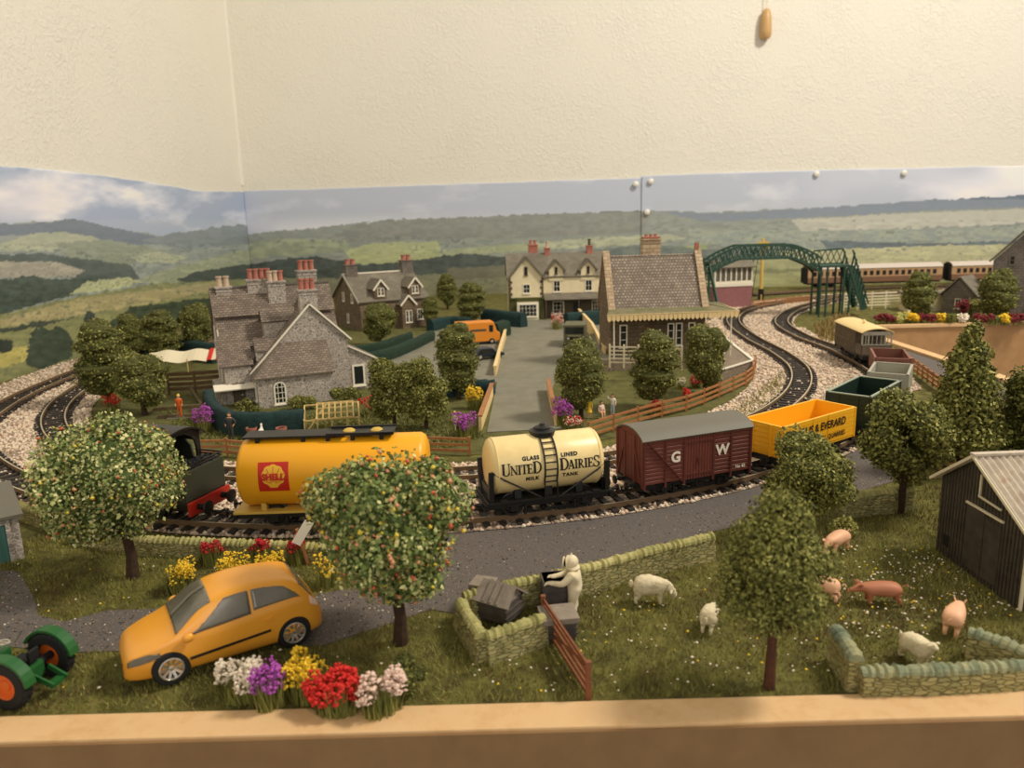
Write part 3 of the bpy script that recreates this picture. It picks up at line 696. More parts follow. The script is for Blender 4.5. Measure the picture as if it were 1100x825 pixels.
def wagon_frame(t, L, W, m, axle=None, zt=.82, zb=.52, solem=None):
    """solebars, headstocks, wheels, axle guards, brake gear, buffers, couplings"""
    ax = axle or L*.27; h = W/2
    mb = MB().box(-L/2, L/2, -h+.22, -h+.36, zb, zt).box(-L/2, L/2, h-.36, h-.22, zb, zt)
    for s in (-1, 1): mb.box(s*L/2-.1, s*L/2+.1, -h+.1, h-.1, zb-.02, zt)
    mb.box(-L/2+.1, L/2-.1, -h+.36, h-.36, zt-.08, zt)
    mb.build('underframe', solem or m, t, bevel=.015)
    for sx in (-1, 1):
        mb = MB(); wheel(mb, sx*ax, -.82); wheel(mb, sx*ax, .82); mb.tube([(sx*ax, -.82, .55), (sx*ax, .82, .55)], .1, 8)
        mb.build('wheelset', M['dkmetal'], t, smooth=True)
        for sy in (-1, 1):
            y = sy*(h-.16)
            mb = MB().box(sx*ax-.2, sx*ax+.2, y-.09, y+.09, .36, .7)
            mb.bar((sx*ax-.42, y, zb+.05), (sx*ax-.1, y, .42), .05, .05).bar((sx*ax+.42, y, zb+.05), (sx*ax+.1, y, .42), .05, .05)
            mb.box(sx*ax-.45, sx*ax+.45, y-.06, y+.06, .68, .76).box(sx*ax-.34, sx*ax+.34, y-.05, y+.05, .62, .68)
            mb.build('axle_guard', m, t, bevel=.01)
    for sy in (-1, 1):
        y = sy*(h-.2)
        mb = MB().bar((0, y, zb), (-.3, y, .2), .05, .05).bar((0, y, zb), (.3, y, .2), .05, .05).bar((-ax+.45, y, .24), (ax-.45, y, .24), .06, .06)
        mb.bar((0, y, .3), (ax+.35, y+sy*.04, .42), .05, .07).box(ax-.62, ax-.5, y-.08, y+.08, .15, .62).box(-ax+.5, -ax+.62, y-.08, y+.08, .15, .62)
        mb.build('brake_gear', m, t)
    for sx in (-1, 1):
        for sy in (-1, 1):
            MB().lathe([(.1, 0), (.1, .28*sx), (.06, .3*sx), (.06, .46*sx), (.24, .47*sx), (.24, .53*sx), (.08, .57*sx), (0, .57*sx)], 12, (sx*(L/2+.08), sy*.62, .66), 'x').build('buffer', m, t, smooth=True)
        mb = MB().box(min(sx*L/2, sx*(L/2+.6)), max(sx*L/2, sx*(L/2+.6)), -.1, .1, .2, .27).bar((sx*(L/2+.6), -.35, .26), (sx*(L/2+.6), .35, .26), .06, .08).bar((sx*(L/2+.5), 0, .2), (sx*(L/2+.5), 0, .5), .05, .08)
        mb.build('coupling', m, t)

# --- milk tank wagon
loc, a = on_curve(12.7)
t = thing('milk_tank_wagon', 'cream UNITED DAIRIES milk tank wagon with a black ladder and underframe', 'wagon', loc, a+R(2))
L = 6.5; wagon_frame(t, L, 2.7, M['black'], axle=1.85)
mb = MB().box(-L/2, L/2, -1.35, 1.35, .82, .94)
for k in range(9): mb.box(-L/2+.02+k*.72, -L/2+.1+k*.72, -1.37, 1.37, .8, .98)
for sx in (-1, 1):
    mb.box(sx*2.95-.1, sx*2.95+.1, -1.0, 1.0, .9, 1.5)
    mb.prism([(-1.3, .9), (-.5, .9), (-.9, 1.35), (-1.22, 2.5), (-1.34, 2.5)], sx*3.0-.12, sx*3.0+.12, 'x'); mb.prism([(1.3, .9), (.5, .9), (.9, 1.35), (1.22, 2.5), (1.34, 2.5)], sx*3.0-.12, sx*3.0+.12, 'x')
for x in (-1.6, 0, 1.6): mb.prism([(-1.05, .9), (1.05, .9), (.95, 1.5), (0, 1.15), (-.95, 1.5)], x-.18, x+.18, 'x')
mb.box(-2.6, -2.2, -1.36, -1.1, .94, 1.02).box(2.2, 2.6, -1.36, -1.1, .94, 1.02)
mb.build('deck', M['black'], t, bevel=.015)
TR, TZ = 1.42, 2.42
prof = [(0, -3.0), (.6, -2.98), (1.1, -2.9), (1.34, -2.78), (TR, -2.6)]
mb = MB().lathe(prof+[(TR, 2.6), (1.34, 2.78), (1.1, 2.9), (.6, 2.98), (0, 3.0)], 48, (0, 0, TZ), 'x')
tank = mb.build('tank', M['cream'], t, smooth=True, angle=60)
mb = MB()
for x in (-2.62, 2.62): mb.lathe([(TR+.0, x-.03), (TR+.025, x-.02), (TR+.025, x+.02), (TR, x+.03)], 48, (0, 0, TZ), 'x')
mb.build('band', M['cream'], tank, smooth=True)
MB().lathe([(.62, 0), (.62, .16), (.66, .18), (.66, .26), (.5, .3), (.42, .34), (.42, .42), (.3, .48), (.14, .52), (.12, .6), (0, .62)], 24, (0, 0, TZ+TR-.08), 'z').build('filler_dome', M['black'], t, smooth=True)
# ladder bent over the tank side
def tside(ang, r=TR): return (-r*math.sin(ang), TZ+r*math.cos(ang))
mb = MB()
for sx in (-.32, .32):
    mb.tube([(sx, *tside(a_, TR+.07)) for a_ in np.linspace(.25, 2.0, 12)]+[(sx, -1.42, 1.5), (sx, -1.42, .95)], .045, 6)
for a_ in np.linspace(.4, 2.05, 8): p_ = tside(a_, TR+.07); mb.tube([(-.32, *p_), (.32, *p_)], .035, 6)
for a_ in (.25,): mb.box(-.36, .36, tside(a_)[0]-.05, tside(a_)[0]+.05, tside(a_)[1]-.02, tside(a_)[1]+.1)
mb.build('ladder', M['black'], t)
for s in (-1, 1):
    mb = MB(); mb.tube([(s*2.98, -1.2, 2.48), (s*2.4, -1.47, 2.12), (s*1.2, -1.45, 1.42), (s*.55, -1.42, 1.02)], .045, 6); mb.build('tie_rod', M['black'], t)
    mb = MB(); mb.tube([(s*2.98, 1.2, 2.48), (s*2.4, 1.47, 2.12), (s*.55, 1.42, 1.02)], .045, 6); mb.build('tie_rod', M['black'], t)
# serif letters drawn with strokes: (thick, thin) bars on a unit grid
SERIF = {
 'U': [('v', .17, .12, 1, .17), ('v', .72, .2, 1, .07), ('h', .02, .36, .95, .06), ('h', .58, .88, .95, .06), ('arc', .445, .30, .275, 180, 360, .13)],
 'N': [('v', .17, 0, 1, .08), ('v', .80, 0, 1, .08), ('d', .14, .98, .80, .02, .17), ('h', .0, .3, .95, .06), ('h', .66, .96, .95, .06), ('h', .03, .32, 0, .06)],
 'I': [('v', .25, 0, 1, .18), ('h', .05, .45, .95, .06), ('h', .05, .45, 0, .06)],
 'T': [('v', .40, 0, 1, .18), ('h', .03, .77, .93, .08), ('v', .05, .72, .98, .06), ('v', .75, .72, .98, .06), ('h', .2, .6, 0, .06)],
 'E': [('v', .2, 0, 1, .18), ('h', .04, .68, .94, .07), ('h', .2, .55, .48, .07), ('h', .04, .70, 0, .07), ('v', .66, .74, 1, .06), ('v', .68, 0, .26, .06), ('v', .53, .38, .62, .05)],
 'D': [('v', .22, 0, 1, .19), ('h', .04, .4, .94, .06), ('h', .04, .4, 0, .06), ('arc', .36, .5, .46, -90, 90, .15)],
 'A': [('d', .40, 1, .08, 0, .08), ('d', .40, 1, .72, 0, .19), ('h', .16, .62, .28, .07), ('h', -.04, .24, 0, .06), ('h', .52, .9, 0, .06)],
 'R': [('v', .2, 0, 1, .18), ('h', .04, .4, .94, .06), ('h', .04, .38, 0, .06), ('arc', .34, .73, .235, -90, 90, .14), ('h', .2, .42, .45, .06), ('d', .38, .48, .74, 0, .17), ('h', .66, .9, 0, .06)],
 'S': [('arc', .36, .745, .2, 20, 270, .12), ('arc', .36, .25, .24, -160, 90, .13), ('v', .62, .66, .94, .06), ('v', .08, .06, .36, .06)],
}
WID = dict(U=.9, N=.98, I=.5, T=.8, E=.76, D=.92, A=.86, R=.88, S=.68)
def serif(mb, ch, x, z, h, put, t_=.014):
    w = lambda u: x+u*h*.86
    def quad(pts, n=5):  # strip through point pairs, subdivided so it follows the tank
        (a0, a1), (b0, b1) = pts
        for k in range(n):
            q = [a0+(b0-a0)*(k/n), a1+(b1-a1)*(k/n), a1+(b1-a1)*((k+1)/n), a0+(b0-a0)*((k+1)/n)]
            vs = [put(p.x, p.y, t_) for p in q]+[put(p.x, p.y, -.02) for p in q]
            mb.add(vs, [(0, 1, 2, 3), (7, 6, 5, 4), (0, 4, 5, 1), (1, 5, 6, 2), (2, 6, 7, 3), (3, 7, 4, 0)])
    for s_ in SERIF[ch]:
        k = s_[0]; s_ = (*s_[:-1], s_[-1]*1.22)
        if k == 'v': _, u, v0, v1, th = s_; a0 = Vector((w(u-th/2), z+v0*h)); a1 = Vector((w(u+th/2), z+v0*h)); b0 = Vector((w(u-th/2), z+v1*h)); b1 = Vector((w(u+th/2), z+v1*h)); quad([(a0, a1), (b0, b1)], 6)
        elif k == 'h': _, u0, u1, v, th = s_; quad([(Vector((w(u0), z+v*h)), Vector((w(u0), z+(v+th)*h))), (Vector((w(u1), z+v*h)), Vector((w(u1), z+(v+th)*h)))], 1)
        elif k == 'd': _, u0, v0, u1, v1, th = s_; quad([(Vector((w(u0-th/2), z+v0*h)), Vector((w(u0+th/2), z+v0*h))), (Vector((w(u1-th/2), z+v1*h)), Vector((w(u1+th/2), z+v1*h)))], 6)
        else:
            _, cu, cv, r_, d0, d1, th = s_; n = 10
            for i in range(n):
                e = []
                for d_ in (d0+(d1-d0)*i/n, d0+(d1-d0)*(i+1)/n):
                    cs, sn = math.cos(R(d_)), math.sin(R(d_)); e.append((Vector((w(cu+cs*(r_-th/2)), z+(cv+sn*(r_*(.5/.46 if ch == 'D' else 1)-th*.3))*h)), Vector((w(cu+cs*(r_+th/2)), z+(cv+sn*(r_*(.5/.46 if ch == 'D' else 1)+th*.2))*h))))
                quad(e, 1)
def tput(x, s_, dr):       # s_ = arc length measured up the near side from the tank's equator
    a_ = PI/2-s_/TR; y, z = tside(a_, TR+dr); return (x, y, z)
def swrite(txt, x, z, h1, h, par, name):
    mb = MB(); cx = x
    for i, ch in enumerate(txt):
        hh = h1 if i == 0 or (txt == 'UNITED' and i == 5) or (txt == 'DAIRIES' and i == 6) else h
        zz = z-.0 if hh == h else z-.02
        serif(mb, ch, cx, zz, hh, tput); cx += WID[ch]*hh*.79
    return mb.build(name, M['ink'], par, merge=False)
swrite('UNITED', -2.50, -.13, .60, .47, tank, 'lettering')
swrite('DAIRIES', .44, -.13, .61, .47, tank, 'lettering')
def twrap(p): return Vector(tput(p.x, p.z, .01-p.y*.0))
for txt, x, z in (('GLASS', -1.0, .62), ('LINED', .98, .62), ('MILK', -.95, -.42), ('TANK', 1.0, -.42)):
    lettering('lettering', txt, .27, M['ink'], tank, Matrix.Translation((x, 0, z)) @ Matrix.Rotation(PI/2, 4, 'X'), .016, 1.2, twrap)

# --- brown goods van
loc, a = on_curve(23.6)
t = thing('goods_van', 'brown planked goods van with a grey curved roof and white G W lettering', 'van', loc, a+R(-3))
L, W, H0, H1 = 6.6, 2.75, .85, 3.25
wagon_frame(t, L, W, M['black'], axle=1.95)
mb = MB().box(-L/2, L/2, -W/2, W/2, H0, H1)
arcp = [(-W/2, H1)]+[(W/2*math.sin(x)/math.sin(1.1), H1+.42*(math.cos(x)-math.cos(1.1))/(1-math.cos(1.1))) for x in [1.1*(2*i/12-1) for i in range(13)]]+[(W/2, H1)]
mb.prism(arcp[1:-1], -L/2, L/2, 'x')
body = mb.build('body', M['bauxite'], t)
for sy in (-1, 1):
    mb = MB(); y0, y1 = (-W/2-.035, -W/2+.01) if sy < 0 else (W/2-.01, W/2+.035)
    n = 11; h = (H1-H0)/n
    for k in range(n):
        for x0, x1 in ((-3.26, -2.06), (-1.98, -.9), (.92, 1.98), (2.06, 3.26)): mb.box(x0, x1, y0, y1, H0+k*h+.02, H0+(k+1)*h-.035)
    mb.build('planking', M['bauxite'], body, bevel=.012, seg=1)
    mb = MB(); yy = y0-.03 if sy < 0 else y0; y2 = y1 if sy < 0 else y1+.03
    for x in (-3.27, -2.02, -.88, .9, 2.02, 3.27): mb.box(x-.055, x+.055, min(yy, y2)-.01, max(yy, y2)+.01, H0-.24, H1)
    mb.bar((-3.12, sy*(W/2+.06), H1-.05), (-1.0, sy*(W/2+.06), H0-.05), .06, .12, up=(0, 1, 0))
    mb.build('strapping', M['bauxite_dk'], body)
    for s in (-1, 1):
        x0, x1 = (-.84, -.01) if s < 0 else (.01, .86)
        mb = MB()
        for k in range(5): w_ = (x1-x0)/5; mb.box(x0+k*w_+.012, x0+(k+1)*w_-.012, y0-.01, y1+.01, H0-.02, H1-.12)
        d = mb.build('door', M['bauxite'], t, bevel=.01, seg=1)
        mb = MB()
        for z in (H0+.22, H1-.42): mb.box(x0, x1, (y0-.045) if sy < 0 else y1, y0 if sy < 0 else y1+.045, z, z+.1)
        mb.build('hinge', M['bauxite_dk'], d)
    MB().box(-.09, .03, sy*(W/2+.09)-.04, sy*(W/2+.09)+.04, 1.7, 2.0).bar((-.14, sy*(W/2+.09), 1.95), (0, sy*(W/2+.09), 1.75), .05, .06).build('door_latch', M['bauxite_dk'], t)
for sx in (-1, 1):
    mb = MB()
    for k in range(9): y0 = -W/2+.05+k*(W-.1)/9; mb.box(min(sx*L/2, sx*(L/2+.03)), max(sx*L/2, sx*(L/2+.03)), y0+.015, y0+(W-.1)/9-.015, H0, H1+.05)
    for y in (-W/2+.06, -.5, .5, W/2-.06): mb.box(min(sx*L/2, sx*(L/2+.09)), max(sx*L/2, sx*(L/2+.09)), y-.07, y+.07, H0-.15, H1+.06)
    mb.bar((sx*(L/2+.07), -W/2+.15, H0), (sx*(L/2+.07), -.5, H1-.4), .06, .08); mb.bar((sx*(L/2+.07), W/2-.15, H0), (sx*(L/2+.07), .5, H1-.4), .06, .08)
    mb.build('end_framing', M['bauxite'], t)
mb = MB(); arc_roof(mb, -L/2-.12, L/2+.12, W+.22, H1-.02, .52, .07, 18); mb.build('roof', M['roofgrey'], t, smooth=True)
for txt, x, z, s_ in (('G', -1.42, 2.15, .78), ('W', 1.45, 2.18, .78)):
    lettering('lettering', txt, s_, M['white'], body, wall_text(-W/2-.06, x, z), .03)
lettering('lettering', 'No 43', .24, M['white'], body, wall_text(-W/2-.06, 2.62, 1.12), .008)

# --- open wagons
def open_wagon(deg, name, label, m, min_, L=5.9, W=2.7, H=1.9, turn=0., rim=None, planks=True, loff=0.):
    loc, a = on_curve(deg)
    t = thing(name, label, 'wagon', loc, a+R(turn)); wagon_frame(t, L, W, M['black'], axle=L*.28)
    z0, z1, th = .83, .83+H, .12
    mb = MB().box(-L/2, L/2, -W/2, W/2, z0, z0+.1); mb.build('floor', min_, t)
    for nm, bx, n in (('side', (-L/2, L/2, -W/2, -W/2+th), (0, -1)), ('side', (-L/2, L/2, W/2-th, W/2), (0, 1)), ('end', (-L/2, -L/2+th, -W/2+th, W/2-th), (-1, 0)), ('end', (L/2-th, L/2, -W/2+th, W/2-th), (1, 0))):
        mb = MB().box(*bx, z0+.1, z1); x0, x1, y0, y1 = bx
        if planks:
            for k in range(6):
                za = z0+.12+k*(H-.1)/6
                if n[1]: y = y0 if n[1] < 0 else y1; mb.box(x0, x1, min(y, y+n[1]*.03), max(y, y+n[1]*.03), za+.02, za+(H-.1)/6-.02)
                else: x = x0 if n[0] < 0 else x1; mb.box(min(x, x+n[0]*.03), max(x, x+n[0]*.03), y0, y1, za+.02, za+(H-.1)/6-.02)
        if n[1]:
            y = y0 if n[1] < 0 else y1
            for x in (-L/2+.08, -.75, .75, L/2-.08): mb.box(x-.06, x+.06, min(y, y+n[1]*.055), max(y, y+n[1]*.055), z0, z1)
        else:
            x = x0 if n[0] < 0 else x1
            for y in (-.6, .6): mb.box(min(x, x+n[0]*.08), max(x, x+n[0]*.08), y-.07, y+.07, z0-.1, z1)
        mb.build(nm, m, t)
    if rim:
        r = MB().box(-L/2-.04, L/2+.04, -W/2-.04, -W/2+th+.02, z1, z1+.06).box(-L/2-.04, L/2+.04, W/2-th-.02, W/2+.04, z1, z1+.06).box(-L/2-.04, -L/2+th+.02, -W/2, W/2, z1, z1+.06).box(L/2-th-.02, L/2+.04, -W/2, W/2, z1, z1+.06)
        r.build('rim', rim, t)
    return t, W, z0, z1
t, W, z0, z1 = open_wagon(35.9, 'open_wagon', 'bright yellow open wagon lettered ELLIS & EVERARD in black', M['yellow'], M['yellow'], 7.2, 2.75, 1.85, turn=-1)
for txt, x, z, s_, b_ in (('ELLIS & EVERARD', .2, z1-.62, .66, .014), ('BARDON HILL QUARRIES', .3, z0+.5, .42, .010)):
    k = [c for c in kids(t) if c.name.startswith('side')][0]
    lettering('lettering', txt, s_, M['ink'], k, wall_text(-W/2-.06, x, z), b_, 1.0, sx=.92)
t, W, z0, z1 = open_wagon(47.4, 'open_wagon', 'dark green empty open wagon with a pale top edge behind the yellow wagon', M['dkgreen'], M['dkgreen'], 6.1, 2.8, 2.0, rim=M['greenrim'])
lettering('lettering', 'GW', .8, M['white'], t, wall_text(-W/2-.07, 1.5, z1-.5), .03)
open_wagon(59., 'open_wagon', 'light grey empty open wagon between the green and maroon wagons', M['wgrey'], M['wgrey'], 4.6, 2.7, 1.7, rim=M['wgrey'])
open_wagon(69.5, 'open_wagon', 'dull red open wagon with a maroon inside coupled to the brake van', M['wred'], M['maroon'], 5.0, 2.7, 1.5, rim=M['wred'])
for o in [c for c in kids([o for o in bpy.data.objects if o.name == 'open_wagon.003'][0]) if c.name.startswith('floor')]: pass

# --- brake van
loc, a = on_curve(84.3)
t = thing('brake_van', 'grey-brown brake van with a cream roof and open verandah at the train end', 'van', loc, a)
L, W = 8.0, 2.75; wagon_frame(t, L, W, M['black'], axle=2.3); H0, H1 = .85, 3.1
b = MB().box(-L/2+1.7, L/2-.1, -W/2, W/2, H0, H1)
for k in range(12): x = -L/2+1.75+k*.52; b.box(x, x+.06, -W/2-.04, W/2+.04, H0, H1)
b.box(-L/2+1.6, L/2-.1, -W/2-.06, W/2+.06, H0+.9, H0+1.0); b.build('cabin', M['brakegrey'], t)
b = MB().box(-L/2, -L/2+1.7, -W/2, W/2, H0, H0+.12).box(-L/2, -L/2+.1, -W/2, W/2, H0, H0+1.05).box(-L/2, -L/2+1.7, -W/2, -W/2+.1, H0, H0+1.05).box(-L/2, -L/2+1.7, W/2-.1, W/2, H0, H0+1.05)
b.build('verandah', M['brakegrey'], t)
b = MB()
for y in (-W/2+.06, -.75, .75, W/2-.06): b.box(-L/2, -L/2+.12, y-.06, y+.06, H0+1.05, H1)
b.box(-L/2, -L/2+.12, -W/2, W/2, H1-.28, H1+.06).box(-L/2, -L/2+.12, -W/2, W/2, H0+1.0, H0+1.12)
for y in (-1.0, -.4, .0, .4, 1.0): b.box(-L/2+.02, -L/2+.1, y-.025, y+.025, H0+1.05, H1-.2)
b.build('end_post', M['wgrey'], t, label='pale grey verandah posts')
b = MB(); arc_roof(b, -L/2-.15, L/2+.05, W+.2, H1, .4, .08); r_ = b.build('roof', M['creamroof'], t, smooth=True)
MB().lathe([(.12, 0), (.1, .3), (.2, .32), (.05, .5), (0, .5)], 10, (-.6, .1, H1+.3), 'z').build('stove_pipe', M['creamroof'], r_, smooth=True)

# --- oil tank wagon
loc = (-8.8, 36.15, RAIL)
t = thing('oil_tank_wagon', 'long yellow SHELL oil tank wagon with a dark catwalk along its top', 'wagon', loc, R(1.0))
L = 9.6; wagon_frame(t, L, 2.7, M['black'], axle=2.9)
MB().box(-L/2-.05, L/2+.05, -1.32, 1.32, .8, .92).build('deck', M['frameyellow'], t, bevel=.015)
SR, SZ = 1.68, 2.58
tank = MB().lathe([(0, -4.62), (.8, -4.6), (1.3, -4.54), (1.56, -4.42), (SR, -4.22), (SR, 4.22), (1.56, 4.42), (1.3, 4.54), (.8, 4.6), (0, 4.62)], 56, (0, 0, SZ), 'x').build('tank', M['shellyellow'], t, smooth=True, angle=60)
for x in (-3.4, 0, 3.4): MB().prism([(-1.1, .9), (1.1, .9), (1.15, 1.3), (.8, 1.0), (-.8, 1.0), (-1.15, 1.3)], x-.12, x+.12, 'x').build('saddle', M['frameyellow'], t)
b = MB().box(-4.3, .6, -.62, .62, SZ+SR+.12, SZ+SR+.2).box(.9, 2.6, -.62, .62, SZ+SR+.12, SZ+SR+.2)
for x in (-3.6, -1.4, -.2, 1.0, 2.4): b.box(x-.1, x+.1, -.6, -.5, SZ+SR-.25, SZ+SR+.14).box(x-.1, x+.1, .5, .6, SZ+SR-.25, SZ+SR+.14)
b.box(-.25, 3.0, -.7, -.6, SZ+SR+.18, SZ+SR+.3).box(-.25, 3.0, .6, .7, SZ+SR+.18, SZ+SR+.3).box(2.3, 3.0, -.7, .7, SZ+SR+.15, SZ+SR+.25)
b.build('catwalk', M['black'], t)
for x in (.75, 2.1): MB().lathe([(.3, 0), (.3, .3), (.2, .38), (0, .4)], 14, (x, 0, SZ+SR-.05), 'z').build('hatch', M['frameyellow'], t, smooth=True)
# emblem: red square with a yellow scallop shell
def sput(x, s_, dr): a_ = PI/2-s_/SR; return (x, -(SR+dr)*math.sin(a_), SZ+(SR+dr)*math.cos(a_))
ex, ez = -2.65, .2
b = MB(); n = 10; hw = .72
for k in range(n):
    z0, z1 = ez-hw+k*2*hw/n, ez-hw+(k+1)*2*hw/n
    vs = [sput(x, z, d) for d in (.012, -.02) for x, z in ((ex-hw, z0), (ex+hw, z0), (ex+hw, z1), (ex-hw, z1))]
    b.add(vs, [(0, 1, 2, 3), (7, 6, 5, 4), (0, 4, 5, 1), (2, 6, 7, 3), (1, 5, 6, 2), (3, 7, 4, 0)])
emb = b.build('emblem', M['logored'], tank)
b = MB()
def fan(pts, d0, d1):
    c = (ex, ez-.3)
    for p, q in zip(pts, pts[1:]):
        for k in range(6):
            A_, B_ = k/6, (k+1)/6
            f_ = lambda u, w_: (c[0]+(w_[0]-c[0])*u, c[1]+(w_[1]-c[1])*u)
            q4 = [f_(A_, p), f_(A_, q), f_(B_, q), f_(B_, p)]
            b.add([sput(x, z, d1) for x, z in q4], [(0, 3, 2, 1)])
pts = []
for i in range(49):
    th = R(-52+284*i/48); lobes = abs(math.sin(i/48*PI*7)); r_ = .50+.05*lobes
    pts.append((ex+r_*1.02*math.cos(th), ez+.06+r_*math.sin(th)))
pts += [(ex-.16, ez-.52), (ex+.16, ez-.52)]; pts.append(pts[0])
fan(pts, 0, .022)
b.build('shell_emblem', M['logoyellow'], emb)
b = MB()
for i in range(-3, 4):
    th = R(90+i*22); p = [(ex+u*math.cos(th), ez-.34+u*1.0*math.sin(th)) for u in np.linspace(.12, .84-.03*abs(i), 6)]
    b.tube([sput(x, z, .022) for x, z in p], .014, 4)
b.build('shell_ribs', M['logored'], emb)
def swr(p): return Vector(sput(p.x, p.z, .045))
lettering('lettering', 'SHELL', .40, M['logored'], emb, Matrix.Translation((ex, 0, ez)) @ Matrix.Rotation(PI/2, 4, 'X'), .022, 1.0, swr)

# --- tank locomotive, its bunker end towards us
loc = (-20.1, 38.2, RAIL)
t = thing('steam_locomotive', 'dark green tank locomotive with red buffer beams behind the left apple tree', 'locomotive', loc, R(-19)); t.scale = (1.03, 1.14, 1.14)
L = 9.4
MB().box(-L/2, L/2, -1.25, 1.25, .95, 1.08).box(-L/2+.2, L/2-.2, -.7, .7, .5, .95).build('footplate', M['black'], t, bevel=.02)
for sx in (-1, 1):
    x = sx*L/2; bb = MB().box(min(x, x+sx*.14), max(x, x+sx*.14), -1.3, 1.3, .5, 1.1).build('buffer_beam', M['locored'], t, bevel=.02)
    for sy in (-1, 1): MB().lathe([(.14, 0), (.14, .3*sx), (.09, .32*sx), (.09, .55*sx), (.3, .56*sx), (.3, .63*sx), (.1, .68*sx), (0, .68*sx)], 16, (x+sx*.1, sy*.75, .8), 'x').build('buffer', M['black'], bb, smooth=True)
    MB().box(min(x, x+sx*.6), max(x, x+sx*.6), -.1, .1, .25, .33).bar((x+sx*.6, -.35, .3), (x+sx*.6, .35, .3), .06, .1).build('coupling', M['black'], t)
MB().lathe([(0, -4.3), (.82, -4.3), (.9, -4.2), (.9, 1.2), (0, 1.2)], 28, (0, 0, 2.3), 'x').build('boiler', M['black'], t, smooth=True)
MB().lathe([(.42, 0), (.32, .15), (.28, .5), (.3, .6), (.38, .65), (.38, .75), (.24, .75), (.2, .3)], 18, (-3.6, 0, 2.95), 'z').build('chimney', M['black'], t, smooth=True)
MB().lathe([(.4, 0), (.36, .2), (.34, .55), (.2, .78), (0, .84)], 18, (-1.2, 0, 3.05), 'z').build('steam_dome', M['black'], t, smooth=True)
for sy in (-1, 1):
    MB().box(-2.6, 1.3, min(sy*.72, sy*1.24), max(sy*.72, sy*1.24), 1.08, 2.8).build('side_tank', M['locogreen'], t, bevel=.05)
# cab with an arched rear opening
cab = MB(); w = 1.28
for sy in (-1, 1):
    cab.prism([(1.3, 1.08), (3.3, 1.08), (3.3, 2.1), (2.9, 2.3), (2.75, 2.9), (2.3, 3.25), (1.9, 3.2), (1.7, 2.7), (1.3, 2.6)], min(sy*w, sy*(w-.1)), max(sy*w, sy*(w-.1)), 'y')
    cab.box(1.3, 3.3, min(sy*w, sy*(w-.1)), max(sy*w, sy*(w-.1)), 3.15, 3.6)
cab.prism([(-w, 1.08), (w, 1.08), (w, 3.6), (.6, 3.95), (-.6, 3.95), (-w, 3.6)], 1.3, 1.4, 'x')
cb = cab.build('cab', M['locogreen'], t)
b = MB(); pts = []
n = 16; outer = [(-w*1.0, 2.1), (-w, 3.55)]+[(w*math.sin(x)/math.sin(1.1), 3.55+.45*(math.cos(x)-math.cos(1.1))/(1-math.cos(1.1))) for x in [1.1*(2*i/8-1) for i in range(1, 8)]]+[(w, 3.55), (w, 2.1)]
inner = [(-w+.24, 2.1), (-w+.24, 2.9)]+[((w-.24)*math.sin(x), 2.9+.78*math.cos(x)) for x in [PI/2*(2*i/8-1) for i in range(1, 8)]]+[(w-.24, 2.9), (w-.24, 2.1)]
for i in range(len(outer)-1):
    q = [outer[i], outer[i+1], inner[i+1], inner[i]]; b.prism(q, 3.22, 3.32, 'x')
b.build('cab_opening', M['black'], cb)
b = MB(); arc_roof(b, 1.1, 3.6, 2*w+.3, 3.5, .52, .08, 16); b.build('cab_roof', M['dkmetal'], t, smooth=True)
b = MB().box(3.3, L/2-.05, -w, w, 1.08, 2.45); b.build('bunker', M['locogreen'], t, bevel=.06)
b = MB()
for z in (2.55, 2.68): b.bar((3.35, -w+.05, z), (L/2-.08, -w+.05, z), .05, .06).bar((3.35, w-.05, z), (L/2-.08, w-.05, z), .05, .06).bar((L/2-.08, -w+.05, z), (L/2-.08, w-.05, z), .05, .06)
b.build('coal_rail', M['black'], t)
b = MB()
for i in range(60): b.ball((random.uniform(3.5, 4.5), random.uniform(-1.1, 1.1), 2.45), random.uniform(.1, .2), 6, (1, 1, .8), .25)
o = b.build('coal', M['mattblack'], t); o['kind'] = 'stuff'
for x in (-2.9, -.4, 2.2):
    b = MB(); wheel(b, x, -.82, .82); wheel(b, x, .82, .82); b.tube([(x, -.82, .82), (x, .82, .82)], .12, 8); b.build('wheelset', M['dkmetal'], t, smooth=True)
for sy in (-1, 1): MB().bar((-2.9, sy*1.0, .62), (2.2, sy*1.0, .62), .08, .14).build('coupling_rod', M['steel'], t)
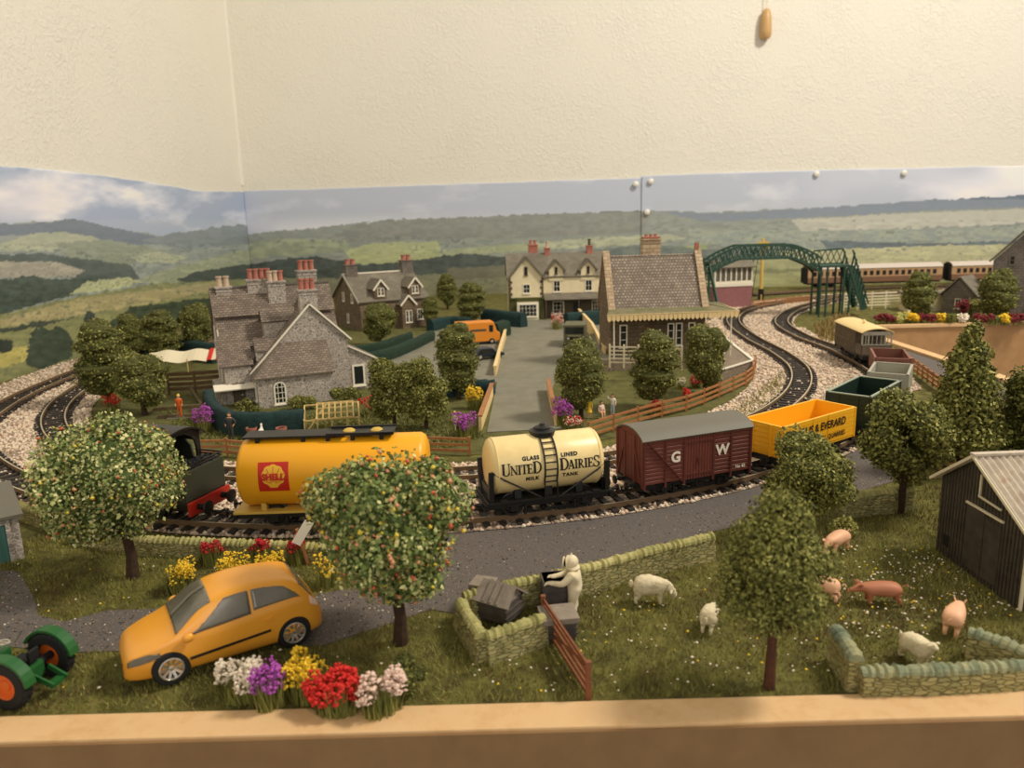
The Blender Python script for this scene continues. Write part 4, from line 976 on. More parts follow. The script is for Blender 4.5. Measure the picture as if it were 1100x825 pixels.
# ---------------------------------------------------------------- building helpers
def window(par, loc, rz, w, h, nx=2, ny=3, m=None, arched=False, fr=.12, sill=True, bar=.05):
    """frame standing on the wall plane, facing local -y, with its pane as a child"""
    b = MB().at(loc, rz); m = m or M['trim']
    if arched:
        n = 8; hh = h-w/2
        o_ = [(-w/2, 0), (w/2, 0)]+[(w/2*math.cos(PI*i/n), hh+w/2*math.sin(PI*i/n)) for i in range(n+1)]
        i_ = [(-w/2+fr, fr), (w/2-fr, fr)]+[((w/2-fr)*math.cos(PI*i/n), hh+(w/2-fr)*math.sin(PI*i/n)) for i in range(n+1)]
        for k in range(len(o_)): k2 = (k+1) % len(o_); b.prism([o_[k], o_[k2], i_[k2], i_[k]], -.06, .05, 'y')
    else:
        b.box(-w/2, w/2, -.06, .05, 0, fr).box(-w/2, w/2, -.06, .05, h-fr, h).box(-w/2, -w/2+fr, -.06, .05, fr, h-fr).box(w/2-fr, w/2, -.06, .05, fr, h-fr)
    for k in range(1, nx): x = -w/2+w*k/nx; b.box(x-bar/2, x+bar/2, -.045, .03, fr*.5, h-fr*.4)
    for k in range(1, ny): z = h*k/ny; b.box(-w/2+fr*.5, w/2-fr*.5, -.04, .03, z-bar/2, z+bar/2)
    if sill: b.box(-w/2-.08, w/2+.08, -.14, .02, -.1, 0)
    f = b.build('window', m, par)
    b = MB().at(loc, rz)
    if arched: b.prism(i_, -.02, .01, 'y')
    else: b.box(-w/2+fr*.5, w/2-fr*.5, -.02, .01, fr*.5, h-fr*.5)
    b.build('pane', M['pane'], f); return f
def chimney(par, x, y, z0, z1, wx, wy, pots, m, pm=None, ph=.75, pr=.19, along='x', rz=0):
    b = MB().at((x, y, 0), rz).box(-wx/2, wx/2, -wy/2, wy/2, z0, z1).box(-wx/2-.1, wx/2+.1, -wy/2-.1, wy/2+.1, z1-.12, z1+.04).box(-wx/2-.04, wx/2+.04, -wy/2-.04, wy/2+.04, z1-.45, z1-.36)
    c = b.build('chimney', m, par, bevel=.02)
    for k in range(pots):
        u = ((k+.5)/pots-.5)*(wx if along == 'x' else wy)*.92
        MB().at((x, y, 0), rz).lathe([(pr*1.05, z1), (pr*.95, z1+.1), (pr*.82, z1+ph*.8), (pr*1.05, z1+ph*.84), (pr*1.05, z1+ph), (pr*.7, z1+ph), (pr*.65, z1+ph*.6), (0, z1+ph*.6)], 14, (u if along == 'x' else 0, 0 if along == 'x' else u, 0)).build('chimney_pot', pm[k] if isinstance(pm, list) else (pm or M['potred']), c, smooth=True)
    return c
def roof_planes(par, quads, m, t=.14, name='roof'):
    b = MB()
    for q in quads: b.slab(q, t)
    return b.build(name, m, par, merge=False)
def barge(par, pts, w, m, th=.1, name='bargeboard'):
    b = MB()
    for p, q in zip(pts, pts[1:]): b.bar(p, q, th, w)
    return b.build(name, m, par)
def door(par, loc, rz, w, h, m, name='door'):
    d = MB().at(loc, rz).box(-w/2, w/2, -.05, .05, 0, h).box(-w/2-.1, -w/2, -.09, .05, 0, h+.1).box(w/2, w/2+.1, -.09, .05, 0, h+.1).box(-w/2, w/2, -.09, .05, h, h+.1).build(name, m, par)
    MB().at(loc, rz).ball((w*.32, -.09, h*.45), .05, 6).build('door_knob', M['steel'], d); return d

# ---------------------------------------------------------------- stone house complex in the left garden
t = thing('stone_house', 'large grey stone house with many chimneys and an arched window in the left garden', 'house', (-20.9, 61.3, .05), R(25))
b = MB()
b.prism([(-2.2+0, 0)]*0 or [(5.1, 0), (11, 0), (11, 5.0), (8, 9.2), (6.6, 7.4), (6.6, 6.5), (5.1, 4.6)], -2.2, 7.9, 'x')          # back wing, ridge along x
b.prism([(0, 0), (8.2, 0), (8.2, 5.0), (5.1, 8.0), (0, 2.75)], 2.2, 8.2, 'y')                            # front gabled wing
b.prism([(8.2, 0), (11, 0), (11, 2.6), (8.2, 4.1)], 3.2, 7.4, 'y')                                        # lean-to on the right
b.box(0, 6.2, 0, 2.2, 0, 2.6).prism([(0, 2.6), (2.2, 2.6), (2.2, 4.8)], 2.4, 6.2, 'x')                    # front annex
b.box(-3.0, -2.2, 3.2, 7, 0, 1.6).box(-2.2, 0, 3.0, 5.0, 0, 3.4)
b.build('wall', M['rubble'], t)
e = .22
roof_planes(t, [
 [(-2.4, 6.1, 7.15), (8.1, 6.1, 7.15), (8.1, 8, 9.5), (-2.4, 8, 9.5)], [(-2.3, 4.7, 4.6), (8.1, 4.7, 4.6), (8.1, 6.5, 6.95), (-2.3, 6.5, 6.95)], [(8.1, 11.3, 4.75), (-2.4, 11.3, 4.75), (-2.4, 8, 9.5), (8.1, 8, 9.5)],
 [(-.25, 8, 2.65), (-.25, 2.05, 2.65), (5.1, 2.05, 8.2), (5.1, 8, 8.2)], [(8.5, 2.05, 4.85), (8.5, 8, 4.85), (5.1, 8, 8.2), (5.1, 2.05, 8.2)],
 [(8.1, 3.05, 4.3), (11.25, 3.05, 2.62), (11.25, 7.5, 2.62), (8.1, 7.5, 4.3)],
 [(-.25, -.2, 2.6), (6.4, -.2, 2.6), (6.3, 2.2, 5.0), (2.3, 2.2, 5.0)],
 [(-.25, 2.2, 2.62), (-.25, -.2, 2.6), (2.3, 2.2, 5.0)],
 [(-2.6, 2.8, 3.3), (.2, 2.8, 3.3), (.2, 5.1, 5.2), (-2.6, 5.1, 5.2)],
], M['slate'])
b = MB().bar((-2.4, 8, 9.52), (8.1, 8, 9.52), .2, .16).bar((5.1, 2.0, 8.24), (5.1, 8, 8.24), .2, .16); b.build('ridge_tiles', M['greyblock'], t)
barge(t, [(-.25, 2.02, 2.6), (5.1, 2.02, 8.18), (8.5, 2.02, 4.82)], .16, M['trim']); barge(t, [(8.1, 3.02, 4.24), (11.25, 3.02, 2.56)], .14, M['trim'])
barge(t, [(-.25, -.22, 2.55), (6.4, -.22, 2.55)], .12, M['bargegrey'], name='gutter'); barge(t, [(-.27, -.2, 2.6), (2.3, 2.15, 5.02)], .1, M['bargegrey'], name='hip_tiles')
# dormers on the left slope
for y0, y1, xf, zr, zb_, in ((4.3, 6.1, 1.5, 7.6, 4.4), (3.0, 4.2, .6, 5.3, 3.3)):
    d = MB().prism([(y0, zb_-1), (y1, zb_-1), (y1, zr-.9), ((y0+y1)/2, zr), (y0, zr-.9)], xf, xf+2.6, 'x').build('dormer', M['rubble'], t)
    roof_planes(d, [[(xf-.2, (y0+y1)/2, zr+.12), (xf-.2, y0-.15, zr-.95), (xf+2.8, y0-.15, zr-.95), (xf+2.8, (y0+y1)/2, zr+.12)], [(xf-.2, y1+.15, zr-.95), (xf-.2, (y0+y1)/2, zr+.12), (xf+2.8, (y0+y1)/2, zr+.12), (xf+2.8, y1+.15, zr-.95)]], M['slate'], .1)
    window(d, (xf-.02, (y0+y1)/2, zb_), -PI/2, .7, .9, 2, 2)
chimney(t, 5.1, 2.75, 7.2, 9.35, 1.5, .9, 3, M['rubble'], ph=.95, pr=.24)
chimney(t, 3.2, 7.2, 7.6, 9.9, 1.5, .9, 3, M['rubble'], [M['potpale'], M['potpale'], M['potred']], ph=.95, pr=.24)
chimney(t, 1.9, 8.0, 8.6, 10.1, 2.2, 1.0, 4, M['rubble'], ph=.95, pr=.24)
chimney(t, -1.2, 8.0, 8.6, 9.6, 1.3, .9, 2, M['rubble'], [M['potpale'], M['potpale']], ph=.95, pr=.26)
chimney(t, 6.4, 9.5, 7.5, 10.6, 1.7, 1.0, 3, M['rubble'], ph=.95, pr=.24)
window(t, (1.75, -.02, .25), 0, 1.0, 1.9, 3, 4, arched=True)
window(t, (9.2, 3.18, .35), 0, 1.15, 1.95, 1, 1, fr=.16)
for y, z, h in ((5.8, 4.6, 1.5), (5.8, 1.2, 1.5), (9, 4.6, 1.5), (9, 1.2, 1.5)): window(t, (-2.22, y, z), -PI/2, .7, h, 2, 3)
window(t, (-.02, 1.1, .5), -PI/2, .6, 1.5, 2, 3)
door(t, (-1.2, 2.98, 0), 0, .8, 1.7, M['quoin']); b = MB().slab([(-3.2, 2.0, 1.5), (.1, 2.0, 1.5), (.1, 3.2, 1.8), (-3.2, 3.2, 1.8)], .1); b.build('porch_roof', M['trim'], t)

# ---------------------------------------------------------------- long stone cottage behind it
t = thing('stone_cottage', 'long stone cottage with white-edged gable dormers behind the large stone house', 'cottage', (-20.6, 105.0, .02), R(31))
b = MB().prism([(0, 0), (11, 0), (11, 4.2), (5.5, 7.5), (0, 4.2)], 0, 10.2, 'x'); b.build('wall', M['brownstone'], t)
roof_planes(t, [[(-.3, -.35, 4.1), (10.5, -.35, 4.1), (10.5, 5.5, 7.7), (-.3, 5.5, 7.7)], [(10.5, 11.35, 4.1), (-.3, 11.35, 4.1), (-.3, 5.5, 7.7), (10.5, 5.5, 7.7)]], M['slate_far'], .2)
barge(t, [(-.36, -.4, 4.0), (-.36, 5.5, 7.65), (-.36, 11.4, 4.0)], .3, M['wgrey'], .12); MB().bar((-.3, 5.5, 7.72), (10.5, 5.5, 7.72), .2, .16).build('ridge_tiles', M['trim'], t)
for x, zt, w, dz, yf in ((3.1, 6.9, 1.7, 0, -.05), (8.3, 6.9, 1.7, 0, -.05), (6.6, 4.6, 1.9, 0, -1.3)):
    d = MB().prism([(x-w/2, max(0, zt-3.2) if yf > -1 else 0), (x+w/2, max(0, zt-3.2) if yf > -1 else 0), (x+w/2, zt-1.0), (x, zt), (x-w/2, zt-1.0)], yf, 3.0, 'y').build('dormer' if yf > -1 else 'porch', M['brownstone'], t)
    roof_planes(d, [[(x-w/2-.25, yf-.2, zt-1.25), (x, yf-.2, zt+.15), (x, 3.2, zt+.15), (x-w/2-.25, 3.2, zt-1.25)][::-1], [(x+w/2+.25, yf-.2, zt-1.25), (x, yf-.2, zt+.15), (x, 3.2, zt+.15), (x+w/2+.25, 3.2, zt-1.25)]], M['slate_far'], .12)
    barge(d, [(x-w/2-.3, yf-.24, zt-1.3), (x, yf-.24, zt+.12), (x+w/2+.3, yf-.24, zt-1.3)], .22, M['trim'], .1)
    for s in (-.26, .26): window(d, (x+s, yf-.02, zt-2.1 if yf > -1 else .9), 0, .45, 1.1 if yf > -1 else 1.7, 1, 2, fr=.08)
chimney(t, .9, 5.5, 6.8, 9.0, 1.7, 1.2, 2, M['greyblock'], ph=.8, pr=.36); chimney(t, 9.5, 5.5, 6.8, 9.2, 1.7, 1.2, 2, M['greyblock'], ph=.8, pr=.36)
window(t, (8.9, -.03, 1.0), 0, .9, 1.5, 2, 2); window(t, (2.4, -.03, 1.0), 0, .9, 1.5, 2, 2)
window(t, (-.03, 3.0, 3.8), -PI/2, .8, 1.3, 2, 2); window(t, (-.03, 5.2, .8), -PI/2, .8, 1.3, 2, 2); window(t, (-.03, 6.6, 3.8), -PI/2, .8, 1.3, 2, 2)

# ---------------------------------------------------------------- white house at the end of the road
t = thing('white_house', 'cream rendered house with three gables and dark quoins at the road end', 'house', (-.3, 114.6, .02), R(2))
b = MB().prism([(0, 0), (7, 0), (7, 6.4), (3.5, 9.4), (0, 6.4)], .2, 15.4, 'x').prism([(.2, 0), (5.3, 0), (5.3, 6.3), (2.75, 9.1), (.2, 6.3)], -1.0, 3, 'y'); b.build('wall', M['render'], t)
roof_planes(t, [[(-.1, -.3, 6.15), (15.6, -.3, 6.15), (15.6, 3.5, 9.6), (-.1, 3.5, 9.6)], [(15.6, 7.3, 6.2), (-.1, 7.3, 6.2), (-.1, 3.5, 9.6), (15.6, 3.5, 9.6)],
 [(-.1, 3.5, 5.95), (-.1, -1.3, 5.95), (2.75, -1.3, 9.3), (2.75, 3.5, 9.3)], [(5.6, -1.3, 5.95), (5.6, 3.5, 5.95), (2.75, 3.5, 9.3), (2.75, -1.3, 9.3)]], M['slate_far'], .18)
barge(t, [(-.15, -1.35, 5.85), (2.75, -1.35, 9.28), (5.65, -1.35, 5.85)], .28, M['bargegrey'], .12)
for x in (.28, 5.22): 
    b = MB()
    for k in range(14): w = .3 if k % 2 else .5; b.box(x-w/2 if 0 else (x-.1 if x < 1 else x-w+.1), (x-.1+w if x < 1 else x+.1), -1.06, -.7, k*.45, k*.45+.4)
    b.build('quoin_stones', M['quoin'], t)
for x in (7.3, 12.1):
    d = MB().prism([(x-1.05, 5.6), (x+1.05, 5.6), (x+1.05, 7.2), (x, 8.4), (x-1.05, 7.2)], -.15, 3, 'y').build('dormer', M['render'], t)
    roof_planes(d, [[(x, -.45, 8.65), (x-1.4, -.45, 7.0), (x-1.4, 3, 7.0), (x, 3, 8.65)], [(x+1.4, -.45, 7.0), (x, -.45, 8.65), (x, 3, 8.65), (x+1.4, 3, 7.0)]], M['slate_far'], .14)
    barge(d, [(x-1.42, -.5, 6.95), (x, -.5, 8.62), (x+1.42, -.5, 6.95)], .2, M['bargegrey'], .1)
    window(d, (x, -.17, 6.6), 0, .4, 1.0, 1, 2, fr=.07, m=M['quoin']); window(t, (x+.1, -.03, 3.9), 0, 1.1, 1.7, 2, 2)
window(t, (2.75, -1.03, 6.6), 0, .5, 1.2, 1, 2, fr=.08, m=M['quoin']); window(t, (2.8, -1.03, 3.9), 0, 1.1, 1.4, 2, 2)
bay = MB().box(1.3, 4.5, -1.7, -1.0, 0, 2.6).build('bay_window', M['trim'], t); window(bay, (2.9, -1.72, .5), 0, 2.7, 1.9, 5, 3)
b = MB().box(.3, 1.25, -1.12, -1.0, 0, 3.1).box(4.55, 5.2, -1.12, -1.0, 0, 3.1).box(.3, 5.2, -1.12, -1.0, 2.7, 3.3); b.build('creeper_band', M['leaf_c'], t)
ver = MB().slab([(5.4, -1.9, 2.95), (15.3, -1.9, 2.95), (15.3, 0, 3.75), (5.4, 0, 3.75)], .14).build('verandah_roof', M['slate_far'], t)
for x in (5.6, 8.0, 10.5, 13.0, 15.1): MB().box(x-.07, x+.07, -1.8, -1.66, 0, 2.9).build('verandah_post', M['quoin'], t)
MB().box(5.3, 15.3, -.06, 0, 0, 3.0).build('lower_front', M['quoin'], t, label='dark stone lower front under the verandah')
for x, w in ((7.6, 1.7), (13.3, 1.3)): window(t, (x, -.1, .6), 0, w, 1.9, 3, 3)
door(t, (10.4, -.1, 0), 0, .9, 2.1, M['black'])
chimney(t, 4.2, 4.3, 8.4, 10.8, 1.4, .9, 2, M['potred'], ph=.7, pr=.24); chimney(t, 6.3, 3.4, 8.6, 10.3, .8, .7, 1, M['potred'], M['potpale'], ph=1.0, pr=.24); chimney(t, 12.8, 3.5, 8.6, 10.5, .9, .8, 1, M['potred'], M['quoin'], ph=1.0, pr=.24)

# ---------------------------------------------------------------- station
st = thing('station_platform', 'low stone station platform with a pale edge below the station building', 'platform', (9.1, 73.0, .05), R(4))
b = MB().prism([(-.4, .1), (8.2, .1), (12.0, .6), (14.6, 8), (16.2, 17), (1.5, 17), (-.4, 8)], 0, 1.15, 'z'); b.build('platform_wall', M['rubble_dk'], st)
b = MB()
E_ = [(8.2, .1), (12.0, .6), (14.6, 8), (16.2, 17)]
for p, q in zip(E_, E_[1:]): b.bar((*p, 1.2), (*q, 1.2), .34, .14)
b.build('platform_edge', M['trim'], st, label='white platform edging'); MB().prism([(-.3, .2), (8.1, .2), (11.8, .7), (14.4, 8), (16.0, 16.9), (1.5, 16.9), (-.3, 8)], 1.14, 1.19, 'z').build('platform_surface', M['drive'], st)
t = thing('station_building', 'stone station building with patterned slate roof and cream scalloped canopy valance', 'station', (9.1, 73.0, 1.22), R(4)); t.scale = (.92, .84, .95)
b = MB().box(.9, 11.4, 2.2, 8.6, 0, 5.1); b.prism([(2.2, 0), (8.6, 0), (8.6, 5.1), (5.4, 10.0), (2.2, 5.1)], 1.1, 11.2, 'x'); b.build('wall', M['brownstone'], t)
roof_planes(t, [[(1.3, 1.9, 4.9), (11.0, 1.9, 4.9), (11.0, 5.4, 10.3), (1.3, 5.4, 10.3)], [(11.0, 8.9, 4.9), (1.3, 8.9, 4.9), (1.3, 5.4, 10.3), (11.0, 5.4, 10.3)]], M['slate_fish'], .2)
for x in (.7, 10.9):
    b = MB().prism([(1.7, 4.6), (5.4, 10.55), (9.1, 4.6)], x+.12, x+.58, 'x'); p = b.build('gable_parapet', M['brownstone'], t)
    b = MB().bar((x+.35, 1.6, 4.7), (x+.35, 5.4, 10.75), .72, .2).bar((x+.35, 9.2, 4.7), (x+.35, 5.4, 10.75), .72, .2); b.build('coping', M['ashlar'], p)
MB().box(10.95, 11.35, 5.2, 5.6, 10.7, 11.4).build('finial', M['potred'], t)
chimney(t, 6.2, 6.2, 9.0, 11.9, 2.0, 1.2, 0, M['ashlar'])
chimney(t, 6.2, 6.2, 11.9, 12.1, 1.7, 1.0, 3, M['potred'], ph=.3, pr=.2)
cp = roof_planes(t, [[(.2, -.1, 4.65), (14.2, -.1, 4.65), (13.2, 3.6, 5.2), (.9, 2.3, 5.1)], [(14.2, -.1, 4.65), (14.6, 6.5, 4.65), (11.6, 6.5, 5.2), (11.6, 3.0, 5.2)]], M['canopygreen'], .12, name='canopy')
b = MB(); n = 40
def valance(p, q, n):
    p = Vector(p); q = Vector(q); nr = (q-p).normalized().cross(Vector((0, 0, 1)))*.05
    for k in range(n):
        a_ = p+(q-p)*(k/n+.06/n); c_ = p+(q-p)*((k+1)/n-.06/n); m_ = (a_+c_)/2
        vs = [a_, c_, c_-Vector((0, 0, .5)), m_-Vector((0, 0, .72)), a_-Vector((0, 0, .5))]
        b.add([v for v in vs]+[v+nr for v in vs], [(0, 1, 2, 3, 4), (9, 8, 7, 6, 5)]+[(i, 5+i, 5+(i+1) % 5, (i+1) % 5) for i in range(5)])
    b.bar(p-Vector((0, 0, .02)), q-Vector((0, 0, .02)), .1, .14)
valance((.2, -.15, 4.6), (14.25, -.15, 4.6), 30); valance((14.3, -.15, 4.6), (14.7, 6.5, 4.6), 13); b.build('valance', M['valance'], cp)
for x in (2.4,): window(t, (x, 2.17, .9), 0, .85, 2.4, 1, 3, fr=.12)
for x in (7.6, 8.5, 9.9): window(t, (x, 2.17, .9), 0, .75, 2.4, 1, 3, fr=.12)
door(t, (5.2, 2.17, 0), 0, 1.1, 2.9, M['dkfence'])
for x in (1.0, 13.6): MB().tube([(x, .2, 0), (x, .2, 4.6)], .08, 8).build('canopy_post', M['trim'], t)
# low wall beside the station, cream
def lowwall(name, pts, h, label, m, th=.22, cat='wall', cope=None, z0=.1):
    P = [at(*p, z0) if len(p) == 2 else Vector(p) for p in pts]
    o = thing(name, label, cat, P[0])
    b = MB(Matrix.Translation(-P[0]))
    for p, q in zip(P, P[1:]): b.bar(p+Vector((0, 0, h/2-.05)), q+Vector((0, 0, h/2-.05)), th, h+.1)
    b.build('wall_panel', m, o)
    b = MB(Matrix.Translation(-P[0]))
    for p, q in zip(P, P[1:]): b.bar(p+Vector((0, 0, h+.05)), q+Vector((0, 0, h+.05)), th+.12, .12)
    b.build('capping', cope or m, o); return o
lowwall('garden_wall', [(650,392),(636,362),(622,345)], 1.7, 'cream boundary wall running back along the left side of the station', M['valance'])
lowwall('garden_wall', [(532,404),(538,380),(543,362)], .9, 'low cream wall along the road beside the orange van', M['valance'])
lowwall('garden_wall', [(589,420),(597,458)], 1.0, 'cream and orange boarded wall at the right of the road mouth', M['valance'], cope=M['fence'])
lowwall('garden_wall', [(529,424),(516,462)], 1.0, 'cream and orange boarded wall at the left of the road mouth', M['valance'], cope=M['fence'])

# ---------------------------------------------------------------- fences
def fence(pts, label, m, h=1.2, rails=3, step=2.2, post=.16, group=None, name='post_and_rail_fence', z0=.08, tilt=0, rw=.1, rh=.17, world=False, postup=.1):
    P = catmull([(Vector(p) if world else at(*p, z0)) for p in pts], 10) if len(pts) > 2 else [(Vector(p) if world else at(*p, z0)) for p in pts]
    if len(P) == 2: P = [P[0].lerp(P[1], k/10) for k in range(11)]
    L = sum((b_-a_).length for a_, b_ in zip(P, P[1:])); k = max(1, round(L/step)); Q = resample(P, L/k*.9999)
    if len(Q) < k+1: Q.append(P[-1])
    o = thing(name, label, 'fence', Q[0], 0, group); T = Matrix.Translation(-Q[0])
    for r_ in range(rails):
        z = h*(.25+.68*r_/max(1, rails-1)); b = MB(T)
        for p, q in zip(Q, Q[1:]):
            nrm = Vector((-(q-p).y, (q-p).x, 0)).normalized()*-.0
            b.bar(p+Vector((0, 0, z))+nrm, q+Vector((0, 0, z))+nrm, rw, rh)
        b.build('rail', m, o)
    for q in Q: MB(T).box(q.x-post/2, q.x+post/2, q.y-post/2, q.y+post/2, q.z, q.z+h+postup).build('post', m, o, bevel=.015)
    return o
fence([(632,473),(665,462),(705,450),(740,441),(778,425),(806,411),(811,396)], 'curved orange-brown fence between the inner track and the station lawn', M['fence'], 1.25, 3, 2.6)
fence([(455,487),(478,489),(505,489)], 'brown fence between the two tank wagons beyond the inner track', M['fence'], 1.15, 3, 2.2)
fence([(214,490),(240,489),(270,492)], 'brown fence seen through the locomotive cab beside the garden', M['fence'], 1.1, 3, 1.6)
fence([(182,424),(208,423),(240,420)], 'dark brown boarded fence left of the large stone house', M['dkfence'], 2.0, 4, 2.4, rh=.3)
fence([(976,396),(992,408),(1008,420)], 'brown fence beside the grey path right of the wagons', M['fence'], 1.2, 3, 1.6)
fence([(1058,436),(1072,445),(1092,458)], 'brown fence below the well rim near the right edge', M['gatewood'], 1.2, 3, 1.8)
fence([(1010,506),(1050,503),(1066,505)], 'orange-brown fence behind the corrugated shed roof', M['fence'], 1.7, 3, 2.6)
fence([(655,395),(690,396),(732,398)], 'off-white picket fence along the front of the station platform', M['picket'], 2.1, 5, 1.2, name='picket_fence', world=False, z0=1.22, rh=.12)
fence([(808,330),(838,327),(872,324)], 'low orange fence by the track right of the signal box', M['fence'], 1.0, 3, 2.4)
fence([(906,334),(925,333),(966,331)], 'white railing fence in front of the first brown coach', M['picket'], 2.6, 5, 2.4, name='white_railings', rh=.2)
fence([(966,331),(990,330),(1012,329)], 'white railing fence behind the round tree at the far right', M['picket'], 2.6, 5, 2.4, name='white_railings', rh=.2)
# leaning gate in the front field
g = thing('field_gate', 'red-brown five-bar gate standing in the grass beside the mossy pen', 'gate', at(584, 676))
p0, p1 = at(584, 676), at(632, 752); d = p1-p0; T = Matrix.Translation(-p0)
for z in (.2, .47, .74, 1.0, 1.22): MB(T).bar(p0+Vector((0, 0, z)), p1+Vector((0, 0, z*.98)), .07, .13).build('rail', M['gatewood'], g, bevel=.01)
for u in (0, 1): q = p0+d*u; MB(T).box(q.x-.09, q.x+.09, q.y-.09, q.y+.09, 0, 1.38).build('post', M['gatewood'], g, bevel=.015)
MB(T).bar(p0+d*.05+Vector((0, .06, .2)), p0+d*.95+Vector((0, .06, 1.15)), .05, .12).build('brace', M['gatewood'], g)

# ---------------------------------------------------------------- signal box, bridge, signal, coaches, far right
q = at(787, 331); t = thing('signal_box', 'signal box with mauve brick base and cream windows beside the footbridge', 'signal box', (q.x, q.y, .02), R(10)); t.scale = (1.0, 1.0, .95)
MB().box(-3.2, 3.2, 0, 4, 0, 3.6).build('brick_base', M['mauvebrick'], t)
MB().box(-3.3, 3.3, -.1, 4.1, 3.6, 4.2).box(-3.2, 3.2, 0, 4, 4.2, 4.5).build('white_band', M['trim'], t)
b = MB().box(-3.2, 3.2, 0, 4, 6.6, 6.9)
for x in np.linspace(-3.1, 3.1, 8): b.box(x-.1, x+.1, -.03, .1, 4.4, 6.7)
for y in np.linspace(.1, 3.9, 5): b.box(-3.23, -3.1, y-.1, y+.1, 4.4, 6.7)
f = b.build('window_frame', M['trim'], t); MB().box(-3.08, 3.08, .08, 3.9, 4.4, 6.7).build('pane', M['carglass'], f)
roof_planes(t, [[(-3.7, -.5, 6.8), (3.7, -.5, 6.8), (3.7, 2, 7.9), (-3.7, 2, 7.9)], [(3.7, 4.5, 6.8), (-3.7, 4.5, 6.8), (-3.7, 2, 7.9), (3.7, 2, 7.9)]], M['slate_far'], .15)

t = thing('footbridge', 'green lattice footbridge arched over both tracks with a stair at its right end', 'footbridge', (0, 0, 0))
Yb = 108.
def bx(px): # x on the plane of the span for a photographed column
    return z_on(px, 262, 1, Yb).x
xa, xb_ = bx(762), bx(884); nseg = 22
def archz(u):   # u 0..1 along the span: flat middle, bending down at the ends
    return 7.3+2.1*min(1, 1.25*math.sin(PI*min(max(u, 0), 1))**.8)
for yy, lab in ((Yb, 'near'), (Yb+3, 'far')):
    b = MB(); top = []; bot = []
    for k in range(nseg+1):
        u = k/nseg; x = xa+(xb_-xa)*u; z = archz(u); top.append(Vector((x, yy, z+.9))); bot.append(Vector((x, yy, z-.9 if 0 < u < 1 else z-1.2)))
    for p, q in zip(top, top[1:]): b.bar(p, q, .22, .28)
    for p, q in zip(bot, bot[1:]): b.bar(p, q, .22, .3)
    for k in range(nseg): b.bar(top[k], bot[k+1], .1, .12).bar(bot[k], top[k+1], .1, .12)
    for k in range(0, nseg+1, 4): b.bar(top[k], bot[k], .14, .14)
    b.build('lattice_girder', M['bridge'], t)
b = MB()
for k in range(nseg):
    u0, u1 = k/nseg, (k+1)/nseg; b.slab([(xa+(xb_-xa)*u0, Yb, archz(u0)-.8), (xa+(xb_-xa)*u1, Yb, archz(u1)-.8), (xa+(xb_-xa)*u1, Yb+3, archz(u1)-.8), (xa+(xb_-xa)*u0, Yb+3, archz(u0)-.8)], .15)
b.build('deck', M['bridge'], t)
xl = xb_+4.2
MB().box(xb_-.2, xl, Yb-.2, Yb+3.2, 7.0, 7.3).build('landing', M['bridge'], t)
for x in (xb_, xb_+.9, xl-.9, xl):
    for y in (Yb, Yb+3): MB().tube([(x, y, 0), (x, y, 7.1)], .16, 8).build('column', M['bridge'], t, smooth=True)
for y in (Yb-.15, Yb+3.1):
    b = MB(); b.bar((xb_, y, 9.2), (xl, y, 9.4), .16, .22).bar((xb_, y, 7.3), (xl, y, 7.3), .16, .3)
    n = 5
    for k in range(n):
        x0, x1 = xb_+(xl-xb_)*k/n, xb_+(xl-xb_)*(k+1)/n; b.bar((x0, y, 7.3), (x1, y, 9.3), .09, .1).bar((x0, y, 9.2), (x1, y, 7.3), .09, .1)
b.build('landing_railing', M['bridge'], t)
# stair runs to the right and down, and a second flight towards us
b = MB()
for y in (Yb-.1, Yb+3.0):
    b.bar((xl, y, 7.1), (xl+2.2, y, 1.0), .2, .9).bar((xl, y, 9.4), (xl+2.7, y, 1.8), .14, .2)
    for k in range(7): b.bar((xl+k*.32, y, 7.1-k*.9), (xl+k*.32+.3, y, 9.0-k*.9), .1, .4)
for k in range(12): b.box(xl+k*.185, xl+k*.185+.35, Yb-.1, Yb+3, 7.0-k*.52-.08, 7.0-k*.52)
b.build('stair', M['bridge'], t)
b = MB()
for x in (xa-1.2, xa+.1):
    b.bar((x, Yb, 7.6), (x, Yb-6.5, 1.2), .2, .8)
for k in range(12): b.box(xa-1.2, xa+.1, Yb-.5-k*.52, Yb-k*.52, 7.4-k*.52, 7.5-k*.52)
b.build('stair', M['bridge'], t)
for x in (xa-.9, xa+.1):
    for y in (Yb, Yb+3): MB().tube([(x, y, 0), (x, y, 8.6)], .16, 8).build('column', M['bridge'], t, smooth=True)
q = at(817, 322); t = thing('signal_post', 'cream and black railway signal post with a yellow arm seen behind the footbridge', 'signal', q)
MB().lathe([(.32, 0), (.3, 4), (.24, 10.4), (0, 10.5)], 10, mi=0).build('post', M['signalcream'], t, smooth=True)
MB().box(-.42, .42, -.3, .3, 0, 1.9).build('post_foot', M['black'], t, bevel=.04)
MB().box(-1.0, 1.0, -.35, -.25, 9.2, 9.9).box(.2, .9, -.5, .1, 8.7, 9.3).build('signal_arm', M['frameyellow'], t, bevel=.04)
MB().tube([(-2.2, 0, 0), (-1.9, 0, 3), (-1.3, 0, 8.8)], .1, 6).build('ladder', M['black'], t); MB().tube([(-1.6, 0, 0), (-.5, 0, 9)], .06, 6).build('stay_wire', M['black'], t)

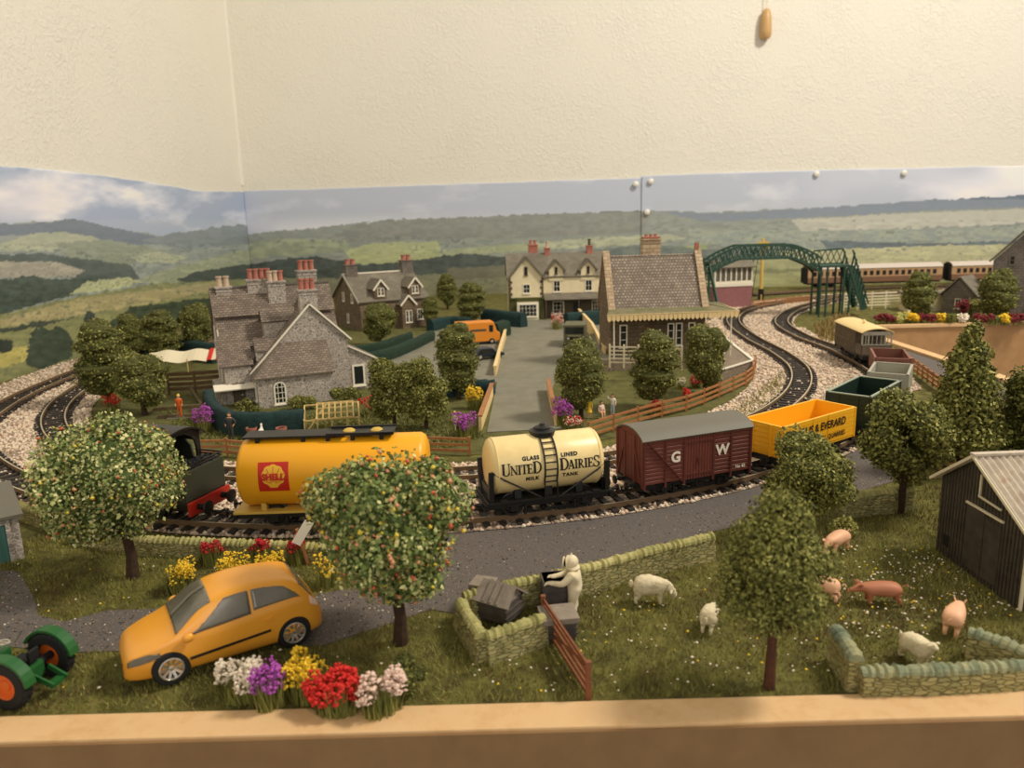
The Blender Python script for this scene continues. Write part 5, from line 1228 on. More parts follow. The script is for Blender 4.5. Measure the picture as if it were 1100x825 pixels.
def coach(x0, x1, y, z, label):
    t = thing('railway_coach', label, 'coach', ((x0+x1)/2, y, z), 0); L = x1-x0
    MB().box(-L/2, L/2, -1.6, 1.6, .9, 1.9).build('lower_panel', M['coachbrown'], t, bevel=.05)
    MB().box(-L/2, L/2, -1.55, 1.55, 1.9, 3.5).build('upper_panel', M['coachcream'], t, bevel=.05)
    n = int(L/1.25)
    for k in range(n):
        x = -L/2+.9+k*(L-1.6)/n
        f = MB().box(x, x+.75, -1.58, -1.5, 2.15, 3.05).build('window', M['coachbrown'], t); MB().box(x+.08, x+.67, -1.6, -1.57, 2.22, 2.98).build('pane', M['pane'], f)
    b = MB(); arc_roof(b, -L/2, L/2, 3.4, 3.5, .75, .1, 12); b.build('roof', M['coachroof'], t, smooth=True)
    MB().box(-L/2-.35, -L/2, -1.2, 1.2, .9, 3.7).box(L/2, L/2+.35, -1.2, 1.2, .9, 3.7).build('gangway', M['mattblack'], t)
    MB().box(-L/2+.2, L/2-.2, -1.3, 1.3, .6, .95).build('underframe', M['mattblack'], t)
    for sx in (-1, 1):
        b = MB().box(sx*L*.36-1.9, sx*L*.36+1.9, -1.2, 1.2, .35, .7)
        for dx in (-1.2, 1.2): wheel(b, sx*L*.36+dx, -.9, .5); wheel(b, sx*L*.36+dx, .9, .5)
        b.build('bogie', M['mattblack'], t)
    return t
yc = 146.
xx = lambda px: z_on(px, 300, 1, yc-1.6).x
coach(xx(868), xx(1012), yc, .5, 'brown and cream coach with a pale roof, the left of two on the far siding')
coach(xx(1022), xx(1022)+25, yc, .5, 'brown and cream coach partly behind the tall stone building at far right')

q = at(1040, 337); t = thing('stone_lodge', 'small grey stone gabled lodge left of the tall stone building', 'lodge', (q.x-1.6, q.y, .02), R(-50)); t.scale = (.92, .92, .95)
b = MB().prism([(-2.3, 0), (2.3, 0), (2.3, 2.8), (0, 5.2), (-2.3, 2.8)], 0, 4.5, 'y'); b.build('wall', M['greyblock'], t)
roof_planes(t, [[(0, -.3, 5.4), (-2.7, -.3, 2.6), (-2.7, 4.7, 2.6), (0, 4.7, 5.4)], [(2.7, -.3, 2.6), (0, -.3, 5.4), (0, 4.7, 5.4), (2.7, 4.7, 2.6)]], M['slate_far'], .18)
window(t, (0, -.02, .8), 0, .9, 1.5, 2, 2)
q = at(1016, 336); t = thing('platform_shelter', 'cream flat-roofed shelter with windows left of the small stone lodge', 'shelter', (q.x-.6, q.y+1.5, .02), R(-4))
MB().box(-4.0, 3.6, 0, 3, 0, 2.5).build('wall', M['render'], t); MB().box(-4.3, 3.9, -.4, 3.3, 2.5, 2.75).build('roof', M['slate_far'], t)
for x in (1.3, 2.5): window(t, (x, -.02, .6), 0, 1.0, 1.3, 2, 2, m=M['bargegrey'])
q = at(1092, 338); t = thing('stone_chapel', 'tall grey stone gabled building with a chimney at the right edge', 'building', (q.x, q.y, .02), R(-36))
b = MB().prism([(-3.4, 0), (3.4, 0), (3.4, 7.4), (0, 11.2), (-3.4, 7.4)], 0, 9, 'y').box(3.4, 14, 2, 9, 0, 6); b.build('wall', M['greyblock'], t)
roof_planes(t, [[(0, -.3, 11.5), (-3.8, -.3, 7.2), (-3.8, 9.2, 7.2), (0, 9.2, 11.5)], [(3.8, -.3, 7.2), (0, -.3, 11.5), (0, 9.2, 11.5), (3.8, 9.2, 7.2)]], M['slate_far'], .22)
window(t, (-1.2, -.02, 6.8), 0, .7, 1.3, 1, 2, m=M['bargegrey']); door(t, (-2, -.03, 0), 0, 1.3, 2.6, M['picket']); window(t, (1.5, -.02, 1.0), 0, 1.2, 1.6, 2, 2)
chimney(t, .6, 3.4, 10, 13.4, 1.2, 1.2, 2, M['ashlar'], ph=.8)

# ---------------------------------------------------------------- shed at the front right
t = thing('corrugated_shed', 'dark boarded shed with a pale corrugated roof in the front right field', 'shed', (18.75, 31.7, .03), R(-88))
b = MB().prism([(0, 0), (5.5, 0), (5.5, 3.2), (2.25, 4.95), (-.0, 3.45)], 0, 7.0, 'y'); w = b.build('wall', M['shedwood'], t)
b = MB(); 
for k in range(27):
    x = .08+k*.2; zt = 3.45+(4.95-3.45)*x/2.25 if x < 2.25 else 4.95-(4.95-3.2)*(x-2.25)/3.25
    b.box(x, x+.14, -.05, .01, 0, zt-.06)
b.build('boards', M['shedwood'], w)
d = MB().box(2.0, 3.1, -.09, 0, .25, 2.9).box(3.14, 4.1, -.09, 0, .25, 2.7).build('door', M['shedwood'], t); MB().box(1.9, 4.2, -.13, -.05, 2.95, 3.03).build('door_rail', M['picket'], d, label='pale door rail')
b = MB().box(2.62, 2.7, -.12, -.04, 3.5, 4.4).bar((2.62, -.1, 3.5), (4.0, -.1, 3.42), .06, .07); b.build('hatch_frame', M['picket'], t, label='pale hatch edging')
MB().box(.55, .95, -.08, 0, .5, 1.0).build('vent', M['mattblack'], t)
MB().box(5.46, 5.54, -.08, .04, 0, 3.2).build('corner_strip', M['picket'], t)
def corr(p_e0, p_e1, p_r1, p_r0, n):
    """corrugated sheet from eave to ridge, waves running up the slope"""
    b = MB(); e0, e1, r1, r0 = map(Vector, (p_e0, p_e1, p_r1, p_r0)); nrm = (e1-e0).cross(r0-e0).normalized(); m_ = n*6; vs = []
    for k in range(m_+1):
        u = k/m_; h = .055*math.cos(2*PI*n*u)
        for w_ in (0, .06): a_ = e0.lerp(e1, u)+nrm*(h-w_); c_ = r0.lerp(r1, u)+nrm*(h-w_); vs += [a_, c_]
    fs = []
    for k in range(m_): i = k*4; j = i+4; fs += [(i, j, j+1, i+1), (i+2, i+3, j+3, j+2), (i, i+2, j+2, j), (i+1, j+1, j+3, i+3)]
    fs += [(0, 1, 3, 2), (m_*4, m_*4+2, m_*4+3, m_*4+1)]
    b.add(vs, fs); return b
corr((5.85, -.25, 3.1), (5.85, 7.2, 3.1), (2.25, 7.2, 5.1), (2.25, -.25, 5.1), 26).build('roof', M['corrugated'], t, smooth=True)
corr((-.45, 7.2, 3.25), (-.45, -.25, 3.25), (2.25, -.25, 5.1), (2.25, 7.2, 5.1), 26).build('roof', M['corrugated'], t, smooth=True)
MB().bar((2.25, -.3, 5.14), (2.25, 7.25, 5.14), .3, .1).build('ridge_cap', M['corrugated'], t)
barge(t, [(-.47, -.28, 3.2), (2.25, -.28, 5.06), (5.87, -.28, 3.04)], .12, M['picket'], .06)

# ---------------------------------------------------------------- stone garage at the left edge
q = at(27, 600); t = thing('stone_garage', 'grey stone garage with a teal door cut off by the left edge', 'garage', (q.x, q.y, .02), R(38))
b = MB().box(-5, -.0, 0, 4, 0, 2.25); b.build('wall', M['rubble'], t)
MB().slab([(-5.2, -.25, 2.25), (.2, -.25, 2.25), (.2, 4.2, 2.7), (-5.2, 4.2, 2.7)], .15).build('roof', M['roofgrey'], t)
d = MB().box(-4.4, -.55, -.08, .02, .05, 1.85).build('door', M['teal'], t)
b = MB()
for k in range(7): x = -4.4+k*.6; b.box(x, x+.05, -.11, -.05, .05, 1.85)
b.build('door_battens', M['teal'], d)
MB().box(-4.6, -.35, -.12, .02, 1.85, 2.05).box(-.55, -.35, -.12, .02, 0, 1.85).build('door_frame', M['rubble'], t)

P4 = [at(777, 362, 1.1), at(809, 387, 1.1), at(766, 400, 1.1), at(742, 382, 1.1)]
t = thing('platform_ramp', 'stone-faced platform ramp with a white edge right of the station trees', 'platform', (P4[1].x, P4[1].y, .02)); T = Matrix.Translation((-P4[1].x, -P4[1].y, 0))
MB(T).prism([(p.x, p.y) for p in P4], .05, 1.05, 'z').build('ramp_wall', M['rubble_dk'], t)
MB(T).bar(P4[0], P4[1], .32, .14).bar(P4[1], P4[2], .2, .12).build('ramp_edge', M['trim'], t, label='white ramp edging')
# ---------------------------------------------------------------- trees
def foam_tree_mesh(kind, seed):
    """crown outline blobs for a six centimetre model tree"""
    r = random.Random(seed); B = []
    if kind == 'oval':
        for k in range(26):
            z = 1.25+4.25*k/25; w = 1.95*math.sin(PI*min(1, (z-.45)/5.7))**.55
            a = r.uniform(0, 2*PI); B.append((w*.3*math.cos(a), w*.3*math.sin(a), z, w*.74, w*.74, .75))
    elif kind == 'tiered':
        for k in range(30):
            z = 1.2+4.3*k/29; w = 1.95*math.sin(PI*min(1, (z-.3)/6.0))**.5 + (.18 if k % 5 < 2 else -.08)
            a = r.uniform(0, 2*PI); B.append((w*.25*math.cos(a), w*.25*math.sin(a), z, w*.76, w*.76, .55))
    else:
        for k in range(22):
            a = r.uniform(0, 2*PI); z = r.uniform(1.5, 5.0); w = 1.9*math.sin(PI*(z-.6)/5.6)**.5*r.uniform(.3, .62)
            B.append((w*math.cos(a), w*math.sin(a), z, .9, .9, .8))
        B.append((0, 0, 3.2, 1.5, 1.5, 2.1))
    return B
def trunk(par, pts, r, m, branches=()):
    b = MB().tube(pts, r, 9)
    for br in branches: b.tube(br[0], br[1], 6)
    return b.build('trunk', m, par, smooth=True)
GREENS = ['leaf_a', 'leaf_b', 'leaf_c', 'leaf_d']
def make_tree(name, label, loc, blobs, n, leaf, mats, probs, tr, tm, group=None, shell=.55, aspect=.6, core=.72):
    t = thing(name, label, 'tree', loc, 0, group)
    P, N = scatter_leaves(blobs, n, leaf, shell)
    P[:, 2] = np.maximum(P[:, 2], .03)
    leaf_mesh('foliage', P, N, leaf, [M[k] for k in mats], probs, t, aspect)
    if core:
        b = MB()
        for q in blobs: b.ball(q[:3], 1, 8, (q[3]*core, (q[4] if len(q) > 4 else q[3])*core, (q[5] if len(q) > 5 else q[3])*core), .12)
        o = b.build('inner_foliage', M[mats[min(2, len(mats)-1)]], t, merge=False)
    trunk(t, *tr, tm)
    return t
def place(base, top_y, wpx, z=0.05):
    P = at(*base, z); F = Vector((0, math.cos(CAM_PITCH), -math.sin(CAM_PITCH))); c = (P-Vector((0, 0, CAM_H))).dot(F)
    return P, (base[1]-top_y)*c/820., wpx*c/820.
PROTO = {}
MID = [
 ('oval', (624,449), 364, 57, 'olive-green model tree right of the road mouth beside the three children'),
 ('tiered', (703,440), 353, 56, 'olive-green model tree in front of the station picket fence'),
 ('round', (757,425), 343, 54, 'round green model tree on the lawn below the right end of the station canopy'),
 ('tiered', (493,429), 346, 50, 'green tree in front of the dark hedge left of the road mouth'),
 ('round', (408,372), 323, 42, 'small green tree at the left front corner of the stone cottage'),
 ('tiered', (507,350), 303, 34, 'small green tree on the far side of the yard left of the white house'),
 ('oval', (481,332), 295, 25, 'little dark tree beyond the yard between the cottage and the white house'),
 ('tiered', (463,352), 318, 20, 'narrow dark green tree against the right end of the stone cottage'),
 ('tiered', (117,436), 342, 62, 'dark green tree at the left of the garden beside the inner track'),
 ('round', (156,446), 374, 66, 'broad olive bush-shaped tree in front of the dark one by the inner track'),
 ('tiered', (176,390), 332, 46, 'dark green tree behind the cream awning, the left of two'),
 ('round', (214,384), 322, 40, 'dark green tree next to the left wall of the large stone house'),
 ('oval', (143,384), 338, 36, 'dark tree against the printed field left of the cream awning'),
 ('oval', (985,346), 293, 38, 'round green tree by the white railings at the edge of the brown well'),
 ('oval', (1069,346), 290, 42, 'round dark green tree in front of the small stone lodge'),
]
for i, (kind, base, ty, w, label) in enumerate(MID):
    P, h, wd = place(base, ty, w)
    if kind not in PROTO:
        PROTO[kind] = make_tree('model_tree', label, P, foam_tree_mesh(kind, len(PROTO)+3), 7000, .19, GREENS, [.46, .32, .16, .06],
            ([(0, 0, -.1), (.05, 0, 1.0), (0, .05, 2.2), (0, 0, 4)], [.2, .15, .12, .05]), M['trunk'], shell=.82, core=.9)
        t = PROTO[kind]; t.rotation_euler[2] = i
    else: t = dup(PROTO[kind], P, i*1.7, label)
    t.scale = (wd/4.0, wd/4.0, h/6.0)

def crown(cx, cy, cz, rx, ry, rz, n, rs, seed, squash=1., hollow=.55, zmin=None, droop=0.):
    r = random.Random(seed); B = []
    for k in range(n):
        while True:
            d = Vector((r.gauss(0, 1), r.gauss(0, 1), r.gauss(0, 1))).normalized()
            if zmin is None or d.z > zmin: break
        u = r.uniform(hollow, .82); s = rs*r.uniform(.75, 1.2)
        B.append((cx+d.x*rx*u, cy+d.y*ry*u, cz+d.z*rz*u-droop*r.random(), s, s, s*squash))
    return B
# apple trees in the foreground
for base, ty, cz, label, w, seed, fr, pal in (
  ((143,620), 432, 4.55, 'apple tree with pale blossom-speckled crown in front of the locomotive', (3.05, 2.9, 2.95), 5, (.25, .4, .35), [.32, .32, .16, .20]),
  ((430,690), 466, 4.55, 'apple tree full of red and yellow fruit between the car and the mossy pen', (2.85, 2.6, 3.0), 9, (.3, .34, .36), [.46, .28, .18, .08])):
    P = at(*base, .05)
    sx = -.45 if seed == 5 else -.12
    B = crown(sx, 0, cz, w[0], w[1], w[2], 46, .95, seed, .9, .45)
    if seed == 5: B += [(sx+s_*1.55, 0, cz+1.25, 1.25, 1.25, 1.1) for s_ in (-1, 1)]
    B.append((sx, 0, cz, w[0]*.86, w[1]*.86, w[2]*.86))
    t = thing('apple_tree', label, 'tree', P)
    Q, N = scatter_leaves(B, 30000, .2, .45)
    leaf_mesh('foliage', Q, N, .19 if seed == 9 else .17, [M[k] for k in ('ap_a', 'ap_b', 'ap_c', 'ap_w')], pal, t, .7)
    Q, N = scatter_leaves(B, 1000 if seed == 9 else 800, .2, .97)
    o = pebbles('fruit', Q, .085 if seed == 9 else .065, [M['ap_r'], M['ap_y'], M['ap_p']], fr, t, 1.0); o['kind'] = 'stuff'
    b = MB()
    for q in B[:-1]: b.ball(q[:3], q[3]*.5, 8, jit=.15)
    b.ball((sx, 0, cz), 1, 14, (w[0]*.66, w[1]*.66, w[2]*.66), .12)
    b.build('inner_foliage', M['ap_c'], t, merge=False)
    br = []
    for k in range(7):
        a = k*.9; br.append(([(0, 0, 1.7+.12*k), (.9*math.cos(a), .9*math.sin(a), 2.9+.1*k), (1.9*math.cos(a), 1.9*math.sin(a), 4.0+.1*k)], [.12, .09, .04]))
    trunk(t, [(0, 0, -.1), (.06, 0, 1.0), (-.05, .04, 2.0), (0, 0, 4.2)], [.3, .22, .2, .08], M['trunk'], br)
# front blurred tree
P = at(826, 738, .05)
t = thing('young_tree', 'fluffy mid-green tree with a red-brown trunk closest to the front board', 'tree', P)
B = crown(-.0, 0, 3.95, 1.85, 1.7, 2.5, 52, .72, 21, .9, .35)+[(0, 0, 6.3, .55, .55, .6)]
Q, N = scatter_leaves(B, 26000, .15, .35); leaf_mesh('foliage', Q, N, .16, [M[k] for k in ('leaf_a', 'leaf_b', 'leaf_d', 'leaf_c')], [.42, .3, .14, .14], t, .5)
trunk(t, [(0, 0, -.1), (.03, 0, 1.5), (0, .03, 3), (0, 0, 5.6)], [.19, .15, .12, .04], M['redtrunk'], [([(0, 0, 1.9), (.5, -.2, 2.2), (.9, -.3, 2.5)], [.07, .05, .03]), ([(0, 0, 2.3), (-.6, .1, 2.8), (-1.0, .2, 3.4)], [.07, .05, .03]), ([(0, 0, 3), (.6, .3, 3.8), (.9, .4, 4.6)], [.06, .04, .02])])
# trees at the right
SPEC = [
 ('leafy_tree', 'leafy dark green tree on the mossy wall line left of the corrugated shed', (967,550), crown(0, 0, 3.9, 2.55, 2.4, 2.55, 40, .8, 31, .9, .4), 14000, .2, [.34, .34, .22, .1], .2),
 ('conical_tree', 'tall conical green tree below the brown well beside the wagons', (1030,505), [(random.uniform(-.3, .3)*(1), random.uniform(-.3, .3), 1.4+6.9*k/30, (2.15-1.75*(k/30)**1.7)*(1.06 if k % 4 < 2 else .88), (2.15-1.75*(k/30)**1.7), .5) for k in range(31)], 13000, .25, [.42, .3, .16, .12], .25),
 ('leafy_tree', 'rounded olive tree overlapping the yellow wagon at the front right', (862,577), crown(0, 0, 2.9, 2.0, 1.9, 2.3, 40, .75, 41, .9, .4), 13000, .17, [.5, .28, .12, .1], .2),
 ('leafy_tree', 'dark tree cut by the right edge behind the shed roof', (1104,505), crown(0, 0, 3.6, 1.7, 1.9, 3.1, 30, .95, 51, .9, .35), 8000, .22, [.28, .34, .32, .06], .2),
 ('creeper_bush', 'tall dark green creeper bush right of the cold frame, the left of two', (424,462), crown(0, 0, 3.0, 1.9, 1.6, 3.0, 34, .75, 61, 1.0, .4), 12000, .2, [.34, .36, .22, .08], .15),
 ('creeper_bush', 'tall green creeper bush left of the purple flowers, the right of two', (458,462), crown(0, 0, 2.7, 1.8, 1.5, 2.7, 32, .75, 71, 1.0, .4), 11000, .2, [.40, .36, .14, .10], .15),
 ('low_bush', 'olive bush at the foot of the conical tree', (1010,497), crown(0, 0, 1.2, 1.9, 1.2, 1.2, 16, .7, 81), 4000, .2, [.45, .25, .1, .2], .1),
 ('low_bush', 'dark green bush behind the right end of the shed roof', (1082,496), crown(0, 0, 1.6, 1.9, 1.4, 1.6, 16, .8, 82), 4500, .2, [.2, .4, .35, .05], .1),
 ('low_bush', 'bright yellow-green tuft of a bush between the pigs and the olive tree', (905,574), crown(0, 0, .35, .6, .5, .4, 10, .3, 83), 1600, .14, [.15, .1, 0, .75], .06),
 ('low_bush', 'small dark green bush at the front board beside the pink-white flowers', (437,742), crown(0, 0, .6, .65, .5, .6, 10, .35, 84), 2200, .13, [.1, .4, .5, 0], .06),
 ('low_bush', 'green ivy bush at the foot of the arched window', (325,440), crown(0, 0, .5, 1.7, .35, .5, 12, .4, 85), 2600, .16, [.3, .4, .1, .2], .05),
 ('low_bush', 'green ivy bush left of the arched window below the stone house', (268,444), crown(0, 0, .5, 1.3, .35, .6, 10, .4, 86), 2200, .16, [.3, .4, .2, .1], .05),
 ('low_bush', 'green bush under the large window of the lean-to', (372,432), crown(0, 0, .6, 1.4, .4, .7, 10, .4, 87), 2400, .16, [.3, .4, .2, .1], .05),
]
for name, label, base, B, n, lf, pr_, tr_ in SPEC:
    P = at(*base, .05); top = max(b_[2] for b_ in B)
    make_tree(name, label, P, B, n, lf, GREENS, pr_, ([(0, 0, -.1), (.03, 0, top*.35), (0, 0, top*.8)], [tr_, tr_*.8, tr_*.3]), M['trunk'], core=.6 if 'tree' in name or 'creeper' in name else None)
    if name in ('low_bush', 'creeper_bush'): [o for o in bpy.data.objects if o.get('label') == label][0]['category'] = 'bush'

# ---------------------------------------------------------------- flowers
def flower(name, label, px, w, h, pet, n=420, ps=.11, group=None, leafy=.5, petz=.35, depth=.75, seed=0, scat=1.):
    P, hh, ww = place(px, px[1]-h, w); t = thing(name, label, 'flowers', P, seed, group)
    rx, rz = ww/2, hh*.55
    r = np.random.default_rng(seed+int(px[0]))
    nb = 9; B = []
    for k in range(nb):
        a = r.random()*2*PI; u = r.random()**.5*.72; B.append((math.cos(a)*rx*u, math.sin(a)*rx*depth*u, hh*(.42+.3*r.random()), rx*.36, rx*.32, rz*.5))
    Q, N = scatter_leaves(B, n, ps, .6); keep = Q[:, 2] > hh*petz; Q = Q[keep]; N = N[keep]
    pebbles('blossom', Q, ps*.55, [M[k] for k in (pet if isinstance(pet, tuple) else (pet,))], [1]*(len(pet) if isinstance(pet, tuple) else 1), t, .8)
    m = int(n*leafy); a = r.random(m)*2*PI; u = r.random(m)**.5
    b0 = np.column_stack([np.cos(a)*rx*.8*u, np.sin(a)*rx*.6*u, np.zeros(m)]); b1 = b0*1.25+np.column_stack([r.normal(size=m)*.08, r.normal(size=m)*.08, hh*(.35+.5*r.random(m))])
    s = np.column_stack([-np.sin(a), np.cos(a), np.zeros(m)])*.035
    V = np.stack([b0-s, b0+s, b1], 1).reshape(-1, 3); i = np.arange(m)*3
    raw('stems', V, np.stack([i, i+1, i+2], 1), [M['leaf_b'], M['leaf_a']], r.integers(0, 2, m), t)
    return t
FL = [
 ('flower_clump', 'white flower clump at the front left, nearest the car wheel', (262,748), 58, 48, ('fl_white',), 700, .13),
 ('flower_clump', 'purple flower clump between the white and the yellow clump at the front', (293,758), 46, 56, ('fl_purple',), 420, .14),
 ('flower_clump', 'yellow flower clump in the middle of the front flower row', (329,744), 66, 50, ('fl_yellow',), 620, .13),
 ('flower_clump', 'bright red flower clump at the front between yellow and pink-white', (362,762), 70, 48, ('fl_red',), 700, .15),
 ('flower_clump', 'pink-white flower clump at the right end of the front flower row', (413,762), 64, 54, ('fl_pink',), 560, .13),
 ('flower_clump', 'yellow flower clump left of the other yellow clumps behind the car', (194,634), 44, 38, ('fl_yellow',), 360, .1),
 ('flower_clump', 'yellow flower clump directly above the car roof', (252,628), 44, 40, ('fl_yellow',), 380, .1),
 ('flower_clump', 'yellow flower clump right of the middle above the car roof', (290,626), 46, 40, ('fl_yellow',), 380, .1),
 ('flower_clump', 'sparse yellow flower clump at the foot of the leaning sign', (350,628), 36, 40, ('fl_yellow',), 150, .1),
 ('red_flower', 'crimson flower head by the mossy wall, the left of three', (228,606), 32, 32, ('fl_crimson',), 360, .12),
 ('red_flower', 'crimson flower head by the mossy wall, the middle of three', (281,604), 28, 32, ('fl_crimson',), 340, .12),
 ('red_flower', 'crimson flower head by the mossy wall next to the leaning sign', (319,604), 30, 32, ('fl_crimson',), 340, .12),
 ('flower_bush', 'purple flower bush beside the curved hedge left of the stone house', (218,464), 30, 32, ('fl_purple',), 420, .15),
 ('flower_bush', 'purple flower bush left of the road mouth behind the cream tank', (501,470), 32, 32, ('fl_purple',), 460, .15),
 ('flower_bush', 'purple flower bush right of the road mouth below the round trees', (605,456), 36, 30, ('fl_purple',), 420, .15),
 ('flower_bush', 'yellow flower bush left of the road mouth beside the boarded wall', (511,440), 26, 26, ('fl_yellow',), 300, .15),
 ('flower_bush', 'red and white flower bush at the foot of the tree by the children', (617,462), 26, 18, ('fl_red', 'fl_white'), 200, .13),
 ('flower_bush', 'red flower bush on the lawn in front of the second station tree', (706,446), 26, 18, ('fl_crimson',), 220, .14),
 ('flower_bush', 'single red flower bush on the lawn between the two station trees', (738,432), 14, 16, ('fl_red',), 160, .13),
 ('flower_bush', 'dark red flower bush behind the lawn near the platform', (747,417), 22, 14, ('fl_crimson',), 180, .14),
 ('flower_bush', 'yellow and red flower bush at the right end of the lawn fence', (766,424), 26, 20, ('fl_yellow', 'fl_red'), 220, .14),
 ('flower_bush', 'white flower bush below the picket fence on the lawn', (730,418), 18, 14, ('fl_white',), 120, .12),
 ('flower_bush', 'red flower bush beside the cold frame in the stone house garden', (394,446), 26, 26, ('fl_red',), 60, .2),
 ('flower_bush', 'red flower bush in front of the dark tree by the inner track', (122,442), 22, 20, ('fl_red',), 120, .16),
 ('flower_bush', 'pink flower bush in front of the white house verandah', (598,354), 20, 20, ('fl_pink', 'fl_red'), 160, .2),
 ('flower_bush', 'low red flower bush behind the orange van', (476,352), 30, 12, ('fl_crimson',), 160, .2),
 ('flower_bush', 'red flower bush on the hedge end beside the orange van', (537,346), 14, 10, ('fl_red',), 60, .2),
]
for i, f in enumerate(FL):
    name, label, px, w, h, pet, n, ps = f
    flower(name, label, px, w, h, pet, n, ps, seed=i, petz=.5 if name == 'red_flower' else .35, leafy=.9 if name == 'red_flower' else .6)
# coloured bushes along the far rim of the well
WB = [(950,'fl_maroon','maroon',26),(966,'leaf_d','yellow-green',20),(980,'fl_yellow','yellow',20),(996,'fl_maroon','maroon',24),(1008,'fl_yellow','yellow',20),(1018,'leaf_b','green',22),(1031,'fl_white','white',18),(1033,'fl_maroon','dark red',26),(1046,'leaf_a','olive',24),(1056,'fl_maroon','maroon',22),(1068,'leaf_b','green',22),(1079,'fl_yellow','yellow',20),(1094,'fl_maroon','maroon',28)]
adj = ['leftmost along the well rim', 'beside the leftmost maroon one', 'below the round tree', 'right of the round tree trunk', 'left of the white one', 'between yellow and white', 'whitest on the well rim', 'tall behind the white one', 'right of the tall dark red one', 'left of the dark tree trunk', 'behind the dark tree trunk', 'right of the dark tree trunk', 'at the right edge of the picture']
for i, (px, m_, cn, w) in enumerate(WB):
    up = 8 if 'tall' in adj[i] else 0
    flower('rim_bush', '%s bush %s above the brown well' % (cn, adj[i].replace(' along the well rim', '').replace(' on the well rim', '')), (px, 349-up), w, 13+up, (m_,), 260, .3, seed=i+50, petz=.1, leafy=.3, group='bushes along the well rim')

# ---------------------------------------------------------------- hedges
def hedge(pts, h, w, label, m, world=False):
    P = [at(*p, .05) if not world else Vector(p) for p in pts]; P = catmull(P, 8) if len(P) > 2 else [P[0].lerp(P[1], k/8) for k in range(9)]
    O = P[0].copy(); P = [p-O for p in P]
    # subdivide across with a bumpy rounded section
    prof = [(-.5, 0), (-.52, .3), (-.5, .7), (-.42, .92), (-.2, 1.0), (.2, 1.0), (.42, .92), (.5, .7), (.52, .3), (.5, 0)]
    b = MB(); sweep(b, P, [(x*w, z*h) for x, z in prof])
    me = b.build('hedge', m, None, smooth=True, bevel=0, angle=80)
    for v in me.data.vertices:
        v.co += Vector((random.uniform(-.06, .06), random.uniform(-.06, .06), random.uniform(-.06, .06) if v.co.z > .2 else 0))
    me.location = O; return tag(me, label, 'hedge')
hedge([(226,440),(229,452),(240,462),(262,468),(300,467),(328,465)], 1.75, .9, 'blue-green foam hedge curving round the front of the stone house garden', M['hedge'])
hedge([(375,396),(420,386),(464,366)], 1.3, .9, 'long blue-green hedge running back from the creeper bushes to the yard', M['hedge2'])
hedge([(360,384),(405,378),(440,366)], 1.1, .9, 'blue-green hedge in front of the stone cottage', M['hedge2'])
hedge([(468,427),(505,424),(531,424)], 1.3, 1.1, 'dark blue-green hedge behind the tree left of the road mouth', M['hedge'])
hedge([(462,356),(484,352),(505,354)], 1.6, 1.3, 'dark hedge on the far side of the yard behind the orange van', M['hedge'])
hedge([(520,347),(563,352)], 2.1, 1.3, 'dark blue hedge in front of the bay window of the white house', M['hedge'])
hedge([(530,364),(543,360)], 2.0, 1.6, 'short teal hedge block behind the end of the orange van', M['hedge2'])
hedge([(608,352),(650,348)], 2.0, 1.2, 'dark blue hedge right of the olive lorry by the white house', M['hedge'])
hedge([(156,380),(195,385),(234,390)], 2.2, 1.2, 'dark hedge behind the cream awning at the left', M['hedge'])

# ---------------------------------------------------------------- mossy stone walls
def drywall(pts, h, label, cope, w=.5, end=0.):
    P = [at(*p, .02) for p in pts]; P = catmull(P, 16) if len(P) > 2 else [P[0].lerp(P[1], k/16) for k in range(17)]
    P = resample(P, .085); O = P[0].copy(); P = [p-O for p in P]
    o = thing('dry_stone_wall', label, 'wall', O)
    b = MB(); sweep(b, P[::2]+([P[-1]] if len(P) % 2 == 0 else []), [(-w*.55, 0), (-w*.45, h*.5), (-w*.38, h*.8), (w*.38, h*.8), (w*.45, h*.5), (w*.55, 0)]); wl = b.build('stonework', M['drywall'], o, smooth=True)
    for v in wl.data.vertices: v.co += Vector((random.uniform(-.04, .04), random.uniform(-.04, .04), random.uniform(-.03, .03) if v.co.z > .1 else 0))
    # upright coping stones drawn as one ribbed strip
    N = normals2(P); vs = []; k = 7
    for i, (p, n) in enumerate(zip(P, N)):
        ph = i % 3; s = (1.0, 1.05, .80)[ph]*random.uniform(.82, 1.2); lean = p+(P[min(i+1, len(P)-1)]-P[max(i-1, 0)]).normalized()*.0
        for j in range(k):
            a = PI*j/(k-1); vs.append(lean+n*(math.cos(a)*w*.46*s)+Vector((0, 0, h*.8+math.sin(a)*.24*s)))
    fs = [(i*k+j, i*k+j+1, (i+1)*k+j+1, (i+1)*k+j) for i in range(len(P)-1) for j in range(k-1)]+[tuple(range(k)), tuple(range((len(P)-1)*k, len(P)*k))[::-1]]
    fs += [(i*k, (i+1)*k, (i+1)*k+k-1, i*k+k-1) for i in range(len(P)-1)]
    MB().add(vs, fs).build('coping_stones', cope, o, label='paler upright coping stones', merge=False)
    return o
drywall([(14,552),(50,566),(100,586),(150,594),(200,597),(280,600),(352,604)], .85, 'mossy low stone wall between the track and the left garden', M['cope'], .5)
drywall([(764,600),(700,616),(640,633),(590,645),(545,655),(497,668)], 1.25, 'mossy stone wall along the grey path behind the beekeeper', M['cope'])
drywall([(495,672),(505,690),(520,714)], 1.2, 'left side of the mossy stone pen nearest the apple tree', M['cope'])
drywall([(522,712),(550,703),(586,690)], 1.2, 'front side of the mossy stone pen touching the brown gate', M['cope'])
drywall([(900,556),(940,551),(978,547)], 1.3, 'grey-green stone wall behind the trunk of the leafy tree', M['cope'], .6)
drywall([(895,708),(905,722),(918,744)], 1.35, 'blue-green wall stub nearest the front tree', M['bluecope'], .55)
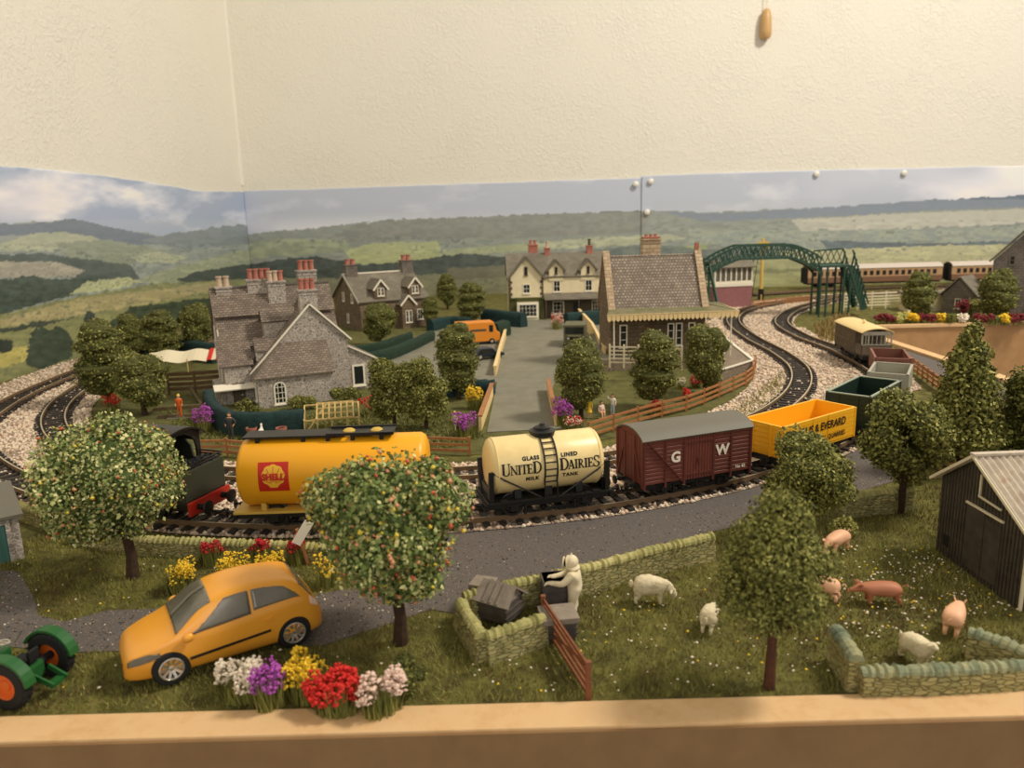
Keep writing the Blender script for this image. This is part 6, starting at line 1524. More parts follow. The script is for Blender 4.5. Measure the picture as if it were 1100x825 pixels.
drywall([(922,746),(1010,744),(1112,738)], .95, 'mossy stone wall along the front board at the right', M['bluecope'], .55)
drywall([(1038,705),(1070,716),(1112,734)], 1.1, 'blue-green wall arm slanting towards the right edge behind the front wall', M['bluecope'], .55)

# ---------------------------------------------------------------- grass blades and scatter
def grass():
    n = 110000; X = rng.uniform(-24, 27, n); Y = rng.uniform(21.45, 42, n)
    cen = np.sqrt((X+8)**2+(Y-79)**2); keep = (cen > 45.6)
    def cut(poly):
        nonlocal keep
        P = [at(*p) for p in poly]; keep &= ~inpoly(X, Y, [(p.x, p.y) for p in P])
    cut([(440,652),(470,560),(640,548),(770,526),(870,500),(930,480),(1010,468),(1060,470),(1000,500),(960,518),(880,542),(760,574),(640,612),(560,634),(500,662)]); cut(PATH2)
    keep &= (rng.random(n) < np.clip(1.5-(Y-21)/26, .3, 1))
    keep &= ~((X > 18.8) & (Y < 31.6) & (Y > 26.2))
    X, Y = X[keep], Y[keep]; m = len(X)
    h = (.10+.16*rng.random(m))*(.6+.8*vnoise(X*.8, Y*.8, lattice(5))); a = rng.random(m)*2*PI; lean = .12
    w = .022
    b0 = np.column_stack([X-np.cos(a)*w, Y-np.sin(a)*w, np.full(m, .0)]); b1 = np.column_stack([X+np.cos(a)*w, Y+np.sin(a)*w, np.full(m, .0)])
    tp = np.column_stack([X+rng.normal(size=m)*lean*.7, Y+rng.normal(size=m)*lean*.7, h])
    V = np.stack([b0, b1, tp], 1).reshape(-1, 3); i = np.arange(m)*3
    # patches of olive, straw and dark blades
    q = fbm(X*.35, Y*.35, 60, 3); mi = np.where(q < .42, 2, np.where(q > .56, 3, 0)); mi = np.where(rng.random(m) < .4, rng.integers(0, 4, m), mi)
    o = raw('grass', V, np.stack([i, i+1, i+2], 1), [M['blade_a'], M['blade_b'], M['blade_brown'], M['blade_c']], mi)
    tag(o, 'static grass tufts of the front fields and verges', 'grass', kind='stuff')
M['blade_brown'] = mat('dead_grass_blade', S(110, 90, 48), .9)
grass()
R1 = [(600,650),(760,585),(900,570),(1000,600),(1095,660),(1100,735),(900,735),(640,750),(500,750),(500,720)]
P = np.concatenate([region_pts(R1, 560, .2), region_pts([(900,590),(1000,590),(1090,665),(900,700)], 260, .2), region_pts([(0,560),(480,600),(480,750),(0,750)], 160, .16)])
o = pebbles('daisies', P, .05, [M['fl_white'], M['fl_yellow']], [.75, .25]); tag(o, 'tiny white and yellow flower heads scattered in the grass', 'flowers', kind='stuff')
# tufts of pale dry grass between the fence and the inner track at the right
def tuft_field(poly, n, mats, hmax, name, label):
    P = region_pts(poly, n, .08); m = len(P); a = rng.random(m)*2*PI; w = .05; h = hmax*(.4+.6*rng.random(m))
    d = np.column_stack([np.cos(a), np.sin(a), np.zeros(m)])*w
    tp = P+np.column_stack([rng.normal(size=m)*.15, rng.normal(size=m)*.15, h])
    V = np.stack([P-d, P+d, tp], 1).reshape(-1, 3); i = np.arange(m)*3
    o = raw(name, V, np.stack([i, i+1, i+2], 1), [M[k] for k in mats], rng.integers(0, len(mats), m)); tag(o, label, 'grass', kind='stuff')
tuft_field([(790,440),(828,410),(842,400),(838,424),(812,446),(780,460)], 5000, ['leaf_d', 'blade_brown', 'leaf_a'], .4, 'verge_grass', 'dry olive tufts between the curved fence and the inner track')
M['blade_straw'] = mat('straw_blade', S(186, 160, 104), .9)
tuft_field([(872,352),(905,338),(925,345),(900,368),(882,370)], 6000, ['blade_straw', 'blade_brown'], .8, 'straw_grass', 'straw-coloured tufts below the footbridge by the brake van')
tuft_field([(235,452),(480,440),(520,470),(480,485),(250,482),(200,470),(170,440)], 16000, ['leaf_a', 'leaf_b', 'leaf_c'], .25, 'garden_grass', 'short grass of the stone house garden')
# ---------------------------------------------------------------- yellow hatchback
def interp(tab, u):
    xs = [a for a, b in tab]; ys = [b for a, b in tab]
    # smooth monotone interpolation
    k = max(0, min(len(xs)-2, int(np.searchsorted(xs, u)-1))); t_ = (u-xs[k])/(xs[k+1]-xs[k]); t_ = max(0, min(1, t_)); 
    m = [0]*len(xs)
    for i in range(1, len(xs)-1): m[i] = (ys[i+1]-ys[i-1])/(xs[i+1]-xs[i-1])
    m[0] = (ys[1]-ys[0])/(xs[1]-xs[0]); m[-1] = (ys[-1]-ys[-2])/(xs[-1]-xs[-2]); h = xs[k+1]-xs[k]
    return (2*t_**3-3*t_**2+1)*ys[k]+(t_**3-2*t_**2+t_)*h*m[k]+(-2*t_**3+3*t_**2)*ys[k+1]+(t_**3-t_**2)*h*m[k+1]
ZT = [(0,.72),(.12,.95),(.5,1.12),(1.15,1.32),(1.45,1.48),(2.1,1.98),(2.6,2.16),(3.4,2.24),(4.4,2.16),(5.0,1.98),(5.35,1.5),(5.6,1.15),(5.7,.8)]
ZB = [(0,.62),(.12,.86),(.5,1.0),(1.15,1.18),(1.45,1.26),(2.6,1.34),(4.4,1.5),(5.0,1.5),(5.35,1.32),(5.6,1.05),(5.7,.74)]
WD = [(0,.72),(.12,.95),(.45,1.15),(1.1,1.27),(2.5,1.3),(4.4,1.3),(5.1,1.22),(5.5,1.08),(5.7,.85)]
def ring(u, n=None, push=0.):
    zt, zb, w = interp(ZT, u), interp(ZB, u), interp(WD, u); gl = max(0., min(1., (zt-zb)/.7)); wr = w*(.97-.24*gl)
    key = [(0, .22), (w*.8, .24), (w*.97, .42), (w*1.01, .72), (w*1.0, zb*.82), (w*.97, zb), (w*.97-(w*.97-wr)*.5, zb+(zt-zb)*.48), (wr, zt-.12*gl-.03), (wr*.86, zt-.03), (wr*.5, zt+.01), (0, zt+.025)]
    return key
def loft_car():
    us = list(np.linspace(0, 5.7, 58)); vs = []; fs = []
    rings = []
    for u in us:
        k = [Vector((y, z, 0)) for y, z in ring(u)]; c = catmull(k, 3); rings.append([(p.x, p.y) for p in c])
    m = len(rings[0]); 
    for u, r_ in zip(us, rings):
        full = r_+[(-y, z) for y, z in r_[-2:0:-1]]
        vs += [(u-2.85, -y, z) for y, z in full]
    q = 2*m-2
    for i in range(len(us)-1):
        for j in range(q): fs.append((i*q+j, i*q+(j+1) % q, (i+1)*q+(j+1) % q, (i+1)*q+j))
    fs += [tuple(range(q)), tuple(range((len(us)-1)*q, len(us)*q))[::-1]]
    return vs, fs, us, m, q
def make_car():
    front = at(182, 736); rear = at(313, 696); d = (rear-front); rz = math.atan2(d.y, d.x); mid = (front+rear)/2
    nrm = Vector((-math.sin(rz), math.cos(rz), 0)); loc = mid+nrm*1.15
    t = thing('hatchback_car', 'orange-yellow three-door hatchback car parked across the path in front', 'car', (loc.x, loc.y, .14), rz)
    sc_ = d.length/3.52; t.scale = (sc_, sc_*.95, sc_*1.0)
    vs, fs, us, m, q = loft_car(); b = MB().add(vs, fs); body = b.build('body', M['carorange'], t, smooth=True, angle=50)
    WXs = (-1.66, 1.84)
    cut = MB()
    for x in WXs: cut.lathe([(0, -2), (.56, -2), (.56, -.78), (0, -.78)], 24, (x, 0, .5), 'y'); cut.lathe([(0, .78), (.56, .78), (.56, 2), (0, 2)], 24, (x, 0, .5), 'y')
    co = cut.build('cut', M['mattblack'], None)
    mod = body.modifiers.new('b', 'BOOLEAN'); mod.operation = 'DIFFERENCE'; mod.object = co; mod.solver = 'EXACT'
    dg = bpy.context.evaluated_depsgraph_get(); dg.update(); me = bpy.data.meshes.new_from_object(body.evaluated_get(dg)); body.modifiers.clear(); old = body.data; body.data = me; me.name = 'body'
    me.materials.clear(); me.materials.append(M['carorange']); me.materials.append(M['mattblack'])
    for p in me.polygons:
        c = p.center; near = any((c.x-x)**2+(c.z-.5)**2 < .565**2 for x in WXs); p.material_index = 1 if near and (abs(p.normal.y) < .3 and abs(c.y) > .7 or abs(abs(c.y)-.78) < .02) else 0
    me.set_sharp_from_angle(angle=R(40)); bpy.data.objects.remove(co)
    # glazing patches lifted just off the shell
    def patch(name, u0, u1, j0, j1, side, m_, off_=.012, par=t, shape=None):
        b = MB(); nu = 14; nj = 8; P = []
        for a in range(nu+1):
            row = []
            for c in range(nj+1):
                su, sv = a/nu, c/nj
                if shape: su, sv = shape(su, sv)
                u = u0+(u1-u0)*su; kk = [Vector((y, z, 0)) for y, z in ring(u)]; cc = catmull(kk, 12); jj = (j0+(j1-j0)*sv)*12; p = cc[min(len(cc)-1, int(round(jj)))]
                row.append(Vector((u-2.85, side*p.x, p.y)))
            P.append(row)
        vv = []; 
        for a in range(nu+1):
            for c in range(nj+1):
                du = P[min(a+1, nu)][c]-P[max(a-1, 0)][c]; dv = P[a][min(c+1, nj)]-P[a][max(c-1, 0)]; n = du.cross(dv)
                n = n.normalized() if n.length > 0 else Vector((0, 0, 1))
                if n.dot(Vector((0, side, .6)) if abs(side) == 1 and j1 < 9 else Vector((0, 0, 1))) < 0: n = -n
                vv.append(P[a][c]+n*off_)
        k = nj+1; ff = [(a*k+c, a*k+c+1, (a+1)*k+c+1, (a+1)*k+c) for a in range(nu) for c in range(nj)]
        b.add(vv, ff); o = b.build(name, m_, par, smooth=True, merge=False)
        sm = o.modifiers.new('s', 'SOLIDIFY'); sm.thickness = .0002; sm.offset = 0
        return o
    for s in (-1, 1):
        patch('side_window', 1.65, 3.5, 5.2, 7.05, s, M['carglass'], shape=lambda a, c: (a+(1-a)*.42*c if c > 0 else a, c*(.25+.75*min(1, (a+.05)*2.6)) if True else c))
        patch('rear_side_window', 3.58, 5.0, 5.22, 7.05, s, M['carglass'], shape=lambda a, c: (a-(a**3)*.25*c, .05+(c)*(1-.35*a**4)*.95))
        MB().box(.72, .78, s*1.0-.01 if s > 0 else -1.16, 1.16 if s > 0 else -1.0+.01, 1.4, 2.1).build('door_pillar', M['mattblack'], t) if False else None
        MB().bar((-1.25+.1, s*1.33, .66), (1.15, s*1.33, .82), .05, .07).build('rubbing_strip', M['black'], t)
        MB().bar((1.0, s*1.33, 1.16), (1.22, s*1.33, 1.18), .05, .1).build('door_handle', M['carorange'], t)
        MB().ball((-1.15, s*1.42, 1.36), .17, 12, (1, .7, .8)).build('wing_mirror', M['carorange'], t, smooth=True)
        patch('headlight', .12, .95, 4.0, 5.35, s, M['carglass'], .015, shape=lambda a, c: (a, c*(.45+.55*math.sin(PI*min(1, a+.15)))))
        patch('tail_light', 5.28, 5.52, 4.4, 6.2, s, M['fl_pink'], .015)
    patch('windscreen', 1.42, 2.45, 7.3, 9.99, 1, M['carglass']); patch('windscreen', 1.42, 2.45, 7.3, 9.99, -1, M['carglass'])
    patch('rear_window', 5.02, 5.36, 7.4, 9.99, 1, M['carglass']); patch('rear_window', 5.02, 5.36, 7.4, 9.99, -1, M['carglass'])
    MB().box(-2.86, -2.6, -.5, .5, .3, .5).build('grille', M['mattblack'], t, bevel=.03)
    for s in (-1, 1): MB().ball((-2.7, s*.75, .45), .17, 10, (.5, 1.1, .6)).build('fog_lamp', M['mattblack'], t, smooth=True)
    MB().box(-2.3, 2.3, -.7, .7, .12, .3).build('chassis', M['mattblack'], t)
    for x in WXs:
        for s in (-1, 1):
            b = MB().lathe([(.2, s*.82), (.45, s*.82), (.53, s*.9), (.53, s*1.24), (.47, s*1.33), (.34, s*1.33), (.32, s*1.2), (0, s*1.18)], 28, (x, 0, .5), 'y'); w = b.build('wheel', M['tyre'], t, smooth=True)
            b = MB().lathe([(.29, s*1.2), (.345, s*1.2), (.345, s*1.34), (.31, s*1.35), (.29, s*1.32), (.29, s*1.2)], 28, (x, 0, .5), 'y')
            for k in range(10): a = k*PI/5; b.bar((x+.06*math.cos(a), s*1.24, .5+.06*math.sin(a)), (x+.31*math.cos(a), s*1.32, .5+.31*math.sin(a)), .075, .05, up=(0, 1, 0))
            b.ball((x, s*1.25, .5), .09, 8, (1, .5, 1)); b.build('wheel_spokes', M['alloy'], w, smooth=True)
make_car()

# ---------------------------------------------------------------- tractor
t = thing('tractor', 'green toy tractor with orange wheel hubs cut off by the left edge', 'tractor', (-16.15, 22.7, .05), R(-12)); t.scale = (.86, .62, .86)
def trwheel(x, y, r, w, par, nm='wheel', s=-1):
    b = MB().lathe([(r*.55, y-w/2), (r*.9, y-w/2), (r, y-w*.35), (r, y+w*.35), (r*.9, y+w/2), (r*.55, y+w/2), (r*.55, y-w/2)], 32, (x, 0, r), 'y')
    for k in range(22):
        a = 2*PI*k/22; b.bar((x+r*.98*math.cos(a), y-w*.45, r+r*.98*math.sin(a)), (x+r*.98*math.cos(a+.12), y+w*.05, r+r*.98*math.sin(a+.12)), .07, .09).bar((x+r*.98*math.cos(a+.14), y+w*.45, r+r*.98*math.sin(a+.14)), (x+r*.98*math.cos(a+.26), y-w*.05, r+r*.98*math.sin(a+.26)), .07, .09)
    o = b.build(nm, M['tyre'], par)
    MB().lathe([(0, y+s*w*.25), (r*.2, y+s*w*.25), (r*.24, y+s*w*.12), (r*.45, y+s*w*.1), (r*.52, y+s*w*.42), (r*.6, y+s*w*.46), (r*.62, y), (0, y)], 24, (x, 0, r), 'y').build('hub', M['tractor_or'], o, smooth=True)
trwheel(0, -1.45, .95, .6, t); trwheel(0, 1.45, .95, .6, t, s=1); trwheel(-3.3, -1.1, .5, .35, t); trwheel(-3.3, 1.1, .5, .35, t, s=1)
MB().tube([(0, -1.45, .95), (0, 1.45, .95)], .16, 10).build('axle', M['mattblack'], t); MB().tube([(-3.3, -1.1, .5), (-3.3, 1.1, .5)], .1, 8).build('axle', M['mattblack'], t)
MB().box(-4.2, -1.0, -.42, .42, .9, 1.65).box(-1.2, .35, -.5, .5, .55, 1.2).box(-4.3, -1.0, -.3, .3, .6, .95).build('bonnet', M['tractor'], t, bevel=.1)
for s in (-1, 1):
    b = MB(); pts = [(1.12*math.cos(a), .95+1.12*math.sin(a)) for a in np.linspace(.1, 2.7, 12)]+[(1.02*math.cos(a), .95+1.02*math.sin(a)) for a in np.linspace(2.7, .1, 12)]
    b.prism(pts, min(s*1.15, s*1.8), max(s*1.15, s*1.8), 'y').build('mudguard', M['tractor'], t)
    MB().bar((.5, s*.5, .9), (1.3, s*.45, .55), .12, .2).build('lift_arm', M['tractor'], t)
MB().box(-.5, .3, -.35, .35, 1.3, 1.45).box(.2, .32, -.35, .35, 1.4, 1.8).build('seat', M['mattblack'], t, bevel=.04)
w_ = MB(); w_.lathe([(.24, 0), (.29, .03), (.24, .06), (.2, .03), (.24, 0)], 16, (-1.0, 0, 1.95), 'z').bar((-1.1, 0, 1.5), (-1.0, 0, 1.98), .05, .05).bar((-1.25, 0, 1.98), (-.75, 0, 1.98), .04, .04); w_.build('steering_wheel', M['alloy'], t)
MB().tube([(-3.1, .1, 1.6), (-3.1, .1, 2.5)], .07, 8).build('exhaust', M['mattblack'], t)
MB().box(.9, 1.25, -.4, .4, .45, .6).build('drawbar', M['tractor'], t)

# ---------------------------------------------------------------- vehicles in the yard
def road_vehicle(name, label, cat, base, rz, L, W, H, m, cabx=None, sc=1., kind='van', cabh=None):
    t = thing(name, label, cat, at(*base, .15), rz)
    if kind == 'van':
        body = MB().prism([(-L/2, .35), (L/2, .35), (L/2, H*.5), (L/2-.35, H*.56), (L/2-.75, H), (-L/2, H)], -W/2, W/2, 'y').build('body', m, t, bevel=.1)
        MB().prism([(L/2-.38, H*.58), (L/2-.7, H*.93), (L/2-.74, H*.93), (L/2-.42, H*.58)], -W/2+.12, W/2-.12, 'y').build('windscreen', M['pane'], t)
        for s in (-1, 1):
            MB().box(L/2-1.35, L/2-.85, min(s*W/2, s*(W/2+.02)), max(s*W/2, s*(W/2+.02)), H*.55, H*.86).build('cab_window', M['pane'], t)
            MB().box(-L/2+.5, -L/2+1.4, min(s*W/2, s*(W/2+.02)), max(s*W/2, s*(W/2+.02)), H*.42, H*.72).build('red_badge', M['fl_red'], t); MB().box(-L/2+1.6, L/2-1.7, min(s*W/2, s*(W/2+.02)), max(s*W/2, s*(W/2+.02)), H*.6, H*.7).build('stripe', M['quoin'], t)
    elif kind == 'car':
        MB().prism([(-L/2, .3), (L/2, .3), (L/2, H*.5), (L*.25, H*.58), (L*.1, H), (-L*.28, H), (-L*.42, H*.6), (-L/2, H*.56)], -W/2, W/2, 'y').build('body', m, t, bevel=.12)
        for s in (-1, 1): MB().prism([(-L*.36, H*.62), (L*.18, H*.62), (L*.07, H*.93), (-L*.26, H*.93)], min(s*W/2, s*(W/2+.02)), max(s*W/2, s*(W/2+.02)), 'y').build('side_window', M['pane'], t)
    else:
        MB().box(L*.12, L/2-.5, -W/2, W/2, .5, H).box(L/2-.6, L/2, -W*.32, W*.32, .5, H*.55).build('cab', m, t, bevel=.1)
        MB().box(L/2-.52, L/2-.48, -W*.42, W*.42, H*.6, H*.9).build('windscreen', M['pane'], t)
        MB().box(-L/2, L*.1, -W/2-.05, W/2+.05, .6, H*.95).build('canvas_body', m, t, bevel=.12)
        for s in (-1, 1): MB().box(L/2-.9, L/2-.05, s*W*.4-.18, s*W*.4+.18, .35, .75).build('mudguard', m, t, bevel=.08); MB().lathe([(0, 0), (.14, 0), (.14, .08), (0, .1)], 10, (L/2, s*W*.27, H*.42), 'x').build('headlamp', M['alloy'], t)
        MB().box(L/2-.02, L/2+.03, -W*.2, W*.2, .55, H*.5).build('radiator', M['mattblack'], t)
    for x in (-L*.3, L*.3):
        for s in (-1, 1):
            w = MB().lathe([(0, s*(W/2-.3)), (.36, s*(W/2-.3)), (.36, s*(W/2+.03)), (.2, s*(W/2+.05)), (0, s*(W/2+.04))], 16, (x, 0, .36), 'y').build('wheel', M['tyre'], t, smooth=True)
            MB().lathe([(0, s*(W/2+.07)), (.17, s*(W/2+.06)), (.19, s*(W/2+.03))], 12, (x, 0, .36), 'y').build('hub', M['wgrey'], w)
    return t
road_vehicle('delivery_van', 'orange delivery van with a dark side window parked in the far yard', 'van', (513, 369), R(14), 5.2, 2.2, 2.7, M['vanorange'])
road_vehicle('small_car', 'small dark blue car parked in front of the orange van', 'car', (523, 385), R(25), 3.6, 1.6, 1.25, M['darkblue'], kind='car')
road_vehicle('small_car', 'small orange-red car beside the right wall of the large stone house', 'car', (400, 402), R(30), 4.0, 1.7, 1.3, M['redcar'], kind='car')
road_vehicle('lorry', 'olive green lorry facing the railway at the far right of the road', 'lorry', (618, 370), R(-98), 5.0, 2.5, 2.6, M['olive'], kind='lorry')

# ---------------------------------------------------------------- people
def person(label, loc, rz, H, top, legs, hair, pose='stand', dress=False, hat=None, head=None):
    """painted figurine: one skinned body, proportions of a person of height H"""
    u = H/7.5; t = thing('person', label, 'person', loc, rz); J = []; Bn = []
    def j(x, y, z, r): J.append((x*u, y*u, z*u, r*u)); return len(J)-1
    if pose == 'sit':
        pel = j(0, 0, 2.2, .55); kn = [(-.45, 1.4, 2.2), (.45, 1.4, 2.0)]; ft = [(-.45, 1.5, .15), (.5, 1.9, .15)]; zt = -1.7
    elif pose == 'step':
        pel = j(0, 0, 3.8, .52); kn = [(-.35, .5, 2.0), (.35, -.3, 2.0)]; ft = [(-.35, .4, .12), (.35, -.9, .15)]; zt = 0
    else:
        pel = j(0, 0, 3.8, .55); kn = [(-.38, .1, 2.0), (.38, .1, 2.0)]; ft = [(-.42, -.02, .12), (.42, -.02, .12)]; zt = 0
    ch = j(0, 0, 5.3+zt, .72); nk = j(0, 0, 6.25+zt, .26); Bn += [(pel, ch), (ch, nk)]
    for s, (k, f) in zip((-1, 1), zip(kn, ft)):
        h = j(s*.32, .02, (3.65 if zt == 0 else 2.15), .42); a = j(*k, .3); b = j(f[0], f[1], f[2]+.25, .2); c = j(f[0], f[1]+.55, .12, .17); Bn += [(pel, h), (h, a), (a, b), (b, c)]
        sh = j(s*.82, 0, 5.75+zt, .3)
        if pose == 'hips': el = j(s*1.5, -.1, 4.8+zt, .22); ha = j(s*.85, .35, 4.1+zt, .18)
        elif pose == 'raise' and s > 0: el = j(1.4, .4, 6.1+zt, .2); ha = j(1.7, .7, 7.1+zt, .17)
        else: el = j(s*1.05, .05, 4.75+zt, .22); ha = j(s*1.0, .5, 3.9+zt, .18)
        Bn += [(ch, sh), (sh, el), (el, ha)]
        for k2 in range(3): fz = j(J[ha][0]/u+(k2-1)*.1, J[ha][1]/u+.12, J[ha][2]/u-.3, .07); Bn.append((ha, fz))
    def pick(c):
        z = c.z/u; x = abs(c.x/u)
        if z > 5.95+zt and x < .5: return 2
        if x > .82 and z < 4.4+zt: return 2
        if dress: return 0 if z > 2.3 else 2
        if z > 3.9+zt*.9: return 0
        return 3 if z < .35 else 1
    hd = None
    body = skin('body', J, Bn, [top, legs, M['skin'], M['mattblack']], t, 1, 0, pick)
    MB().ball((0, .02*u, (6.75+zt)*u), .5*u, 14, (.82, .92, 1.12)).ball((0, .47*u, (6.7+zt)*u), .09*u, 6).ball((-.42*u, 0, (6.72+zt)*u), .1*u, 6).ball((.42*u, 0, (6.72+zt)*u), .1*u, 6).build('head', M['skin'], t, smooth=True)
    if dress: MB().lathe([(1.05*u, 2.2*u), (.75*u, 3.4*u), (.52*u, 4.2*u)], 14).build('skirt', top, t, smooth=True)
    MB().ball((0, -.08*u, (6.92+zt)*u), .53*u, 12, (.88, .95, 1.0)).build('hair' if not hat else 'hat', hat or hair, t, smooth=True)
    return t
person('man in a dark suit with hands on hips standing before the curved hedge', at(249, 474, .1), R(175), 2.15, M['suitdark'], M['suitdark'], M['hair'], 'hips')
person('small figure in orange clothes and a yellow hat on the pale slab', at(194, 448, .2), R(180), 1.9, M['tractor_or'], M['tractor_or'], M['hair'], 'stand', hat=M['fl_yellow'])
person('child in a yellow dress on the lawn behind the goods van', at(633, 449, .1), R(170), 1.6, M['fl_yellow'], M['skin'], M['hair'], 'stand', dress=True)
person('person in pink crouching on the lawn between two children', at(646, 449, .1), R(200), 1.75, M['fl_pink'], M['pigpink'], M['hair'], 'sit')
person('child in a pale shirt and blue trousers at the right of the lawn group', at(658, 447, .1), R(160), 1.75, M['white'], M['blueshirt'], M['hair'], 'raise')
person('small figure in a yellow hat and pale clothes beside the creeper bushes', at(489, 463, .1), R(150), 1.5, M['picket'], M['picket'], M['hair'], 'step', hat=M['fl_yellow'])
q = at(194, 450); MB().box(-.95, .95, -.5, .5, 0, .12).box(-.3, .3, -.3, .3, .12, .2).build('slab', M['roofgrey'], None); o = bpy.data.objects['slab']; o.location = (q.x, q.y, .05); o.rotation_euler[2] = R(12); tag(o, 'pale grey slab under the orange figure in the left garden', 'slab')
# beekeeper
def beekeeper():
    P = at(617, 660, .05); t = thing('person', 'beekeeper in a white suit and veiled hood reaching over a dark hive', 'person', P, R(78)); t.scale = (1.3, 1.2, 1.0); u = 2.45/7.6; J = []; Bn = []
    # faces +x local (rotated to look left over the hive): forward is +y here
    def j(x, y, z, r): J.append((x*u, y*u, z*u, r*u)); return len(J)-1
    pel = j(0, -.1, 3.5, .8); ch = j(0, .1, 5.0, .9); nk = j(0, .15, 6.0, .6); Bn += [(pel, ch), (ch, nk)]
    for s in (-1, 1):
        h = j(s*.42, -.05, 3.2, .62); k = j(s*.45, .15, 1.8, .48); f = j(s*.45, -.05, .5, .36); Bn += [(pel, h), (h, k), (k, f)]
        sh = j(s*.95, .15, 5.5, .45); el = j(s*1.15, .95, 4.5, .38); wr = j(s*.75, 1.9, 4.3, .3); pa = j(s*.7, 2.25, 4.25, .24); Bn += [(ch, sh), (sh, el), (el, wr), (wr, pa)]
        for k2 in range(4): a_ = j(s*.7+(k2-1.5)*.13, 2.6, 4.25, .085); b_ = j(s*.7+(k2-1.5)*.14, 2.85, 4.05-.04*abs(k2-1.5), .07); Bn += [(pa, a_), (a_, b_)]
        th = j(s*.7-s*.28, 2.35, 4.2, .09); Bn.append((pa, th))
    skin('body', J, Bn, M['suit'], t, 2)
    for s in (-1, 1): MB().ball((s*.45*u, .22*u, .2*u), .42*u, 10, (.75, 1.35, .55)).build('boot', M['mattblack'], t, smooth=True)
    MB().ball((0, .25*u, 6.75*u), .78*u, 18, (.85, .9, 1.05)).ball((0, .1*u, 6.1*u), .8*u, 14, (.9, .9, .55)).build('hood', M['suit'], t, smooth=True)
    MB().ball((0, .62*u, 6.62*u), .58*u, 16, (.9, .75, 1.0)).build('veil', M['mattblack'], t, smooth=True)
    MB().lathe([(.72*u, -.05*u), (.8*u, -.05*u), (.8*u, .08*u), (.72*u, .08*u), (.72*u, -.05*u)], 20, (0, .62*u, 6.65*u), 'y').build('veil_rim', M['suit'], t, smooth=True)
    MB().lathe([(.62*u, 0), (.66*u, .06*u), (.62*u, .12*u)], 20, (0, .95*u, 6.62*u), 'y').build('veil_rim', M['suit'], t, smooth=True)
    MB().bar((-.2*u, .25*u, 7.45*u), (.2*u, .25*u, 7.75*u), .1*u, .12*u).build('hood_tab', M['suit'], t)
beekeeper()
# hives
def hive(px, rz, label, w=1.2, d=1.1, h=1.3, roof='flat', m='hive'):
    P = at(*px, .05); t = thing('beehive', label, 'beehive', P, rz)
    MB().box(-w/2, w/2, -d/2, d/2, .15, h).build('box', M[m], t, bevel=.02)
    b = MB()
    for k in range(3): z = .15+(h-.15)*(k+1)/3; b.box(-w/2-.04, w/2+.04, -d/2-.04, d/2+.04, z-.06, z)
    b.build('box_seam', M[m], t)
    for sx in (-1, 1):
        for sy in (-1, 1): MB().box(sx*w*.4-.06, sx*w*.4+.06, sy*d*.4-.06, sy*d*.4+.06, 0, .2).build('leg', M[m], t)
    if roof == 'flat': MB().box(-w/2-.1, w/2+.1, -d/2-.1, d/2+.1, h, h+.22).build('lid', M['hiveroof'], t, bevel=.03)
    elif roof == 'gable':
        r = MB()
        r.slab([(-w/2-.18, -d/2-.18, h-.02), (w/2+.18, -d/2-.18, h-.02), (w/2+.1, 0, h+.55), (-w/2-.1, 0, h+.55)], .07).slab([(w/2+.18, d/2+.18, h-.02), (-w/2-.18, d/2+.18, h-.02), (-w/2-.1, 0, h+.55), (w/2+.1, 0, h+.55)], .07)
        r.prism([(-d/2, h-.05), (d/2, h-.05), (0, h+.5)], -w/2, w/2, 'x')
        for k in (-.3, 0, .3): r.bar((k, -d/2-.16, h+.04), (k, -.02, h+.6), .08, .07)
        r.build('lid', M['hiveroof'], t, merge=False)
    return t
hive((538,664), R(-32), 'grey beehive with a gabled ribbed lid inside the mossy pen', 1.25, 1.15, .95, 'gable')
hive((520,652), R(-20), 'grey low beehive left of the gabled hive inside the pen', .7, .7, .9, 'flat')
hive((599,654), R(6), 'dark open beehive directly under the hands of the beekeeper', 1.15, 1.0, 1.35, 'none')
hive((600,683), R(8), 'low grey-lidded beehive between the gate and the beekeeper', 1.15, .95, .75, 'flat')

